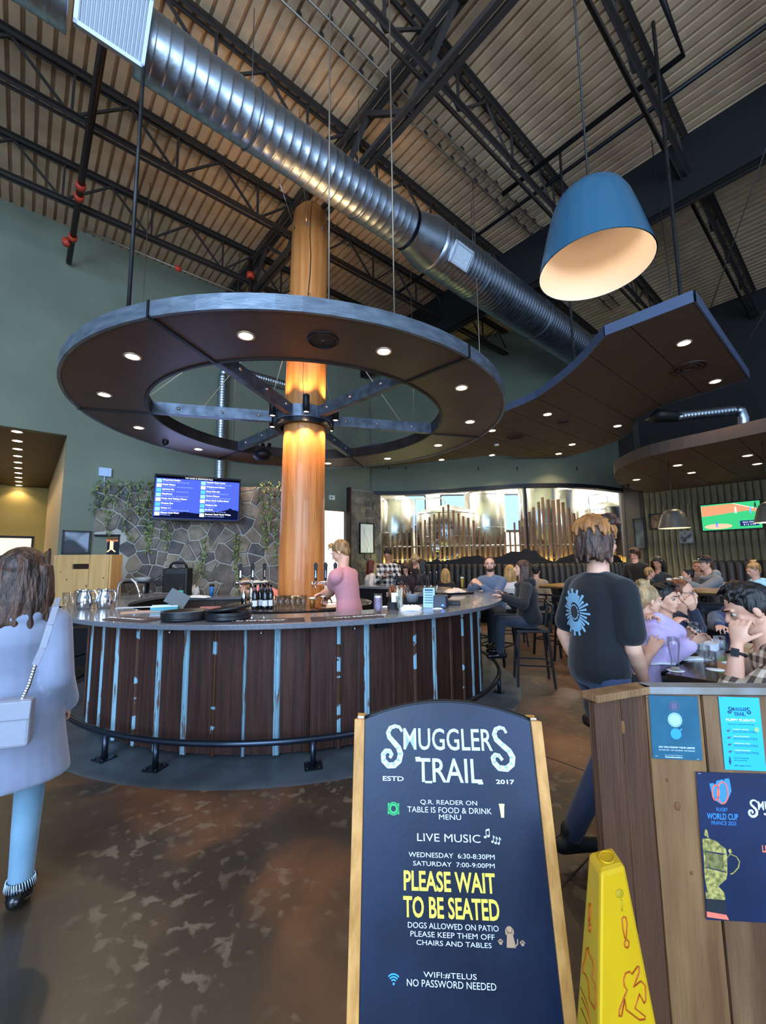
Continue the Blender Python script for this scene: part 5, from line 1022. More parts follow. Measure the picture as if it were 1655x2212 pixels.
wallpic(1382, 1153, .28, .85, 'tall narrow black framed picture on the dark corner wall', mat('photo_dark', '#2b2b2c', .4, 0, '#55585c', 4)); wallpic(1423, 1126, .42, .42, 'brown square picture behind the grey pendant', mat('photo_brown', '#3a2a20', .5, 0, '#7a5a3a', 6)); wallpic(1483, 1160, .30, .32, 'small black and white photograph on the log cladding', mat('photo_bw', '#8a8a88', .6, 0, '#2e2e2e', 9), mat('frame_grey', '#77756f', .6))
# hallway: lit serving window and slatted door
t = thing('serving_window', 'warm lit serving hatch in the mustard hallway wall', 'window', ab(-.75, 16.3, 1.85)); part('frame', M_black, t, lambda m: [m.box(DA*s*.95-DB*.05, (.06, .08, 1.0), Euler((0, 0, PI/2-AZ)).to_matrix()) for s in (-1, 1)]+[m.box(UP*s*.5-DB*.05, (1.96, .08, .07), Euler((0, 0, PI/2-AZ)).to_matrix()) for s in (-1, 1)]); part('lit_opening', emis('kitchen_glow', '#ffd9a0', 1.6), t, lambda m: m.box(-DB*.02, (1.86, .02, .95), Euler((0, 0, PI/2-AZ)).to_matrix()))
t = thing('slatted_gate', 'dark slatted gate at the hallway corner', 'gate', ab(OA-.03, 11.6, 0)); part('frame', M_black, t, lambda m: m.box((0, 0, 1.85), (.03, .03, .06)))
for i in range(14): part('slat', MATS['dark_timber'], t, lambda m: m.box(DB*(i*.19)+UP*(.93), (.04, .09, 1.85), Euler((0, 0, PI/2-AZ)).to_matrix()))
# ================================================================== VINES
M_vine = mat('vine_leaf', '#8f9c62', .6, 0, '#61703f', 20); M_stem = mat('vine_stem', '#4d4a2c', .7)
def vine(s0, ztop, length, label, dens=26, off=.10):
    t = thing('hanging_vine', label, 'vine', sw(s0, ztop, off), 0, 'vines hanging over the stone wall'); r = random.Random(int(s0*100)); pts = [Vector((0, .12, .02)), Vector((0, .02, .05))]; n = int(length/.07)+2
    x = 0
    for i in range(n): x += r.uniform(-.02, .02); pts.append(SX*x+UP*(-i*.07)+SN*r.uniform(-.02, .03))
    part('stem', M_stem, t, lambda m: m.tube(pts, .004, 5))
    def lv(m):
        for p in pts[1:]:
            for _ in range(max(4, dens//6)):
                c = p+SX*r.uniform(-.06, .06)+SN*r.uniform(0, .05)+UP*r.uniform(-.04, .04); M3 = Euler((r.uniform(-.7, .7), r.uniform(-.9, .9), r.uniform(0, 6))).to_matrix(); L_ = r.uniform(.045, .07)
                vs = [M3@Vector(v) for v in ((0, 0, 0), (-.4*L_, 0, -.5*L_), (0, .12*L_, -.55*L_), (.4*L_, 0, -.5*L_), (0, 0, -1.1*L_))]; m.add([c+v for v in vs], [(0, 1, 2), (0, 2, 3), (1, 4, 2), (2, 4, 3)], False)
    o = part('foliage', M_vine, t, lv); o['kind'] = 'stuff'; return t
for i, (s0, L_) in enumerate([(.08, .55), (.22, .85), (.45, .35), (.62, .95), (.80, .5), (.98, .9), (1.15, .4), (1.30, 1.15), (1.48, .7), (3.02, 1.25), (3.2, .8), (3.38, 1.5), (3.55, .9), (3.7, 1.3)]):
    vine(s0, 3.03, L_, f'green trailing vine on the stone wall, {ORD[i]} from its left end' if i < 9 else f'green trailing vine between television and log column, {ORD[i-9]} from the television')
for i, (s0, z, L_) in enumerate([(1.02, 2.25, .45), (2.0, 1.95, .6), (2.62, 1.9, 1.0), (2.55, 2.0, .3)]): vine(s0, z, L_, f'low loose vine clinging to the stones, {["left of the television","under its left half","longest, under its right corner","short, beside the longest"][i]}', 30, .05)
# ================================================================== PEOPLE
def cloth_mat(name, c, c2=None, bump=.35, rough=.85, bs=7): return mat('cloth_'+name, c, rough, 0, c2 or c, 5, bump=bump, bscale=bs, bstretch=(1, 1, .45), sheen=.15)
M_skin = mat('skin_fair', '#d9a58c', .5, 0, '#cf967c', 9, spec=.35, bump=.02, bscale=60); M_skin2 = mat('skin_tan', '#b98263', .5, 0, '#ab7456', 9, spec=.35)
M_eye = mat('eye_white', '#a5988f', .6); M_iris = mat('iris_dark', '#2b2019', .2); M_lip = mat('lip', '#b56a62', .5)
def hair_mat(name, a, b_, s=30): return mat('hair_'+name, a, .5, 0, b_, s, stretch=(1, 1, .22), bump=.9, bscale=45, bstretch=(1, 1, .2), lo=.4, hi=.62)
HB = dict(brown=hair_mat('brown', '#2e1d16', '#543628'), black=hair_mat('black', '#100d0e', '#221b1a'), blonde=hair_mat('blonde', '#c49a5c', '#8e6a3c'), ash=hair_mat('ash', '#b9976a', '#8c7050'), ginger=hair_mat('ginger', '#8a4a22', '#5a2e18'), auburn=hair_mat('auburn', '#6a2c1c', '#43190f'), sandy=hair_mat('sandy', '#a9804e', '#6e4e2e'), copper=hair_mat('copper', '#b87a40', '#7a4a26', 14), grey=hair_mat('grey', '#8b7768', '#5f5046'))
M_jean = cloth_mat('jean', '#2c3442', '#242b38'); M_jeanl = cloth_mat('light_jean', '#7392a6', '#5f7e94'); M_blk = cloth_mat('black', '#14151a', '#0f1014'); M_shoe = mat('black_leather', '#101114', .25, coat=.3)
HIP = {}
def ik(A, T, l1, l2, pole):
    A, T = Vector(A), Vector(T); d = T-A; L = min(d.length, (l1+l2)*.995); d = d.normalized() if d.length > 1e-6 else Vector((0, 0, -1)); T = A+d*L
    x = (l1*l1-l2*l2+L*L)/(2*L); y = math.sqrt(max(l1*l1-x*x, 0)); p = Vector(pole); p = p-d*p.dot(d); p = p.normalized() if p.length > 1e-5 else d.orthogonal().normalized()
    return A+d*x+p*y, T
def hand(m, W, d, pn, side, curl, s):
    d = Vector(d).normalized(); pn = Vector(pn); pn = (pn-d*pn.dot(d)).normalized(); ac = d.cross(pn)*side; W = Vector(W)
    m.loft([(W-d*.02*s, ac*.024*s, pn*.018*s), (W+d*.02*s, ac*.028*s, pn*.016*s), (W+d*.06*s, ac*.040*s, pn*.015*s), (W+d*.095*s, ac*.041*s, pn*.012*s)], 12)
    for i in range(4):
        b = W+d*.09*s+ac*(.033-.022*i)*s; f = [.92, 1, .95, .76][i]; dd = (d+ac*(.10-.065*i)).normalized(); c = curl*(1+.08*i)
        ax = pn.cross(dd).normalized() if False else dd.cross(pn).normalized(); r = .0088*s
        for L, k in ((.043, .45), (.027, 1), (.021, .8)):
            dd = (Matrix.Rotation(c*k, 3, ax)@dd).normalized(); e = b+dd*L*f*s; m.capsule(b, e, r, r*.9, 8); b = e; r *= .9
    b = W+d*.025*s+ac*.024*s; dd = (d*.65+ac*.7+pn*.25).normalized()
    for L, k in ((.040, 0), (.030, .5), (.024, .6)):
        ax = dd.cross((pn+d*.4)).normalized(); dd = (Matrix.Rotation(curl*k*.7, 3, ax)@dd).normalized(); e = b+dd*L*s; m.capsule(b, e, .0115*s, .0095*s, 8); b = e
TORSO = [(-.16, .095, .085), (-.10, .145, .105), (0, .166, .118), (.15, .160, .114), (.35, .143, .102), (.5, .150, .108), (.68, .168, .117), (.80, .172, .112), (.89, .150, .096), (.95, .100, .080), (1.0, .064, .062)]
TORSOF = [(-.16, .095, .09), (-.10, .150, .11), (0, .170, .122), (.15, .155, .112), (.35, .122, .092), (.5, .130, .102), (.66, .148, .128), (.80, .152, .105), (.89, .135, .088), (.95, .085, .072), (1.0, .054, .054)]
def person(label, head, face, pose='stand', fem=False, belly=1.0, top='black', top_mat=None, sleeve='short', hem=-.12, bottom=None, shoes=None, skin=None, hair='short', hair_col='brown', lean=4, lean2=4, yaw=0, pitch=0, roll=0, hands=(None, None), curls=(.5, .5), poles=(None, None), palms=(None, None), vox=.012, near=False, s=None, legs=None, extra=None, group=None, beard=None, specs=False, cap=None, side=0, grow=.014, hood=False, arm_r=1.0, headscale=1.0, flare=None):
    """head: world position of the head centre. The figure is posed in a frame facing +Y and turned by its root."""
    skin = skin or M_skin; HW = Vector(head); Rz = Matrix.Rotation(-math.radians(face), 3, 'Z'); inv = Rz.inverted()
    lr, l2 = math.radians(lean), math.radians(lean2+lean); sr = math.radians(side)
    u1 = Vector((math.sin(sr), math.sin(lr), math.cos(lr))).normalized(); u2 = Vector((math.sin(sr), math.sin(l2), math.cos(l2))).normalized()
    hl = u1*.22+u2*.29+((u2+UP*1.5).normalized() if lean2+lean < 60 else u2)*.168
    hipst = .93
    if s is None: s = HW.z/(hipst+hl.z) if pose == 'stand' else (1.0 if not fem else .95)
    hz = hipst*s if pose == 'stand' else HW.z-hl.z*s
    off = Rz@(hl*s); root = Vector((HW.x-off.x, HW.y-off.y, 0)); t = thing('person', label, 'person', root, -math.radians(face), group)
    HIP[t.name] = hz if pose == 'sit' else None
    toL = lambda w: inv@(Vector(w)-root)
    H0 = Vector((0, 0, hz)); Wst = H0+u1*.22*s; NK = Wst+u2*.29*s; HC = H0+hl*s
    def spine(tt):
        return H0+u1*tt*.51*s if tt < .43 else Wst+u2*(tt-.43)*.51*s
    def frames(tt): u = u1 if tt < .43 else u2; r = Vector((1, 0, 0)); r = (r-u*r.dot(u)).normalized(); return r, u.cross(r)
    TP = TORSOF if fem else TORSO
    def torso(m, g, t0, t1, fl=0.0):
        rings = []
        for tt, rx, ry in TP:
            if tt < t0-.001 or tt > t1+.001: continue
            r, f = frames(tt); b = 1+(belly-1)*max(0, 1-abs(tt-.25)/.45); yo = .03*(belly-1)*3*max(0, 1-abs(tt-.25)/.4); k = fl*max(0, .3-tt)
            rings.append((spine(tt)+f*(yo)*s, r*(rx*b+g+k)*s, f*(ry*b+g+k*.8)*s))
        m.loft(rings, 22)
    SHW = .152 if fem else .178
    ru, fu = frames(.8); SH = {}
    for q in (-1, 1): SH[q] = spine(.84)+ru*q*SHW*s-u2*.01*s
    # arms
    arms = {}
    for i, q in enumerate((-1, 1)):
        tg = hands[i]; l1, l2_ = .285*s, .25*s
        if tg is None: T = SH[q]+Vector((q*.06, .05, -.50))*s
        elif isinstance(tg, tuple) and tg[0] == 'L': T = H0*0+Vector(tg[1])*s+Vector((0, 0, hz-hipst*s)) if False else Vector(tg[1])+H0
        else: T = toL(tg)
        pole = poles[i] or Vector((q*.5, -.6, -.6)); E, T = ik(SH[q], T, l1, l2_, pole); arms[q] = (SH[q], E, T)
    # legs
    LG = {}
    for i, q in enumerate((-1, 1)):
        hip = H0+Vector((q*.088*s, 0, -.02*s))
        if legs and legs[i]: 
            A = toL(legs[i]) if not isinstance(legs[i], tuple) else Vector(legs[i]); K, A = ik(hip, A, .43*s, .41*s, (0, 1, .1))
        elif pose == 'stand': A = Vector((q*.10*s, -.01, .085*s)); K, A = ik(hip, A, .43*s, .41*s, (0, 1, 0))
        else: K = hip+Vector((q*.06, .40, .01))*s; A = K+Vector((0, .02, -.40))*s; A.z = max(A.z, .09)
        LG[q] = (hip, K, A)
    # head frame
    HR = Matrix.Rotation(-math.radians(yaw), 3, 'Z')@Matrix.Rotation(-math.radians(pitch), 3, 'X')@Matrix.Rotation(math.radians(roll), 3, 'Y'); hs = s*headscale*(.96 if fem else 1.0)
    if s < .8: hs = s*1.25
    hp = lambda x, y, z: HC+HR@(Vector((x, y, z))*hs)
    seg = 12 if near else 10
    def armp(m, q, g, frac=1.0, wrist=True):
        S_, E, T = arms[q]; k = arm_r*(.88 if fem else 1.0)
        m.ball(S_, (.058*k+g)*s, 12, 8); m.capsule(S_, E, (.052*k+g)*s, (.042*k+g)*s, seg)
        if frac > 1: m.capsule(E, T, (.041*k+g)*s, (.029+g)*s, seg)
    b = MB(); torso(b, -.012, -.16, 1.0)
    b.capsule(NK-u2*.04*s, hp(0, -.012, -.07), (.052 if fem else .060)*s, (.050 if fem else .056)*s, 14)
    for q in (-1, 1):
        S_, E, T = arms[q]; k = arm_r*(.88 if fem else 1.0); b.capsule(S_, E, .045*k*s, .040*k*s, seg); b.capsule(E, E.lerp(T, .35), .040*k*s, .041*k*s, seg); b.capsule(E.lerp(T, .35), T, .041*k*s, .025*s, seg)
        i = 0 if q < 0 else 1; d = (T-E).normalized(); pn = palms[i] or Vector((-q*.8, 0, -.3)) if abs(d.z) > .6 else (palms[i] or Vector((0, 0, -1)))
        if palms[i]: pn = inv@Vector(palms[i])
        hand(b, T, d, pn, q if True else 1, curls[i], s*(.94 if fem else 1.02)); hip, K, A = LG[q]
        b.capsule(hip, K, .075*s, .048*s, seg); b.capsule(K, A, .048*s, .032*s, seg); fd = Vector((q*.12, 1, 0)).normalized(); b.capsule(A-UP*.03*s, A+fd*.13*s-UP*.045*s, .032*s, .022*s, 8)
    # head
    E3 = Matrix(HR)
    def el(x, y, z, rx, ry, rz, n=16): b.ball(hp(x, y, z), (rx*hs, ry*hs, rz*hs), n, 12, E3)
    el(0, -.012, .030, .076, .096, .088, 24); el(0, .020, -.028, .060, .068, .080, 20); el(0, .050, -.086, .026, .026, .022); el(0, .02, -.07, .048, .055, .035)
    for q in (-1, 1):
        b.capsule(hp(q*.056, -.002, -.050), hp(q*.018, .055, -.090), .018*hs, .018*hs, 8); el(q*.036, .056, -.022, .022, .020, .022); el(q*.080, -.008, -.008, .009, .018, .030); b.capsule(hp(q*.012, .088, .026), hp(q*.044, .076, .024), .009*hs, .008*hs, 8); el(q*.011, .096, -.030, .008, .009, .007)
    b.capsule(hp(0, .086, .018), hp(0, .108, -.022), .008*hs, .012*hs, 10); el(0, .084, -.053, .022, .012, .006); el(0, .082, -.063, .018, .011, .007)
    body = remesh(b, 'body', [skin], t, vox*s if not near else vox, 2)
    if not near and vox >= .014: pass
    for q in (-1, 1):
        def ey(m, q=q):
            m.ball(hp(q*.031, .0735, .004), .0112*hs, 12, 8); m.mi = 1; m.ball(hp(q*.031, .0775, .004), .0088*hs, 10, 6)
        m = MB(); ey(m); m.build('eye', [M_eye, M_iris], t)
    hc = HB[hair_col]
    part('eyebrows', hc, t, lambda m: [m.capsule(hp(q*.016, .099, .028), hp(q*.045, .083, .030), .0045*hs, .003*hs, 6) for q in (-1, 1)])
    part('lips', M_lip if fem else mat('lip_pale', '#b87c6c', .5), t, lambda m: (m.ball(hp(0, .0905, -.054), (.021*hs, .007*hs, .005*hs), 12, 6, E3), m.ball(hp(0, .0885, -.062), (.017*hs, .007*hs, .005*hs), 12, 6, E3)))
    # clothes
    tm = top_mat or cloth_mat(top, top)
    c = MB(); torso(c, grow, hem if hem > -.16 else -.16, .955)
    for q in (-1, 1):
        S_, E, T = arms[q]; k = arm_r*(.88 if fem else 1.0); c.capsule(spine(.90)+ru*q*.05*s, S_+UP*.005, (.050+grow)*s, (.054*k+grow)*s, 12)
        if sleeve == 'short': Em = S_.lerp(E, .56 if arm_r > 1.15 else .72); c.capsule(S_, Em, (.054*k+grow)*s, (.056*k+grow)*s, 14)
        elif sleeve == 'rolled': c.capsule(S_, E, (.054*k+grow)*s, (.044*k+grow)*s, 14); c.capsule(E, E.lerp(T, .25), (.044*k+grow)*s, (.046*k+grow)*s, 14)
        else: c.capsule(S_, E, (.054*k+grow)*s, (.046*k+grow)*s, 14); c.capsule(E, E.lerp(T, .93), (.045*k+grow)*s, (.030+grow)*s, 14)
    if fem:
        r, f = frames(.62)
        for q in (-1, 1): c.ball(spine(.64)+r*q*.07*s+f*.085*s, .062*s, 12, 8)
    if hood:
        r, f = frames(.95); c.tube([spine(.93)+(r*math.cos(a)*.105+f*math.sin(a)*.095)*s+u2*(.035 if math.sin(a) < 0 else .0)*s for a in [2*PI*i/16 for i in range(16)]], .036*s, 8, closed=True); c.ball(spine(.92)-f*.11*s, (.10*s, .05*s, .075*s), 12, 8)
    elif sleeve != 'tank':
        r, f = frames(.95); c.tube([spine(.965)+(r*math.cos(a)*.078+f*math.sin(a)*.072)*s for a in [2*PI*i/16 for i in range(16)]], .016*s, 8, closed=True)
    if flare: flare(c, spine, frames, s, H0, inv)
    remesh(c, 'top', [tm], t, max(vox, .009)*(s if not near else 1), 3)
    p = MB(); torso(p, .006, -.16, .15)
    for q in (-1, 1):
        hip, K, A = LG[q]; p.capsule(hip, K, .093*s, .064*s, 14); p.capsule(K, A.lerp(K, .04), .066*s, .052*s, 14)
    remesh(p, 'trousers', [bottom or M_jean], t, max(vox, .012), 3)
    for q in (-1, 1):
        hip, K, A = LG[q]; fd = Vector((q*.12, 1, 0)).normalized()
        if legs and legs[0 if q < 0 else 1]: dn = (K-A).normalized(); fd = (Vector((0, 1, 0))-dn*dn.y+Vector((0, 0, -.25))).normalized() if A.z > .13*s else fd
        m = MB(); m.capsule(A-fd*.05*s-UP*.035*s, A+fd*.15*s-UP*.048*s, .040*s, .032*s, 12); m.capsule(A+UP*.03*s, A-UP*.02*s, .046*s, .044*s, 12)
        remesh(m, 'shoe', [shoes or M_shoe], t, .012, 2)
    # hair
    h = MB(); rr = random.Random(hash(label) % 1000 if False else len(label)*7+int(HW.x*10) % 97)
    def he(x, y, z, rx, ry, rz, n=14): h.ball(hp(x, y, z), (rx*hs, ry*hs, rz*hs), n, 10, E3)
    def lock(pts, r0, r1):
        P = [hp(*q) for q in pts]; h.tube(P, [(r0+(r1-r0)*i/(len(P)-1))*hs for i in range(len(P))], 7)
    if hair != 'none':
        v = {'short': 1.0, 'buzz': .965, 'tousled': 1.08, 'long': 1.06, 'bob': 1.1, 'bun': 1.03, 'slick': 1.03}[hair]
        he(0, -.022, .046, .082*v, .098*v, .084*v, 22); he(0, -.058, .0, .070*v, .050*v, .075*v)
        for q in (-1, 1): he(q*.070, -.02, .018, .016*v, .045, .042)
        if hair in ('short', 'slick', 'tousled'):
            n = {'short': 26, 'slick': 22, 'tousled': 60}[hair]
            for i in range(n):
                a = rr.uniform(-1.6, 1.6); y0 = rr.uniform(-.08, .05); zz = .05+.082*v*math.cos(a*.75)*math.sqrt(max(0.1, 1-(y0/.11)**2)); x0 = .078*v*math.sin(a)*math.sqrt(max(.1, 1-(y0/.11)**2)); L_ = .05 if hair != 'tousled' else .06; k = .012 if hair == 'tousled' else .006
                lock([(x0, y0, zz), (x0*1.06+rr.uniform(-k, k), y0+L_*.5, zz+.004+rr.uniform(0, k)), (x0*1.1+rr.uniform(-k, k)*2, y0+L_*.95, zz-.012)], .013, .005)
            if hair == 'tousled':
                he(0, -.035, -.01, .084, .082, .085)
                for i in range(70):
                    a = rr.uniform(1.3, 4.98); ca, sa = math.sin(a), -abs(math.cos(a)) if rr.random() < .8 else .1; z0 = rr.uniform(-.02, .06)
                    lock([(ca*.080, sa*.09-.015, z0), (ca*.088, sa*.100-.02, z0-.04), (ca*.085+rr.uniform(-.014, .014), sa*.102-.022, z0-.09)], .017, .008)
        if hair in ('long', 'bob'):
            Lh = .30 if hair == 'long' else .215
            for q in (-1, 1):
                for j in range(9):
                    y = -.07+j*.012; ll = Lh*rr.uniform(.82, 1.05); xx = .078+.006*rr.random(); lock([(q*xx, y, .05), (q*(xx+.014), y-.004, -.02), (q*(xx+.020+rr.uniform(-.006, .012)), y-.012, -ll*.5), (q*(xx+rr.uniform(-.012, .02)), y-.018, -ll)], .022, .010)
            for j in range(15):
                x = -.085+.17*j/14; yy = -.10+.035*(x/.085)**2; ll = Lh*rr.uniform(.9, 1.12); lock([(x*.7, yy*.8, .09), (x, yy-.008, 0), (x*1.12, yy-.018, -ll*.5), (x*1.15+rr.uniform(-.015, .015), yy-.012+rr.uniform(-.01, .01), -ll)], .026, .012)
        if hair == 'bun':
            he(0, -.045, .135, .045, .042, .038); 
            for i in range(16): a = rr.uniform(0, 6.28); e_ = rr.uniform(0, 6.28); lock([(.035*math.cos(a), -.045+.035*math.sin(a), .13), (.05*math.cos(a+.6), -.045+.05*math.sin(a+.6), .145+rr.uniform(-.02, .02)), (.04*math.cos(a+1.3), -.045+.04*math.sin(a+1.3), .15)], .012, .007)
        remesh(h, 'hair', [hc], t, max(vox*.8, .0065) if near else .010, 1 if hair in ('tousled', 'bob', 'long', 'bun') else 2)
    if beard:
        m = MB(); m.ball(hp(0, .046, -.080), (.046*hs, .046*hs, .036*hs), 14, 10, E3)
        for q in (-1, 1): m.capsule(hp(q*.062, .012, -.035), hp(q*.035, .05, -.085), .016*hs, .022*hs, 8)
        m.capsule(hp(-.022, .088, -.043), hp(.022, .088, -.043), .0065*hs, .0065*hs, 8); remesh(m, 'beard', [HB[beard]], t, .006, 1)
    if specs:
        def sp(m):
            for q in (-1, 1): m.tube([hp(q*.034+.026*math.cos(a), .096-.004*abs(math.cos(a)), .002+.019*math.sin(a)) for a in [2*PI*i/18 for i in range(18)]], .0022*hs, 5, closed=True); m.cyl(hp(q*.060, .092, .006), hp(q*.082, .0, .008), .002*hs, n=5)
            m.cyl(hp(-.008, .101, .008), hp(.008, .101, .008), .002*hs, n=5)
        part('spectacles', mat('specs_frame', '#4a2620', .3), t, sp)
    if cap:
        def cp(m):
            vs = []; n = 20; k = 6
            for i in range(k+1):
                th = (PI/2)*i/k
                for j in range(n): a = 2*PI*j/n; vs.append(hp(.090*math.cos(a)*math.cos(th), -.010+.108*math.sin(a)*math.cos(th), .045+.085*math.sin(th)))
            m.add(vs, [(i*n+j, i*n+(j+1) % n, (i+1)*n+(j+1) % n, (i+1)*n+j) for i in range(k) for j in range(n)], True)
            vs = []; 
            for i in range(9):
                a = PI*(.12+.76*i/8)
                for rr_, z, in ((.098, .052), (.165, .036), (.165, .030), (.098, .046)): vs.append(hp(.9*rr_*math.cos(a), -.010+1.05*rr_*math.sin(a)+.01, z))
            m.add(vs, [(i*4+j, i*4+(j+1) % 4, (i+1)*4+(j+1) % 4, (i+1)*4+j) for i in range(8) for j in range(4)]+[(0, 3, 2, 1), (32, 33, 34, 35)], True)
        cpo = part('baseball_cap', cap, t, cp); part('cap_button', cap, cpo, lambda m: m.ball(hp(0, -.01, .131), .006*hs, 8, 5)); part('cap_badge', M_paper, cpo, lambda m: m.ball(hp(0, .094, .078), (.022*hs, .004*hs, .010*hs), 10, 5, E3))
    if extra: extra(t, dict(hp=hp, arms=arms, legs=LG, spine=spine, frames=frames, s=s, toL=toL, H0=H0, hs=hs, HC=HC, NK=NK, inv=inv))
    return t
def watch(q, mtl, dial=True):
    def f(t, k):
        S_, E, T = k['arms'][q]; d = (T-E).normalized(); c = T-d*.035; u = d.orthogonal().normalized(); v = d.cross(u)
        w = part('wrist_watch', mtl, t, lambda m: m.tube([c+(u*math.cos(a)+v*math.sin(a))*.036*k['s'] for a in [2*PI*i/20 for i in range(20)]], .0065, 6, closed=True))
        n = (k['inv']@(CAM-Vector(t.location)-Vector((0, 0, 1)))).normalized(); n = (n-d*n.dot(d)).normalized(); part('watch_face', mat('watch_glass', '#17181c', .1), w, lambda m: m.box(c+n*.038*k['s'], (.030, .036, .010), Matrix((n.cross(d), d, n)).transposed()))
    return f
# --- the woman in the grey coat, back to the camera
def coat_flare(c, spine, frames, s, H0, inv):
    c.loft([(H0+UP*.10, (.180, 0, 0), (0, .135, 0)), (H0, (.205, 0, 0), (0, .155, 0)), (H0-UP*.15, (.225, 0, 0), (0, .170, 0)), (H0-UP*.29, (.248, 0, 0), (0, .185, 0)), (H0-UP*.305, (.246, 0, 0), (0, .183, 0))], 28)
    c.tube([spine(.97)+Vector((.085*math.cos(a), -.005+.08*math.sin(a), .0 if math.sin(a) > 0 else .02)) for a in [2*PI*i/20 for i in range(20)]], .026, 8, closed=True)
    c.ball(spine(.93)+Vector((0, -.09, 0)), (.11, .04, .05), 14, 8)
M_coat = mat('cloth_coat', '#82869a', .85, 0, '#777b90', 6, bump=.35, bscale=5, bstretch=(.7, .7, 1.4), sheen=.3)
def w1x(t, k):
    sp, s = k['spine'], k['s']; P = [k['toL'](atY(*q)) for q in ((126, 1292, 2.06), (120, 1312, 1.95), (108, 1350, 1.895), (92, 1400, 1.885), (76, 1436, 1.885))]
    M_bag = mat('bag_leather', '#8f8f9c', .4, bump=.1, bscale=30)
    Q = [P[-1]]+[k['toL'](atY(*q)) for q in ((62, 1480, 1.87), (44, 1518, 1.86))]; BC = k['toL'](atY(8, 1562, 1.85))
    bag = part('shoulder_bag', M_bag, t, lambda m: (m.box(BC, (.20, .07, .19), Euler((0, .04, -.1)).to_matrix(), .94), ), label='small pale leather shoulder bag', bevel=.012); part('flap', M_bag, bag, lambda m: m.box(BC+Vector((0, -.037, .055)), (.19, .012, .075), Euler((0, .04, -.1)).to_matrix()), bevel=.004)
    def strap(m):
        for i in range(len(P)-1): m.beam(P[i], P[i+1], .024, .006, Vector((0, -1, .2)))
    part('strap', M_bag, bag, strap)
    def ch(m):
        for i in range(len(Q)-1):
            n = 7
            for j in range(n): a = Q[i].lerp(Q[i+1], (j+.5)/n); m.ball(a, (.008, .005, .011), 8, 5)
    part('chain', M_chrome, bag, ch)
    for q in (-1, 1):
        hip, K, A = k['legs'][q]; part('frayed_hem', mat('fray', '#b9cbe0', .9), t, lambda m: [m.cyl(A+Vector((.052*math.cos(a), .052*math.sin(a), .035)), A+Vector((.058*math.cos(a+.1), .058*math.sin(a+.1), .0)), .0022, .0008, 4) for a in [2*PI*i/34 for i in range(34)]]); 
        part('boot_shaft', M_shoe, t, lambda m: m.lathe([(.0, .03), (.050, .03), (.049, -.03), (.046, -.06), (0, -.06)], 18, A)); part('boot_band', M_chrome, t, lambda m: m.arcbox(.0505, .053, A.z-.042, A.z-.034, 0, 2*PI, 20, (A.x, A.y)))
h1 = atY(50, 1246, 2.08)
person('woman seen from behind in a long pale grey coat and light blue jeans', h1, -30, fem=True, top_mat=M_coat, sleeve='long', hair='bob', hair_col='brown', bottom=M_jeanl, near=True, vox=.008, grow=.034, hands=(None, ('L', (.20, .10, -.02))), poles=(None, (.12, -.7, -.7)), extra=w1x, flare=coat_flare, lean=2, lean2=2, headscale=1.22, belly=1.1)
# --- walking server in the black T-shirt
def sunprint(t, k):
    sp = k['spine']; M_sun = mat('sun_print', '#7fa4bd', .8); r, f = k['frames'](.62); c = sp(.56)+r*-.02-f*.0; 
    def pt(a, b):   # point on the back surface
        x = a; y = -math.sqrt(max(.0, 1-(x/.19)**2))*.134; return c+r*x+f*y+UP*b
    sh = part('sun_print', M_sun, t, lambda m: None)
    m = MB()
    for i in range(30):
        a = 2*PI*i/30; r0, r1 = .050, (.098 if i % 2 else .12); w = .0055
        q = [pt((rr_*math.cos(a)-ww*math.sin(a))*.8, rr_*math.sin(a)*1.05+ww*math.cos(a)) for rr_, ww in ((r0, -w*.6), (r1, -w), (r1, w), (r0, w*.6))]
        m.add(q+[v+f*.006 for v in q], [(0, 1, 2, 3), (7, 6, 5, 4), (0, 4, 5, 1), (1, 5, 6, 2), (2, 6, 7, 3), (3, 7, 4, 0)], False)
    for ang in range(12):
        a = 2*PI*ang/12; q = [pt(.043*math.cos(a)*.8, .043*math.sin(a)), pt(.034*math.cos(a)*.8, .034*math.sin(a)), pt(.034*math.cos(a+.4)*.8, .034*math.sin(a+.4)), pt(.043*math.cos(a+.4)*.8, .043*math.sin(a+.4))]; m.add(q, [(0, 1, 2, 3)], False)
    me = m.mesh('sun_print', M_sun); sh.data = me
    hp, hs = k['hp'], k['hs']; h = MB(); r_ = random.Random(5)
    for i in range(110):
        a = r_.uniform(0, 6.28); e = r_.uniform(.15, 1.1); L = r_.uniform(.3, .85); P = []
        for j in range(5):
            th = e+L*j/4+.0; w = .05*math.sin(j*1.9+i); P.append(hp(.094*math.sin(th)*math.cos(a+w), -.025+.112*math.sin(th)*math.sin(a+w), .040+.100*math.cos(th)+.004*math.sin(j*2+i)))
        h.tube(P, [.010*hs, .014*hs, .013*hs, .010*hs, .004*hs], 6)
    remesh(h, 'hair_top', [HB['copper']], t, .0065, 1, label='ginger lit top of the hair')
h2 = atY(1292, 1172, 2.35)
fl_ = atZ(1252, 1812, .10)
person('young man in black T-shirt with a blue sun print on the back, walking past', h2, 76, top='#090b12', sleeve='short', hair='tousled', hair_col='brown', near=True, vox=.0075, yaw=-10, lean=3, lean2=4, legs=(Vector((1.52, 2.55, .085)), Vector((.93, 2.30, .13))), hands=(None, atY(1392, 1470, 2.30)), curls=(.5, .6), shoes=mat('trainer', '#1a1a1d', .6), extra=sunprint, headscale=1.08, bottom=cloth_mat('indigo', '#323c58', '#262e46'), hem=-.10)
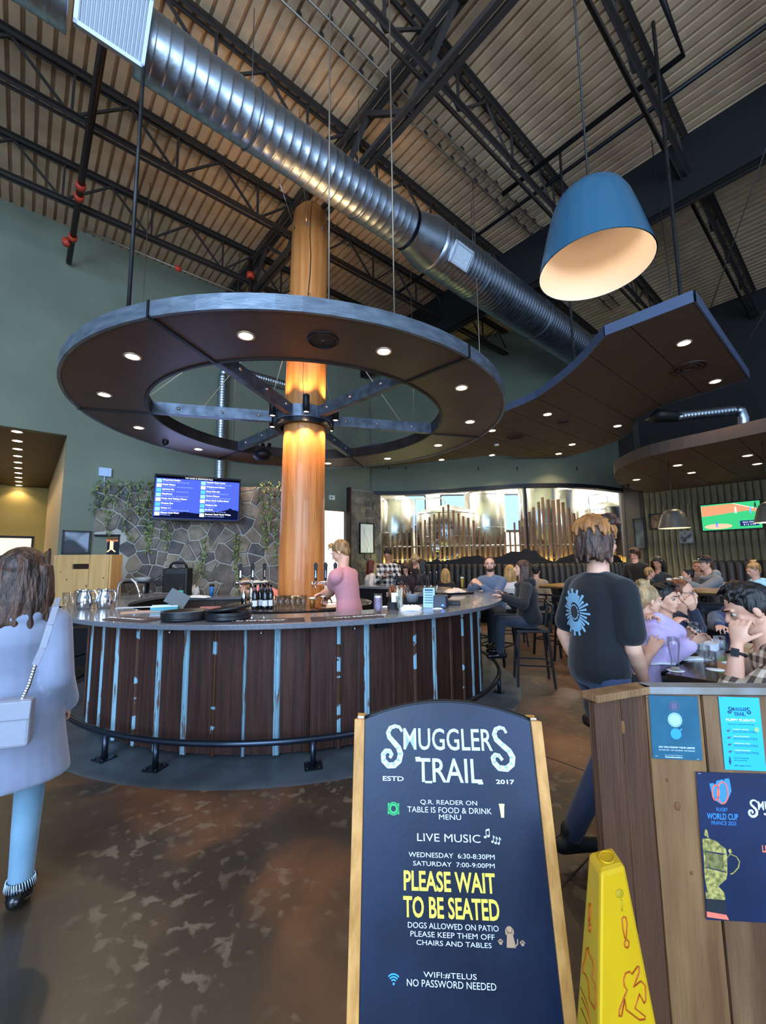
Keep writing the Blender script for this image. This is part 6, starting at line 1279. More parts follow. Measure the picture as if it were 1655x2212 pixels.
# --- bartender
h3 = atY(736, 1193, 4.62)
person('bartender in a fitted pink T-shirt filling a beer glass', h3, 292, top='#c07f86', sleeve='short', hair='slick', hair_col='sandy', near=True, vox=.008, yaw=-8, pitch=26, lean=6, lean2=8, hands=(atY(706, 1290, 4.90), atY(694, 1282, 5.12)), curls=(1.0, .9), poles=(Vector((0, -.8, -.6)), None), arm_r=1.2, bottom=cloth_mat('pale_denim', '#9fb6cf', '#8ea6c0'), extra=watch(-1, M_chrome), palms=(None, None))
person('bar worker in pink bending low behind the tap tower', atY(531, 1268, 6.98), 268, top='#b87078', sleeve='short', hair='short', hair_col='sandy', lean=52, lean2=20, s=1.0, pose='sit')
person('bar worker in black reaching to the sink from behind the plywood panel', atY(190, 1226, 7.25), 75, top='#16171b', sleeve='long', hair='short', hair_col='black', hands=(None, atY(262, 1280, 7.0)), lean=14, s=.98, pose='sit')
# --- people across the bar
person('man in a black and white checked shirt standing beyond the bar', atY(838, 1199, 8.9), 196, top_mat=plaid('plaid_bw', '#8f8f92', '#15161a', '#e4e2de', 9, 9), sleeve='long', hair='short', hair_col='black', skin=M_skin2, pitch=30, hands=(atY(846, 1240, 8.6), atY(826, 1246, 8.6)), belly=1.1, arm_r=1.1)
person('blonde woman with glasses looking down beyond the bar', atY(896, 1210, 8.9), 205, fem=True, top='#1a1a1e', sleeve='long', hair='long', hair_col='ash', pitch=34, specs=True)
person('woman with tied brown hair bending over her glass beyond the bar', atY(876, 1227, 8.45), 190, fem=True, top='#1c1b20', sleeve='long', hair='long', hair_col='brown', pitch=40, s=.9, pose='sit')
person('woman with black hair in profile, facing left beyond the bar', atY(910, 1220, 8.35), 275, fem=True, top='#17171a', sleeve='long', hair='long', hair_col='black', s=.95, pose='sit')
person('auburn haired woman in a white top at the bar opening', atY(803, 1221, 8.9), 80, fem=True, top='#d9d3cf', sleeve='long', hair='long', hair_col='auburn', s=.92, pose='sit')
person('woman with long yellow blonde hair seated at the booths, from behind', atY(962, 1239, 9.6), 5, fem=True, top='#16161a', sleeve='long', hair='long', hair_col='blonde', pose='sit')
person('bearded man in a blue-grey shirt seated at the bar with a stout', atY(1058, 1219, 6.45), 222, top='#5a6880', sleeve='long', hair='buzz', hair_col='brown', beard='brown', pose='sit', near=True, vox=.009, yaw=-28, lean=8, hands=(atY(1042, 1266, 6.2), atY(1018, 1264, 6.35)), curls=(.5, .4), arm_r=1.05)
person('dark haired woman in a black hooded coat on a tall bar chair', atY(1127, 1229, 5.45), 282, fem=True, top='#131318', sleeve='long', hair='long', hair_col='brown', pose='sit', near=True, vox=.009, yaw=-5, pitch=-10, hands=(atY(1088, 1290, 5.2), atY(1088, 1285, 5.6)), hood=True, belly=1.2, grow=.03, lean=6)
person('blonde woman in a white top seated behind the bearded man', atY(1101, 1234, 7.9), 10, fem=True, top='#c9c4c8', sleeve='long', hair='bob', hair_col='blonde', pose='sit')
person('dark haired diner in a beige top near the booths', atY(1158, 1233, 8.9), 30, top='#8b7a66', sleeve='long', hair='short', hair_col='black', pose='sit')
person('server in a black T-shirt standing by the log wall', atY(1371, 1197, 8.7), 236, top='#131317', sleeve='short', hair='tousled', hair_col='brown', pitch=25, roll=-15, lean=10)
person('woman with long black hair seated at the far table', atY(1420, 1216, 7.45), 232, fem=True, top='#26282c', sleeve='tank', hair='long', hair_col='black', pose='sit', skin=M_skin2, pitch=15)
person('small boy with sandy hair at the far table', atY(1404, 1238, 7.35), 100, top='#1a1b1f', sleeve='short', hair='short', hair_col='sandy', pose='sit', s=.62)
person('dark haired child seated with back to the room', atY(1486, 1242, 6.9), 290, top='#1b2230', sleeve='short', hair='short', hair_col='black', pose='sit', s=.64)
person('man in a grey hoodie and black cap leaning on the far table', atY(1524, 1218, 6.75), 280, top='#6f7072', sleeve='long', hair='short', hair_col='brown', cap=M_blk, pose='sit', near=True, vox=.01, hands=(atY(1478, 1256, 6.7), atY(1484, 1258, 6.95)), lean=16, arm_r=1.1, belly=1.15, hood=True)
person('small child beside the man in the black cap', atY(1506, 1224, 7.0), 215, top='#8c6a5c', sleeve='long', hair='short', hair_col='sandy', pose='sit', s=.60)
person('diner in a sky blue hooded top at the right picture edge', atY(1628, 1232, 6.5), 276, fem=True, top='#8cc4e4', sleeve='long', hair='bun', hair_col='sandy', pose='sit', hood=True, grow=.03, pitch=15)
# --- foreground table
def arm_print(t, k):
    sp = k['spine']; r, f = k['frames'](.6); text(t, 'BU', .085, mat('hoodie_print', '#8aa6cf', .8), frame_M(sp(.58)+f*.150, -r, UP+f*.1), ext=.002)
person('woman in a lilac hoodie with a messy blonde bun at the near table', atY(1400, 1297, 3.15), 95, fem=True, top='#bda6cf', sleeve='long', hair='bun', hair_col='ash', pose='sit', near=True, vox=.007, lean=12, lean2=6, pitch=4, hands=(atY(1490, 1392, 2.98), atY(1418, 1338, 3.05)), curls=(.5, 1.0), poles=(None, Vector((-.2, .5, -1))), hood=True, grow=.032, belly=1.15)
person('dark haired man in a green tartan shirt at the near table', atY(1437, 1294, 3.5), 140, top_mat=plaid('plaid_green', '#1c3230', '#0c1216', '#24473f', 16, 16), sleeve='long', hair='slick', hair_col='black', pose='sit', near=True, vox=.0075, lean=8, yaw=8, beard=None, hands=(atY(1480, 1380, 3.3), atY(1448, 1352, 3.25)), curls=(.6, .7))
person('man with glasses in a navy jumper resting his chin on his hand', atY(1474, 1281, 3.85), 140, top='#1a2138', sleeve='long', hair='buzz', hair_col='ginger', specs=True, pose='sit', near=True, vox=.0075, lean=10, lean2=8, hands=(atY(1497, 1318, 3.60), None), curls=(1.1, .5), poles=(Vector((-.4, .3, -1)), None), belly=1.1, palms=((-.3, .3, .6), None))
person('man in a navy hoodie and black cap looking down at the near table', atY(1592, 1284, 4.1), 220, top='#26355c', sleeve='long', hair='short', hair_col='brown', cap=M_blk, pose='sit', near=True, vox=.008, pitch=28, lean=16, lean2=8, hood=True, hands=(atY(1600, 1366, 3.6), atY(1560, 1366, 3.55)), extra=arm_print, arm_r=1.1)
person('man in a brown checked shirt with a smartwatch, hand over his mouth', atY(1618, 1316, 2.12), 300, top_mat=plaid('plaid_brown', '#a08872', '#4a3a34', '#d8c4b0', 17, 17), sleeve='rolled', hair='short', hair_col='black', pose='sit', near=True, vox=.007, lean=20, lean2=16, pitch=24, yaw=-4, hands=(atY(1592, 1396, 2.02), None), curls=(1.0, .4), poles=(Vector((-.3, .4, -1)), None), extra=watch(-1, M_black), palms=((.6, .3, 0), None))
person('diner with folded napkin mostly hidden behind the walking man', atY(1330, 1322, 3.05), 140, top='#2a2a30', sleeve='rolled', hair='short', hair_col='brown', pose='sit', near=True, vox=.009, lean=10, hands=(None, atY(1400, 1420, 2.88)), curls=(.4, .4))
# ================================================================== FURNITURE
M_live = mat('live_edge_wood', '#b58a4a', .28, 0, '#94692f', 2.5, stretch=(.5, 2, 2), coat=.4, bump=.05)
def slab(m, P, dx, dy, L, W, z0, z1, wav=.025, seed=1):
    r = random.Random(seed); n = 26; poly = []
    for i in range(n+1): poly.append(P+dx*(L*i/n)+dy*(wav*math.sin(i*1.3+seed)*r.uniform(.3, 1)))
    for i in range(n, -1, -1): poly.append(P+dx*(L*i/n)+dy*(W+wav*math.sin(i*.9+seed*2)*r.uniform(.3, 1)))
    m.prism([(p.x, p.y) for p in poly], z0, z1)
def long_table(P, L, W, label, seed):
    t = thing('live_edge_table', label, 'table', (P.x, P.y, 0)); z = Vector((0, 0, 0)); m = MB(); slab(m, z, -DB, DA, L, W, 1.01, 1.07, seed=seed); a = sum(1 for _ in m.f)
    m.f = [tuple(f[::-1]) for f in m.f]; m.build('tabletop', M_live, t)
    part('bark_edge', mat('bark', '#3a2818', .9, bump=.6, bscale=40), t, lambda m: m.tube([-DB*(L*i/30)+DA*(-.004+.022*math.sin(i*1.13+seed))+UP*1.03 for i in range(31)], .018, 6))
    for s in (.06, .5, .94):
        part('leg_frame', M_black, t, lambda m: (m.beam(-DB*(L*s)+DA*.12, -DB*(L*s)+DA*.12+UP*1.0, .05, .05, DA), m.beam(-DB*(L*s)+DA*(W-.12), -DB*(L*s)+DA*(W-.12)+UP*1.0, .05, .05, DA), m.beam(-DB*(L*s)+DA*.12+UP*.06, -DB*(L*s)+DA*(W-.12)+UP*.06, .05, .04), m.beam(-DB*(L*s)+DA*.12+UP*.98, -DB*(L*s)+DA*(W-.12)+UP*.98, .05, .04)))
    return t
LT = Vector((2.80, 7.66, 0)); long_table(LT, 5.2, .80, 'long live-edge timber high table in front of the booths', 1); long_table(LT+DA*1.95+DB*.35, 5.4, .75, 'second live-edge high table behind, where the family sits', 3)
# black metal bar chair
def bar_chair():
    t = thing('bar_chair', 'black metal bar chair holding the woman in the black coat', 'chair', (0, 0, 0), 0, 'black bar chairs')
    part('seat', M_black, t, lambda m: m.box((0, 0, .735), (.40, .40, .035), None, .98), bevel=.008)
    for sx in (-1, 1):
        for sy in (-1, 1): part('leg', M_black, t, lambda m: m.beam((sx*.18, sy*.17, .72), (sx*.225, sy*.215, 0), .028, .028, (1, 0, 0)))
    for k, z in enumerate((.28,)): part('foot_rest', M_black, t, lambda m: [m.beam(p, q, .02, .02) for p, q in (((-.205, -.20, z), (.205, -.20, z)), ((-.205, .20, z), (.205, .20, z)), ((-.205, -.20, z), (-.205, .20, z)), ((.205, -.20, z), (.205, .20, z)))])
    part('backrest', M_black, t, lambda m: (m.beam((-.18, -.19, .74), (-.19, -.24, 1.08), .025, .025, (1, 0, 0)), m.beam((.18, -.19, .74), (.19, -.24, 1.08), .025, .025, (1, 0, 0)), m.beam((-.19, -.24, 1.08), (.19, -.24, 1.08), .03, .035), m.beam((-.19, -.23, .96), (.19, -.23, .96), .015, .02))); return t
ch = bar_chair()
def chair_at(x, y, az, lb, sc=None): return dup(ch, (x, y, 0), -math.radians(az), lb, None, sc)
sz = lambda o, b: (1, 1, max(.3, (HIP[o.name]-.10)/b))
def under(lbl_part):   # hip position of a seated person
    for o in COL.objects:
        if o.name.startswith('person') and o.type == 'EMPTY' and lbl_part in o['label']: return o
p = under('black hooded coat'); ch.location = (p.location.x, p.location.y, 0); ch.scale = sz(p, .752); ch.rotation_euler = p.rotation_euler
p = under('bearded man'); chair_at(p.location.x, p.location.y, 222, 'black metal bar chair under the bearded man', sz(p, .752))
for i, (px, y, az, lb) in enumerate([(1190, 7.0, 48, 'black bar chair at the left end of the long timber table'), (1236, 6.5, 48, 'black bar chair at the long table left of the walking man'), (1480, 5.75, 50, 'black bar chair at the long table behind the man with glasses'), (1560, 5.3, 50, 'black bar chair at the long table behind the man in the navy hoodie')]): w = atY(px, 1300, y); chair_at(w.x, w.y, az, lb)
for a_, lb in ((176, 'black bar chair at the bar behind the woman in the grey coat'), (28, 'black bar chair at the far right of the bar'),): q = pol(3.0, a_); chair_at(q.x, q.y, math.degrees(math.atan2(CX-q.x, CY-q.y)), lb)
def trim(l):
    w = l.split(',')[0].split()[:9]
    while w[-1] in ('at', 'in', 'the', 'a', 'on', 'and', 'to', 'with', 'seated', 'near', 'sky', 'beyond', 'leaning', 'white', 'black'): w = w[:-1]
    return ' '.join(w)
for o in [o for o in COL.objects if o.type == 'EMPTY' and o.name in HIP]:
    if HIP[o.name] and not any(k in o['label'] for k in ('bar worker', 'bearded man in', 'hooded coat', 'lilac', 'near table', 'jumper', 'smartwatch', 'mostly hidden', 'small boy', 'small child', 'child seated')):
        c_ = dup(ch, (o.location.x, o.location.y, 0), o.rotation_euler.z, 'black metal chair under the '+trim(o['label']), None, sz(o, .752))
for k_, lb in (('small boy', 'black high chair under the small boy with sandy hair'), ('small child', 'black high chair under the small child by the capped man'), ('child seated', 'black high chair under the dark haired child')):
    o = under(k_); dup(ch, (o.location.x, o.location.y, 0), o.rotation_euler.z, lb, None, (.75, .75, max(.3, (HIP[o.name]-.06)/.752)))
# booth seating with channel tufting
M_booth = mat('booth_leather', '#34312f', .5, 0, '#2b2827', 9, bump=.1, bscale=60)
bo = thing('booth_seating', 'long curved dark booth bench with channel-tufted back below the brewery window', 'booth', (3.4, 11.0, 0))
ln = 0; last = None; k = 0
pts = [(CURVE[i]+cnorm(i)*.42) for i in range(len(CURVE))]; seg = [0]
for i in range(1, len(pts)): seg.append(seg[-1]+(pts[i]-pts[i-1]).length)
def along(s):
    for i in range(1, len(seg)):
        if seg[i] >= s: t = (s-seg[i-1])/(seg[i]-seg[i-1]); return pts[i-1].lerp(pts[i], t), cnorm(i)
    return pts[-1], cnorm(len(pts)-1)
chm = MB(); chm.loft([((0, 0, .45), (.075, 0, 0), (0, .06, 0)), ((0, 0, .9), (.078, 0, 0), (0, .07, 0)), ((0, .02, 1.34), (.078, 0, 0), (0, .075, 0)), ((0, .03, 1.40), (.070, 0, 0), (0, .06, 0)), ((0, .03, 1.42), (.05, 0, 0), (0, .03, 0))], 12); CHM = chm.mesh('back_channel', M_booth)
s = .3
while s < seg[-1]-.55:
    p, n = along(s); o = bpy.data.objects.new('back_channel', CHM); COL.objects.link(o); o.parent = bo; o.location = (p.x-3.4, p.y-11.0, 0); o.rotation_euler = (0, 0, math.atan2(n.y, n.x)+PI/2); s += .155
def bench(m, o0, o1, z0, z1):
    vs = []; 
    for i in range(2, len(CURVE)-4):
        n = cnorm(i); 
        for o, z in ((o0, z0), (o1, z0), (o1, z1), (o0, z1)): q = CURVE[i]+n*o; vs.append((q.x-3.4, q.y-11.0, z))
    k = len(CURVE)-6; m.add(vs, [(i*4+j, i*4+(j+1) % 4, (i+1)*4+(j+1) % 4, (i+1)*4+j) for i in range(k-1) for j in range(4)]+[(3, 2, 1, 0), (k*4-4, k*4-3, k*4-2, k*4-1)], True)
part('seat_cushion', M_booth, bo, lambda m: bench(m, .46, .95, .38, .48)); part('plinth', M_black, bo, lambda m: bench(m, .40, .90, 0, .38))
b2 = thing('booth_seating', 'straight channel-tufted booth bench along the log wall', 'booth', ab(12.62, 0)); b = 2.5
while b > -2.0: o = bpy.data.objects.new('back_channel', CHM); COL.objects.link(o); o.parent = b2; o.location = DB*b; o.rotation_euler = (0, 0, math.atan2(-DA.y, -DA.x)+PI/2); o.scale = (1, 1, 1.02); b -= .155
part('seat_cushion', M_booth, b2, lambda m: m.box(DB*.25-DA*.32+UP*.43, (4.6, .5, .1), Euler((0, 0, math.atan2(DB.y, DB.x))).to_matrix())); part('plinth', M_black, b2, lambda m: m.box(DB*.25-DA*.28+UP*.19, (4.5, .5, .38), Euler((0, 0, math.atan2(DB.y, DB.x))).to_matrix()))
# near table
TZ = .80
nt_ = thing('dining_table', 'dark brown dining table shared by the group at the right', 'table', ab(0, 0)); M_dt = mat('table_dark', '#3b2a22', .2, 0, '#2f211b', 5, coat=.5)
part('tabletop', M_dt, nt_, lambda m: m.box(ab(4.05, .44, TZ-.02), (.98, 1.80, .04), Euler((0, 0, -AZ)).to_matrix()), bevel=.005); part('apron', M_black, nt_, lambda m: m.box(ab(4.05, .44, TZ-.075), (.86, 1.66, .07), Euler((0, 0, -AZ)).to_matrix()))
for a_, b_ in ((3.3, .85), (3.3, .05), (4.8, .85), (4.8, .05)): part('leg', M_black, nt_, lambda m: m.beam(ab(a_, b_, 0), ab(a_, b_, TZ-.05), .05, .05, DA))
def ont(px, py): return atZ(px, py, TZ)
glass('pilsner', ont(1460, 1448), 'empty curved beer glass nearest the lilac sleeve', 'glasses on the near table', ('#d8c27a', .09)); glass('pilsner', ont(1513, 1412), 'tall empty pilsner glass in the middle of the near table', 'glasses on the near table'); glass('pilsner', ont(1504, 1402), 'tall pilsner glass behind its twin on the near table', 'glasses on the near table')
glass('tumbler', ont(1536, 1440), 'short tumbler with a finger of amber beer on the near table', 'glasses on the near table', ('#b8752a', .22)); glass('tumbler', ont(1522, 1424), 'second short glass just behind the amber tumbler', 'glasses on the near table'); glass('tumbler', ont(1556, 1402), 'empty low glass standing near the white box', 'glasses on the near table')
solo('coaster', M_paper, lambda m: m.lathe([(0, 0), (.05, 0), (.05, .002), (0, .002)], 20), 'white coaster under the empty curved beer glass', 'coaster', ont(1460, 1448)+UP*.0002-Vector((0, 0, .0018))); solo('coaster', M_paper, lambda m: m.lathe([(0, 0), (.05, 0), (.05, .002), (0, .002)], 20), 'white coaster beside the amber tumbler', 'coaster', ont(1545, 1446))
t = thing('pizza_box', 'flat pale blue-white box on the near table', 'box', ont(1532, 1402)+Vector((.0, .12, 0)), -AZ); part('base', mat('box_white', '#d5dcec', .6), t, lambda m: m.box((0, 0, .02), (.30, .30, .04))); part('lid', MATS['box_white'], t, lambda m: m.box((0, 0, .044), (.305, .305, .008)))
solo('cardboard_tray', mat('kraft', '#a98a66', .8), lambda m: (m.box((0, 0, .01), (.30, .2, .02)), m.box((0, .10, .03), (.30, .01, .05))), 'brown cardboard tray beside the man with the smartwatch', 'tray', ont(1640, 1412), -AZ)
cloth(ont(1420, 1432), .16, .10, .012, 'pale folded napkin under the hidden diner\'s hand', 11); cloth(ont(1500, 1424), .20, .08, .02, 'crumpled white napkin behind the curved beer glass', 12); cloth(ont(1574, 1432), .08, .06, .008, 'small square napkin near the smartwatch wrist', 13)
solo('phone', M_black, lambda m: m.box((0, 0, .005), (.16, .08, .01)), 'black phone lying on the near table beside the napkin', 'phone', ont(1445, 1426), .3)
def seat_chair(x, y, az, lb, proto=[None]):
    if proto[0] is None:
        t = thing('dining_chair', lb, 'chair', (x, y, 0), -math.radians(az), 'black dining chairs at the near table')
        part('seat', M_black, t, lambda m: m.box((0, 0, .44), (.42, .40, .04)), bevel=.01)
        for sx in (-1, 1):
            for sy in (-1, 1): part('leg', M_black, t, lambda m: m.beam((sx*.18, sy*.17, .43), (sx*.20, sy*.19, 0), .03, .03, (1, 0, 0)))
        part('backrest', M_black, t, lambda m: (m.box((0, -.21, .76), (.40, .025, .20)), m.beam((-.18, -.19, .44), (-.18, -.21, .80), .025, .025, (1, 0, 0)), m.beam((.18, -.19, .44), (.18, -.21, .80), .025, .025, (1, 0, 0)))); proto[0] = t; return t
    return dup(proto[0], (x, y, 0), -math.radians(az), lb)
for key, az, lb in (('lilac', 78, 'black dining chair under the woman in lilac'), ('green tartan', 155, 'black dining chair under the man in green tartan'), ('navy jumper', 150, 'black dining chair under the man with glasses'), ('navy hoodie', 205, 'black dining chair under the man in the navy hoodie'), ('smartwatch', 286, 'black dining chair under the man with the smartwatch')):
    p = under(key); c_ = seat_chair(p.location.x, p.location.y, az, lb); c_.scale = sz(p, .46)
p = under('mostly hidden'); solo('stool', M_black, lambda m: m.lathe([(0, 0), (.13, 0), (.13, .015), (.02, .03), (.02, HIP[p.name]-.14), (.15, HIP[p.name]-.13), (.15, HIP[p.name]-.10), (0, HIP[p.name]-.095)], 24), 'small black pedestal stool under the diner hidden behind the walking man', 'stool', (p.location.x, p.location.y, 0))
# far table things
def onl(px, py, y): w = atY(px, py, y); w.z = 1.071; return w
glass('pint', onl(1446, 1256, 6.55), 'glass of orange juice on the family table', None, ('#e8b050', .8)); glass('pint', onl(1461, 1250, 6.6), 'pale milky drink on the family table', None, ('#d8cfa8', .8)); glass('tulip', onl(1472, 1248, 6.9), 'second pale drink farther right on the family table', None, ('#d0c8a0', .8))
cloth(onl(1368, 1253, 7.0), .3, .15, .05, 'white napkin heap on the long timber table', 14)
# ================================================================== A-FRAME SIGN
SO = Vector((.2047, 1.4713, .9974)); yw, tl = -.065, .2555
sr_ = Vector((math.cos(yw), math.sin(yw), 0)); sn_ = Vector((-math.sin(yw), math.cos(yw), 0)); sd = -UP*math.cos(tl)-sn_*math.sin(tl); sN = (sr_.cross(-sd)).normalized()
if sN.y > 0: sN = -sN
sg = thing('a_frame_sign', 'black lettered A-frame sign with pine side posts in the foreground', 'sign', (SO.x, SO.y, 0))
S0v = Vector((0, 0, SO.z)); sp_ = lambda s, t, o=0.0: S0v+sr_*s+sd*t+sN*o
SL_ = SO.z/math.cos(tl)
M_pine = mat('pine_post', '#c98e4c', .5, 0, '#a8702f', 4, stretch=(9, 9, .8), bump=.1, bscale=14, bstretch=(12, 12, .6))
MS3 = Matrix((sr_, -sd, sN)).transposed()
for s in (-1, 1):
    part('side_post', M_pine, sg, lambda m: m.box(sp_(s*.2925, SL_/2-.004, -.020), (.034, SL_-.005, .055), MS3), bevel=.002)
    bk = lambda tt, o=0: Vector((0, 0, SO.z-.01))+sr_*s*.2925+(-UP*math.cos(tl)+sn_*math.sin(tl))*tt+sn_*.06
    part('rear_post', M_pine, sg, lambda m: m.beam(bk(0), bk(SL_-.012), .034, .030, sr_))
def panel(m):
    poly = [(-.275, SL_-.06), (.275, SL_-.06)]+[(.275-.55*i/20, -.054*(1-((.275-.55*i/20)/.275)**2)) for i in range(21)]
    n = len(poly); vs = [sp_(a, b, -.012) for a, b in poly]+[sp_(a, b, 0) for a, b in poly]; m.add(vs, [tuple(range(n))[::-1], tuple(range(n, 2*n))]+[(i, (i+1) % n, n+(i+1) % n, n+i) for i in range(n)], False)
M_board = mat('chalk_panel', '#051026', .34, 0, '#091c3a', 2.5, rough2=.42, bump=.02, bscale=60)
part('chalk_panel', M_board, sg, panel)
part('top_edging', M_black, sg, lambda m: m.tube([sp_(-.275+.55*i/20, -.054*(1-((-.275+.55*i/20)/.275)**2)-.003, -.008) for i in range(21)], .008, 6))
part('hinge', M_chrome, sg, lambda m: [m.box(sp_(s*.292, -.002, -.045), (.02, .01, .03), MS3) for s in (-1, 1)]); part('rear_panel', M_black, sg, lambda m: m.beam(Vector((0, 0, SO.z-.05))+sn_*.075, Vector((0, 0, .08))+sn_*(.06+.25), .55, .01, sn_))
def put(s_, x0, x1, t0, t1, mtl, bold=.02, name='lettering', shear=0.0, space=1.0, O=None, parent=None, lift=.0008):
    cu = bpy.data.curves.new('t', 'FONT'); cu.body = s_; cu.size = 1; cu.align_x = 'LEFT'; cu.extrude = .004; cu.offset = bold; cu.shear = shear; cu.space_character = space; cu.resolution_u = 3
    o = bpy.data.objects.new('t', cu); COL.objects.link(o); bpy.context.view_layer.update(); me = bpy.data.meshes.new_from_object(o.evaluated_get(bpy.context.evaluated_depsgraph_get())); bpy.data.objects.remove(o)
    xs = [v.co.x for v in me.vertices]; ys = [v.co.y for v in me.vertices]; X0, X1, Y0, Y1 = min(xs), max(xs), min(ys), max(ys); O = O or sp_
    for v in me.vertices:
        u = x0+(v.co.x-X0)/(X1-X0)*(x1-x0); w = t1+(v.co.y-Y0)/(Y1-Y0)*(t0-t1); v.co = O(u, w, lift+v.co.z*.05)
    me.materials.clear(); me.materials.append(mtl); me.name = name; q = bpy.data.objects.new(name, me); COL.objects.link(q); q.parent = parent or sg; return q
M_ltr = mat('paint_ice', '#c6dcea', .6); M_yel = mat('paint_yellow', '#e0cf4a', .6); M_wht = mat('paint_white', '#dfe4ec', .6)
def flat(m, pts, O=None, o0=.0002, o1=.0012):
    O = O or sp_; n = len(pts); vs = [O(a, b, o0) for a, b in pts]+[O(a, b, o1) for a, b in pts]; m.add(vs, [tuple(range(n, 2*n)), tuple(range(n))[::-1]]+[(i, (i+1) % n, n+(i+1) % n, n+i) for i in range(n)], False)
def stroke(m, pts, w, O=None, w2=None):
    O = O or sp_; n = len(pts)
    for i in range(n-1):
        a, b = Vector(pts[i]), Vector(pts[i+1]); d = (b-a).normalized(); p = Vector((-d.y, d.x)); k = i/(n-1); ww = w if w2 is None else w+(w2-w)*math.sin(PI*k)
        flat(m, [tuple(a-p*ww-d*ww*.3), tuple(b-p*ww+d*ww*.3), tuple(b+p*ww+d*ww*.3), tuple(a+p*ww-d*ww*.3)], O)
def title(x0, y0, W_, mtl, O, parent, bold=.008):
    """two-line shop lettering with swash capitals; x0 left, y0 top, W_ overall width"""
    k = W_/.424; X = lambda x: x0+(x+.214)*k; T = lambda t: y0+(t-.019)*k
    put('MUGGLER', X(-.145), X(.145), T(.024), T(.088), mtl, bold, O=O, parent=parent); put('TRAIL', X(-.106), X(.104), T(.111), T(.178), mtl, bold, O=O, parent=parent)
    S1 = [(-.150, .034), (-.158, .022), (-.172, .019), (-.188, .024), (-.196, .038), (-.192, .052), (-.178, .066), (-.162, .082), (-.155, .100), (-.160, .120), (-.176, .133), (-.196, .134), (-.211, .120), (-.212, .102), (-.203, .092), (-.190, .093), (-.184, .103), (-.190, .111)]
    m = MB(); stroke(m, [(X(a), T(b)) for a, b in S1], .004*k, O, .0085*k); m.build('swash_letter', mtl, parent)
    S2 = [(.192, .034), (.186, .022), (.174, .019), (.160, .024), (.153, .038), (.158, .054), (.176, .070), (.196, .086), (.206, .104), (.202, .124), (.184, .137), (.160, .135), (.146, .120), (.143, .106), (.152, .098), (.164, .101), (.172, .112)]
    m = MB(); stroke(m, [(X(a), T(b)) for a, b in S2], .004*k, O, .0085*k); m.build('swash_letter', mtl, parent)
    m = MB()
    for x_, y_, w_ in ((-.099, .111, .016), (-.066, .178, .022), (.098, .178, .016)): flat(m, [(X(x_-w_/2), T(y_-.003)), (X(x_-w_/2), T(y_+.003)), (X(x_+w_/2), T(y_+.003)), (X(x_+w_/2), T(y_-.003))], O)
    m.build('serif_marks', mtl, parent)
title(-.214, .019, .424, M_ltr, sp_, sg)
for s_, x0, x1, t0, t1, mt, bd in [('ESTD', -.213, -.146, .164, .177, M_wht, .01), ('2017', .147, .204, .167, .179, M_wht, .02), ('Q.R. READER ON', -.094, .083, .226, .240, M_wht, -.006), ('TABLE IS FOOD & DRINK', -.135, .126, .245, .260, M_wht, -.006), ('MENU', -.037, .031, .264, .277, M_wht, -.006), ('LIVE MUSIC', -.106, .086, .314, .334, M_wht, -.006), ('WEDNESDAY  6:30-8:30PM', -.133, .125, .362, .374, M_wht, -.005), ('SATURDAY  7:00-9:00PM', -.120, .123, .384, .395, M_wht, -.005), ('PLEASE WAIT', -.149, .121, .407, .456, M_yel, .022), ('TO BE SEATED', -.151, .127, .468, .518, M_yel, .022), ('DOGS ALLOWED ON PATIO', -.138, .121, .528, .541, M_wht, -.006), ('PLEASE KEEP THEM OFF', -.131, .108, .548, .560, M_wht, -.006), ('CHAIRS AND TABLES', -.114, .098, .567, .578, M_wht, -.006), ('WIFI:#TELUS', -.096, .051, .635, .648, M_wht, -.006), ('NO PASSWORD NEEDED', -.143, .103, .652, .667, M_wht, -.006)]:
    put(s_, x0, x1, t0, t1, mt, bd)
circ = lambda x, y, r, n=20, ry=None: [(x+r*math.cos(2*PI*i/n), y-(ry or r)*math.sin(2*PI*i/n)) for i in range(n)]
def ringp(m, x, y, r0, r1, a0=0, a1=2*PI, n=20, O=None):
    for i in range(n): a, b = a0+(a1-a0)*i/n, a0+(a1-a0)*(i+1)/n; flat(m, [(x+r0*math.cos(b), y-r0*math.sin(b)), (x+r0*math.cos(a), y-r0*math.sin(a)), (x+r1*math.cos(a), y-r1*math.sin(a)), (x+r1*math.cos(b), y-r1*math.sin(b))], O)
M_grn = mat('paint_green', '#2fa860', .6); M_tan = mat('paint_tan', '#b08a6c', .6); M_wifi = mat('paint_wifi', '#3a9ae0', .6); M_gbeer = mat('paint_beer', '#e6d890', .6)
part('plate_icon', M_grn, sg, lambda m: (ringp(m, -.179, .252, .008, .0135), flat(m, [(-.197, .237), (-.197, .267), (-.193, .267), (-.193, .237)]), flat(m, [(-.165, .237), (-.165, .267), (-.161, .267), (-.161, .237)]), ringp(m, -.179, .252, .015, .018)))
part('glass_icon', M_gbeer, sg, lambda m: (flat(m, [(.151, .236), (.154, .268), (.163, .268), (.166, .236)]), flat(m, [(.150, .232), (.150, .237), (.167, .237), (.167, .232)])))
def note(m, x, y, s, two=False): m_ = m; flat(m, circ(x, y, .004*s, 10, .003*s)); flat(m, [(x+.0028*s, y-.018*s), (x+.0028*s, y), (x+.0042*s, y), (x+.0042*s, y-.018*s)]); flat(m, [(x+.0042*s, y-.018*s), (x+.0042*s, y-.014*s), (x+.009*s, y-.009*s), (x+.009*s, y-.012*s)]) if not two else None
part('music_note_icon', M_wht, sg, lambda m: (note(m, .101, .319, 1, True), note(m, .111, .316, 1, True), flat(m, [(.1038, .300), (.1038, .304), (.1152, .301), (.1152, .297)]), note(m, .122, .330, .9), note(m, .131, .333, .9), note(m, .140, .334, .9)))
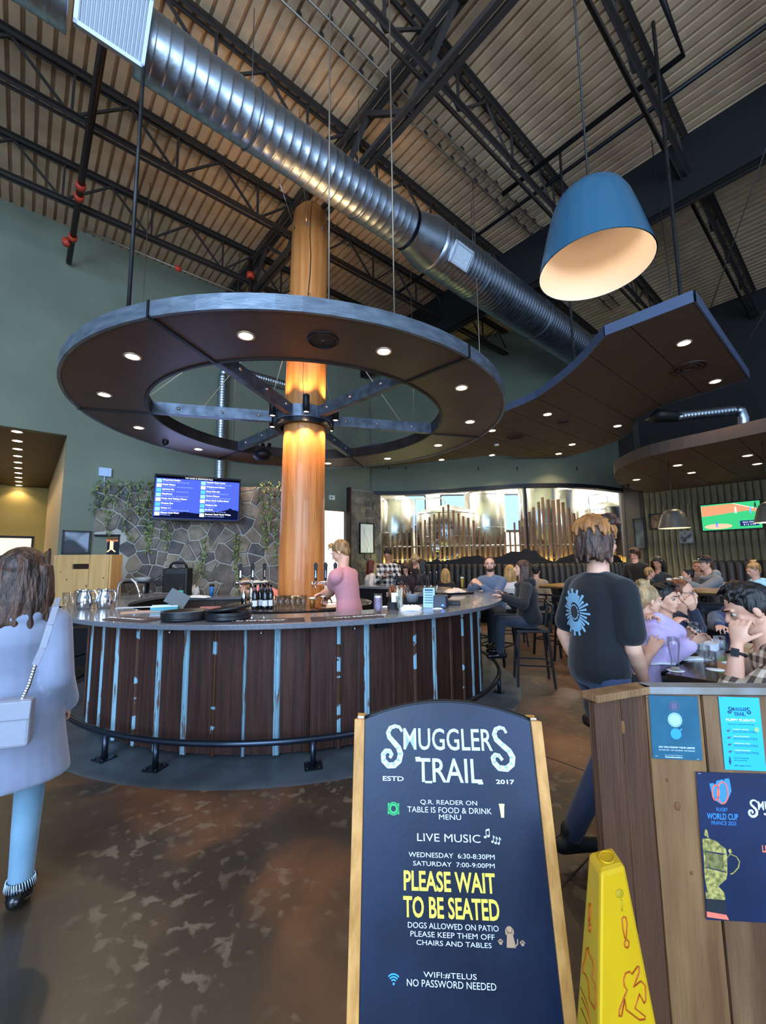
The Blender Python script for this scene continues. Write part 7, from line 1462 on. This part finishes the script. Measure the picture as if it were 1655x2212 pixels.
part('dog_icon', M_tan, sg, lambda m: (flat(m, circ(.151, .536, .0095, 16, .0085)), flat(m, circ(.1425, .540, .0035, 10, .008)), flat(m, circ(.160, .540, .0035, 10, .008)), flat(m, [(.144, .540), (.140, .575), (.166, .575), (.162, .555), (.158, .540)]), stroke(m, [(.163, .573), (.171, .566), (.172, .556)], .0015)))
def paw(m, x, y): flat(m, circ(x, y, .0045, 12, .0035)); [flat(m, circ(x+dx, y-.006+dy, .0018, 8, .0025)) for dx, dy in ((-.0055, .002), (-.002, -.001), (.002, -.001), (.0055, .002))]
part('paw_icon', M_tan, sg, lambda m: (paw(m, .124, .566), paw(m, .185, .567)))
part('wifi_icon', M_wifi, sg, lambda m: (flat(m, circ(-.180, .664, .003, 10)), [ringp(m, -.180, .664, r, r+.0032, PI/4, 3*PI/4, 8) for r in (.007, .013, .019)]))
# ================================================================== TIMBER PARTITION with posters
PZ = 1.10; pL, pC, pR = Vector((.67, 1.40, 0)), Vector((.88, 1.48, 0)), Vector((1.25, 1.455, 0)); pR2 = pC+(pR-pC)*2.6
def wood(name, a, b): return mat(name, a, .6, 0, b, 2.2, stretch=(5, 5, .6), bump=.5, bscale=10, bstretch=(16, 16, .5), lo=.3, hi=.7)
M_w1 = wood('weathered_board', '#8f6842', '#664024'); M_w2 = wood('orange_board', '#8a5a34', '#5e3a20'); M_w3 = wood('dark_and_shaded_board', '#5c3821', '#402617')  # dark wood: side wing's shade put into its colour; a front plank too
hp_ = thing('timber_partition', 'rough timber plank partition carrying posters at the lower right', 'partition', (pC.x, pC.y, 0)); o_ = Vector((pC.x, pC.y, 0))
fx = (pR-pC).normalized(); fN = Vector((fx.y, -fx.x, 0)); rotf = Euler((0, 0, math.atan2(fx.y, fx.x))).to_matrix()
x = 0; ws = [.182, .21, .20, .19, .20]
for i, w_ in enumerate(ws): part('plank', [M_w1, M_w2, M_w1, M_w3, M_w2][i] if i != 1 else mat('mid_board', '#7d5a3c', .6, 0, '#553620', 2.2, stretch=(5, 5, .6), bump=.5, bscale=10, bstretch=(16, 16, .5)), hp_, lambda m: m.box(fx*(x+w_/2)-fN*(.015-.002*(i % 2))+UP*(PZ-.03)/2, (w_-.007, .028, PZ-.03), rotf), bevel=.002); x += w_
part('backing', M_black, hp_, lambda m: m.box(fx*.49-fN*.034+UP*.52, (.97, .01, 1.02), rotf)); part('cap_rail', mat('cap_grey', '#8b8c90', .5, 0, '#6f665c', 5, stretch=(1, 1, 1), bump=.2), hp_, lambda m: m.box(fx*.49-fN*.010+UP*(PZ-.012), (1.0, .06, .024), rotf), bevel=.003)
lx = (pC-pL).normalized(); lN = Vector((lx.y, -lx.x, 0)); rotl = Euler((0, 0, math.atan2(lx.y, lx.x))).to_matrix(); LL = (pC-pL).length
for i, (a_, b_) in enumerate(((0, .5), (.5, 1))): part('plank', M_w3, hp_, lambda m: m.box(-lx*LL*(1-(a_+b_)/2)-lN*.015+UP*(PZ-.03)/2, (LL/2-.003, .028, PZ-.03), rotl), bevel=.002, label='side plank with shade in its colour')  # the wing's shade is put into the plank colour
part('cap_rail', M_w1, hp_, lambda m: m.box(-lx*LL/2-lN*.010+UP*(PZ-.012), (LL+.02, .062, .024), rotl), bevel=.003)
part('knot', MATS['knot'], hp_, lambda m: (m.ball(-lx*.11+lN*-.001+UP*.98, (.008, .003, .022), 10, 6), m.ball(fx*.075+UP*.72, (.010, .003, .014), 10, 6), m.ball(fx*.10+UP*.52, (.005, .003, .006), 8, 5), m.ball(fx*.05+UP*.80, (.004, .003, .006), 8, 5)))
def onf(px, py, off=.0): 
    P = Vector((pC.x, pC.y))+Vector((fN.x, fN.y))*off; return atW(px, py, (P.x, P.y), (fx.x, fx.y))
def poster(name, label, q, mtl, cat='poster'):
    """q: four photo corners TL TR BR BL on the plank face -> a local (u right, v down) map in metres"""
    P = [onf(*p, .0035) for p in q]; O = P[0]; X = (P[1]-P[0]); Y = (P[3]-P[0]); W_, H_ = X.length, Y.length; t = thing(name, label, cat, (O.x, O.y, O.z)); Xn, Yn = X.normalized(), Y.normalized()
    f = lambda u, v, o=0.0: Xn*u+Yn*v+fN*o
    part('sheet', mtl, t, lambda m: flat(m, [(0, H_), (W_, H_), (W_, 0), (0, 0)], f, 0, .0012)); return t, (lambda u, v, o=0.0: f(u, v, o+.0012)), W_, H_
t, f, W_, H_ = poster('advice_poster', 'dark teal poster with three glowing drinking glass circles', [(1401, 1501), (1507, 1504.5), (1520, 1641.7), (1409.6, 1638)], mat('poster_teal', '#1f5a70', .35, 0, '#174a62', 8))
M_ic = mat('poster_ice', '#9fd0ea', .5); M_bl = mat('poster_blue', '#2f8fd0', .5); M_rd = mat('poster_dull', '#5a5270', .5)
part('glass_circle', M_rd, t, lambda m: (ringp(m, W_*.5, H_*.16, W_*.09, W_*.11, O=f), flat(m, circ(W_*.5, H_*.16, W_*.07), f))); part('glass_circle', M_ic, t, lambda m: (flat(m, circ(W_*.5, H_*.38, W_*.12), f), ringp(m, W_*.5, H_*.38, W_*.13, W_*.145, O=f))); part('glass_circle', M_bl, t, lambda m: (flat(m, circ(W_*.5, H_*.60, W_*.11), f), stroke(m, [(W_*.58, H_*.55), (W_*.63, H_*.52)], .002, f)))
def pt_(s_, x0, x1, y0, y1, mtl, bold=.0): put(s_, W_*x0, W_*x1, H_*y0, H_*y1, mtl, bold, O=f, parent=t, lift=.0006)
pt_('DO YOU KNOW YOUR LIMITS?', .14, .86, .80, .825, M_wht, .02); pt_('SIP YOUR PINT.  ASK THE SERVER.  ONE MEASURE.', .14, .86, .85, .866, M_wht); pt_('AlcoholSense.BC.ca', .25, .60, .955, .975, M_wht, .02); pt_('Learn more about alcohol and you', .25, .60, .93, .943, M_wht)
t, f, W_, H_ = poster('menu_poster', 'bright cyan menu poster for puppy flights', [(1551.7, 1504.5), (1639, 1507), (1652, 1664), (1566, 1662)], mat('poster_cyan', '#2ba6d6', .4)); M_nv = mat('poster_navy', '#1c3a5c', .6)
title(W_*.20, H_*.14, W_*.56, M_nv, f, t); pt_('PUPPY FLIGHTS', .13, .85, .30, .335, M_wht, .03); pt_('All served on a wooden paddle of your choice', .18, .82, .37, .385, M_nv)
for i, s_ in enumerate(('LIGHT DOG', 'SMALL DOG FLIGHT', 'SEASONAL DOG', 'PADDLE DOG FLIGHT')):
    y = .44+i*.095; pt_(s_, .28, .66, y, y+.014, M_wht, .02); pt_('tasters of the day in small glasses', .28, .86, y+.022, y+.034, M_nv); pt_('poured to share or keep', .28, .86, y+.040, y+.052, M_nv); part('dog_mark', mat('poster_plum', '#5a4a6c', .6), t, lambda m: (flat(m, circ(W_*.16, H_*(y+.03), W_*.035, 10, W_*.022), f), flat(m, circ(W_*.19, H_*(y+.018), W_*.014, 8), f)))
part('badge', mat('poster_sage', '#8fb07a', .6), t, lambda m: (flat(m, circ(W_*.86, H_*.44, W_*.06), f))); part('tree_mark', M_nv, t, lambda m: [flat(m, [(W_*(.14-w__), H_*(y_+.03)), (W_*(.14+w__), H_*(y_+.03)), (W_*.14, H_*y_)], f) for y_, w__ in ((.82, .02), (.845, .03), (.87, .04))]+[flat(m, [(W_*.13, H_*.93), (W_*.15, H_*.93), (W_*.15, H_*.89), (W_*.13, H_*.89)], f)]); pt_('ask us about our growler fills', .24, .60, .83, .845, M_nv); pt_('and seasonal taps', .24, .56, .86, .875, M_nv); pt_('@smugglerstrail', .24, .62, .93, .947, M_nv)
t, f, W_, H_ = poster('rugby_poster', 'dark navy rugby poster with a gold trophy', [(1503, 1667), (1700, 1673), (1722, 2008), (1526, 1986)], mat('poster_night', '#0f1a33', .25, 0, '#14244a', 3)); M_cor = mat('poster_coral', '#e0705a', .5); M_pb = mat('poster_sky', '#3d7fc4', .5); M_gold = mat('poster_gold', '#c9b468', .35, .3, '#6e6a3a', 90)
k = W_/197.0; fp = lambda px, py: ((px-1503-(py-1667)*.069)*k, (py-1667)*k*H_/(319*k))
def P_(l): return [fp(1480+a/3.869, 1640+b/3.869) for a, b in l]
part('emblem_shield', M_pb, t, lambda m: (flat(m, P_([(200, 200), (215, 270), (260, 350), (300, 375), (350, 340), (385, 260), (375, 190), (365, 150), (330, 155), (320, 180), (315, 160), (260, 175), (250, 215), (235, 195)])[::-1], f)))
def loop(m, cx, cy, rx, ry, w): 
    for i in range(24): a, b = 2*PI*i/24, 2*PI*(i+1)/24; q = P_([(cx+rx*math.cos(a), cy+ry*math.sin(a)), (cx+rx*math.cos(b), cy+ry*math.sin(b))]); stroke(m, q, w, lambda u, v, o=0: f(u, v, o+.0008))
part('emblem_loop', M_cor, t, lambda m: (loop(m, 310, 275, 44, 92, .0022), loop(m, 252, 275, 28, 65, .0022)))
def pq(s_, x0, x1, y0, y1, mtl, bold=.0): a, b = fp(1480+x0/3.869, 1640+y0/3.869), fp(1480+x1/3.869, 1640+y1/3.869); put(s_, a[0], b[0], a[1], b[1], mtl, bold, O=f, parent=t, lift=.0006)
pq('RUGBY', 258, 355, 403, 435, M_pb); pq('WORLD CUP', 178, 440, 452, 505, M_pb, .02); pq('FRANCE 2023', 216, 422, 518, 550, M_pb)
a, b = fp(1480+520/3.869, 1640+330/3.869), fp(1480+1010/3.869, 1640+330/3.869); title(a[0], a[1], b[0]-a[0], M_wht, f, t); pq('LIVE GAMES', 630, 900, 705, 765, M_cor, .03)
part('trophy_cup', M_gold, t, lambda m: (flat(m, P_([(165, 585), (155, 640), (195, 665), (180, 600)]), f), flat(m, P_([(140, 670), (145, 770), (340, 790), (335, 750), (260, 690), (200, 668)])[::-1][::-1], f), flat(m, P_([(155, 910), (160, 1000), (180, 1110), (320, 1150), (318, 1110), (270, 1060), (335, 1000), (345, 950)]), f), flat(m, P_([(148, 770), (155, 910), (175, 905), (168, 780)]), f), flat(m, P_([(305, 800), (318, 930), (345, 950), (342, 790)]), f), flat(m, P_([(165, 1110), (168, 1165), (325, 1170), (322, 1130)]), f)))
part('trophy_body', mat('poster_goldshade', '#4c4a2c', .4, .3, '#8c8450', 70), t, lambda m: flat(m, P_([(160, 780), (172, 905), (320, 935), (308, 800)]), f)); part('trophy_handle', M_gold, t, lambda m: (stroke(m, P_([(345, 820), (370, 790), (420, 810), (445, 850), (435, 900), (390, 950), (370, 955)]), .0016, f), flat(m, P_([(352, 760), (365, 785), (388, 775), (370, 745)]), f)))
part('trophy_base', mat('poster_base', '#20242a', .3), t, lambda m: (flat(m, P_([(168, 1170), (172, 1260), (330, 1285), (328, 1172)]), f))); part('trophy_plaque', M_cor, t, lambda m: flat(m, P_([(174, 1270), (176, 1315), (355, 1330), (335, 1290)]), f)); 
for i, (px, py) in enumerate([(1398, 1504), (1508, 1640), (1560, 1507), (1511, 1671), (1418, 1633)]): w = onf(px, py, .006); solo('staple', M_chrome, lambda m: m.box((0, 0, 0), (.009, .002, .0015)), f'steel staple in the timber partition, {["top left of the teal poster","bottom right of the teal poster","above the cyan poster","top left of the rugby poster","bottom left of the teal poster"][i]}', 'staple', w, math.atan2(fx.y, fx.x))
# ================================================================== WET FLOOR CONE
A1, B1, C1 = atY(1298, 1884, 1.10), atY(1351, 1868, 1.155), atY(1272, 1838, 1.19); A2, B2, C2 = atY(1295, 2212, 1.03), atY(1419, 2212, 1.10), atY(1244, 2212, 1.155)
def meet(px, py, P, Q, S_):
    n = (Q-P).cross(S_-P); d = ray(px, py); return CAM+d*((P-CAM).dot(n)/d.dot(n))
B2 = meet(1419, 2212, A1, B1, A2); C2 = meet(1244, 2212, A1, C1, A2)
ex = lambda p, q: q+(p-q)*0+(q-p)*(q.z-.03)/(p.z-q.z)
A3, B3, C3 = ex(A1, A2), ex(B1, B2), ex(C1, C2); D1 = B1+C1-A1; D3 = B3+C3-A3
cn = Vector(((A3.x+B3.x+C3.x)/3, (A3.y+B3.y+C3.y)/3, 0)); M_cone = mat('cone_yellow', '#d2a408', .42, 0, '#c89a06', 4, coat=.2)
ct = thing('wet_floor_cone', 'tall yellow wet floor safety cone with red outline figures', 'cone', cn)
part('cone_body', M_cone, ct, lambda m: m.add([p-cn for p in (A1, B1, D1, C1, A3, B3, D3, C3)], [(0, 1, 2, 3), (4, 5, 1, 0), (5, 6, 2, 1), (6, 7, 3, 2), (7, 4, 0, 3), (7, 6, 5, 4)], False), bevel=.012); bd = [c for c in COL.objects if c.parent == ct][0]; bd.data.materials[0] = M_cone
part('base_skirt', M_cone, ct, lambda m: m.box(((A3+B3+C3+D3)/4-cn)*1+UP*(.015-A3.z), ((B3-A3).length*1.25, (C3-A3).length*1.25, .03), Euler((0, 0, math.atan2((B3-A3).y, (B3-A3).x))).to_matrix()), bevel=.006)
def facemap(P, Q, S_):   # plane through the three points
    n = (Q-P).cross(S_-P).normalized(); n = -n if n.dot(CAM-P) < 0 else n
    def g(px, py): d = ray(1180+px/3.484, 1650+py/3.484); return CAM+d*((P-CAM).dot(n)/d.dot(n))+n*.0008-cn
    return g
M_red2 = mat('cone_print', '#a8480c', .5); fr, fl2 = facemap(A1, B1, A3), facemap(A1, C1, A3)
def outline(name, g, pts, r=.0017, closed=True): part(name, M_red2, ct, lambda m: m.tube([g(*p) for p in pts], r, 5, closed=closed))
outline('exclamation_outline', fr, [(568, 1165), (580, 1150), (597, 1155), (606, 1200), (600, 1310), (590, 1312), (575, 1240)]); outline('exclamation_outline', fr, [(603+17*math.cos(a), 1353+30*math.sin(a)) for a in [2*PI*i/16 for i in range(16)]])
outline('falling_figure', fr, [(585, 1670), (580, 1620), (595, 1575), (625, 1562), (645, 1580), (685, 1522), (697, 1525), (695, 1570), (655, 1680), (700, 1640), (715, 1636), (742, 1665), (747, 1780), (735, 1800), (700, 1730), (665, 1838), (742, 1900), (740, 1920), (700, 1926), (600, 1850), (590, 1770), (565, 1895), (545, 1898), (548, 1850), (590, 1740), (606, 1700)])
outline('exclamation_outline', fl2, [(325, 1055), (337, 1052), (341, 1100), (330, 1190), (322, 1190), (324, 1120)]); outline('exclamation_outline', fl2, [(331+9*math.cos(a), 1235+30*math.sin(a)) for a in [2*PI*i/16 for i in range(16)]])
outline('falling_figure', fl2, [(305, 1395), (320, 1385), (325, 1430), (355, 1490), (362, 1560), (345, 1610), (372, 1660), (378, 1800), (365, 1845), (330, 1780), (320, 1640), (300, 1590), (278, 1570), (285, 1510), (300, 1460)]); 
for q in ((260, 1680), (270, 1760), (265, 1840)): outline('skid_line', fl2, [q, (q[0]+45, q[1]+110), (q[0]+70, q[1]+200)], .0011, False)
part('handle_slot', mat('cone_slot', '#a88a08', .6), ct, lambda m: m.loft([(fr(552, 975), (fr(580, 975)-fr(552, 975)), (fr(552, 940)-fr(552, 975))), (fr(552, 975)+(fr(552, 975)-fr(552, 974))*0+(A1-CAM).normalized()*-.001, (fr(578, 975)-fr(552, 975)), (fr(552, 943)-fr(552, 975)))], 14)); part('handle_slot', MATS['cone_slot'], ct, lambda m: m.tube([fr(560, 1020), fr(568, 1105)], .0022, 6))
solo('toe_ring_dimple', M_cone, lambda m: m.tube([(A1+B1+C1+D1)/4-cn+((B1-A1)*.28*math.cos(a)+(C1-A1)*.28*math.sin(a))+UP*.002 for a in [2*PI*i/24 for i in range(24)]], .0015, 5, closed=True), 'x', 'x', cn) if False else part('top_dimple', M_cone, ct, lambda m: m.tube([(A1+B1+C1+D1)/4-cn+((B1-A1)*.28*math.cos(a)+(C1-A1)*.28*math.sin(a))+UP*.002 for a in [2*PI*i/24 for i in range(24)]], .0018, 5, closed=True))
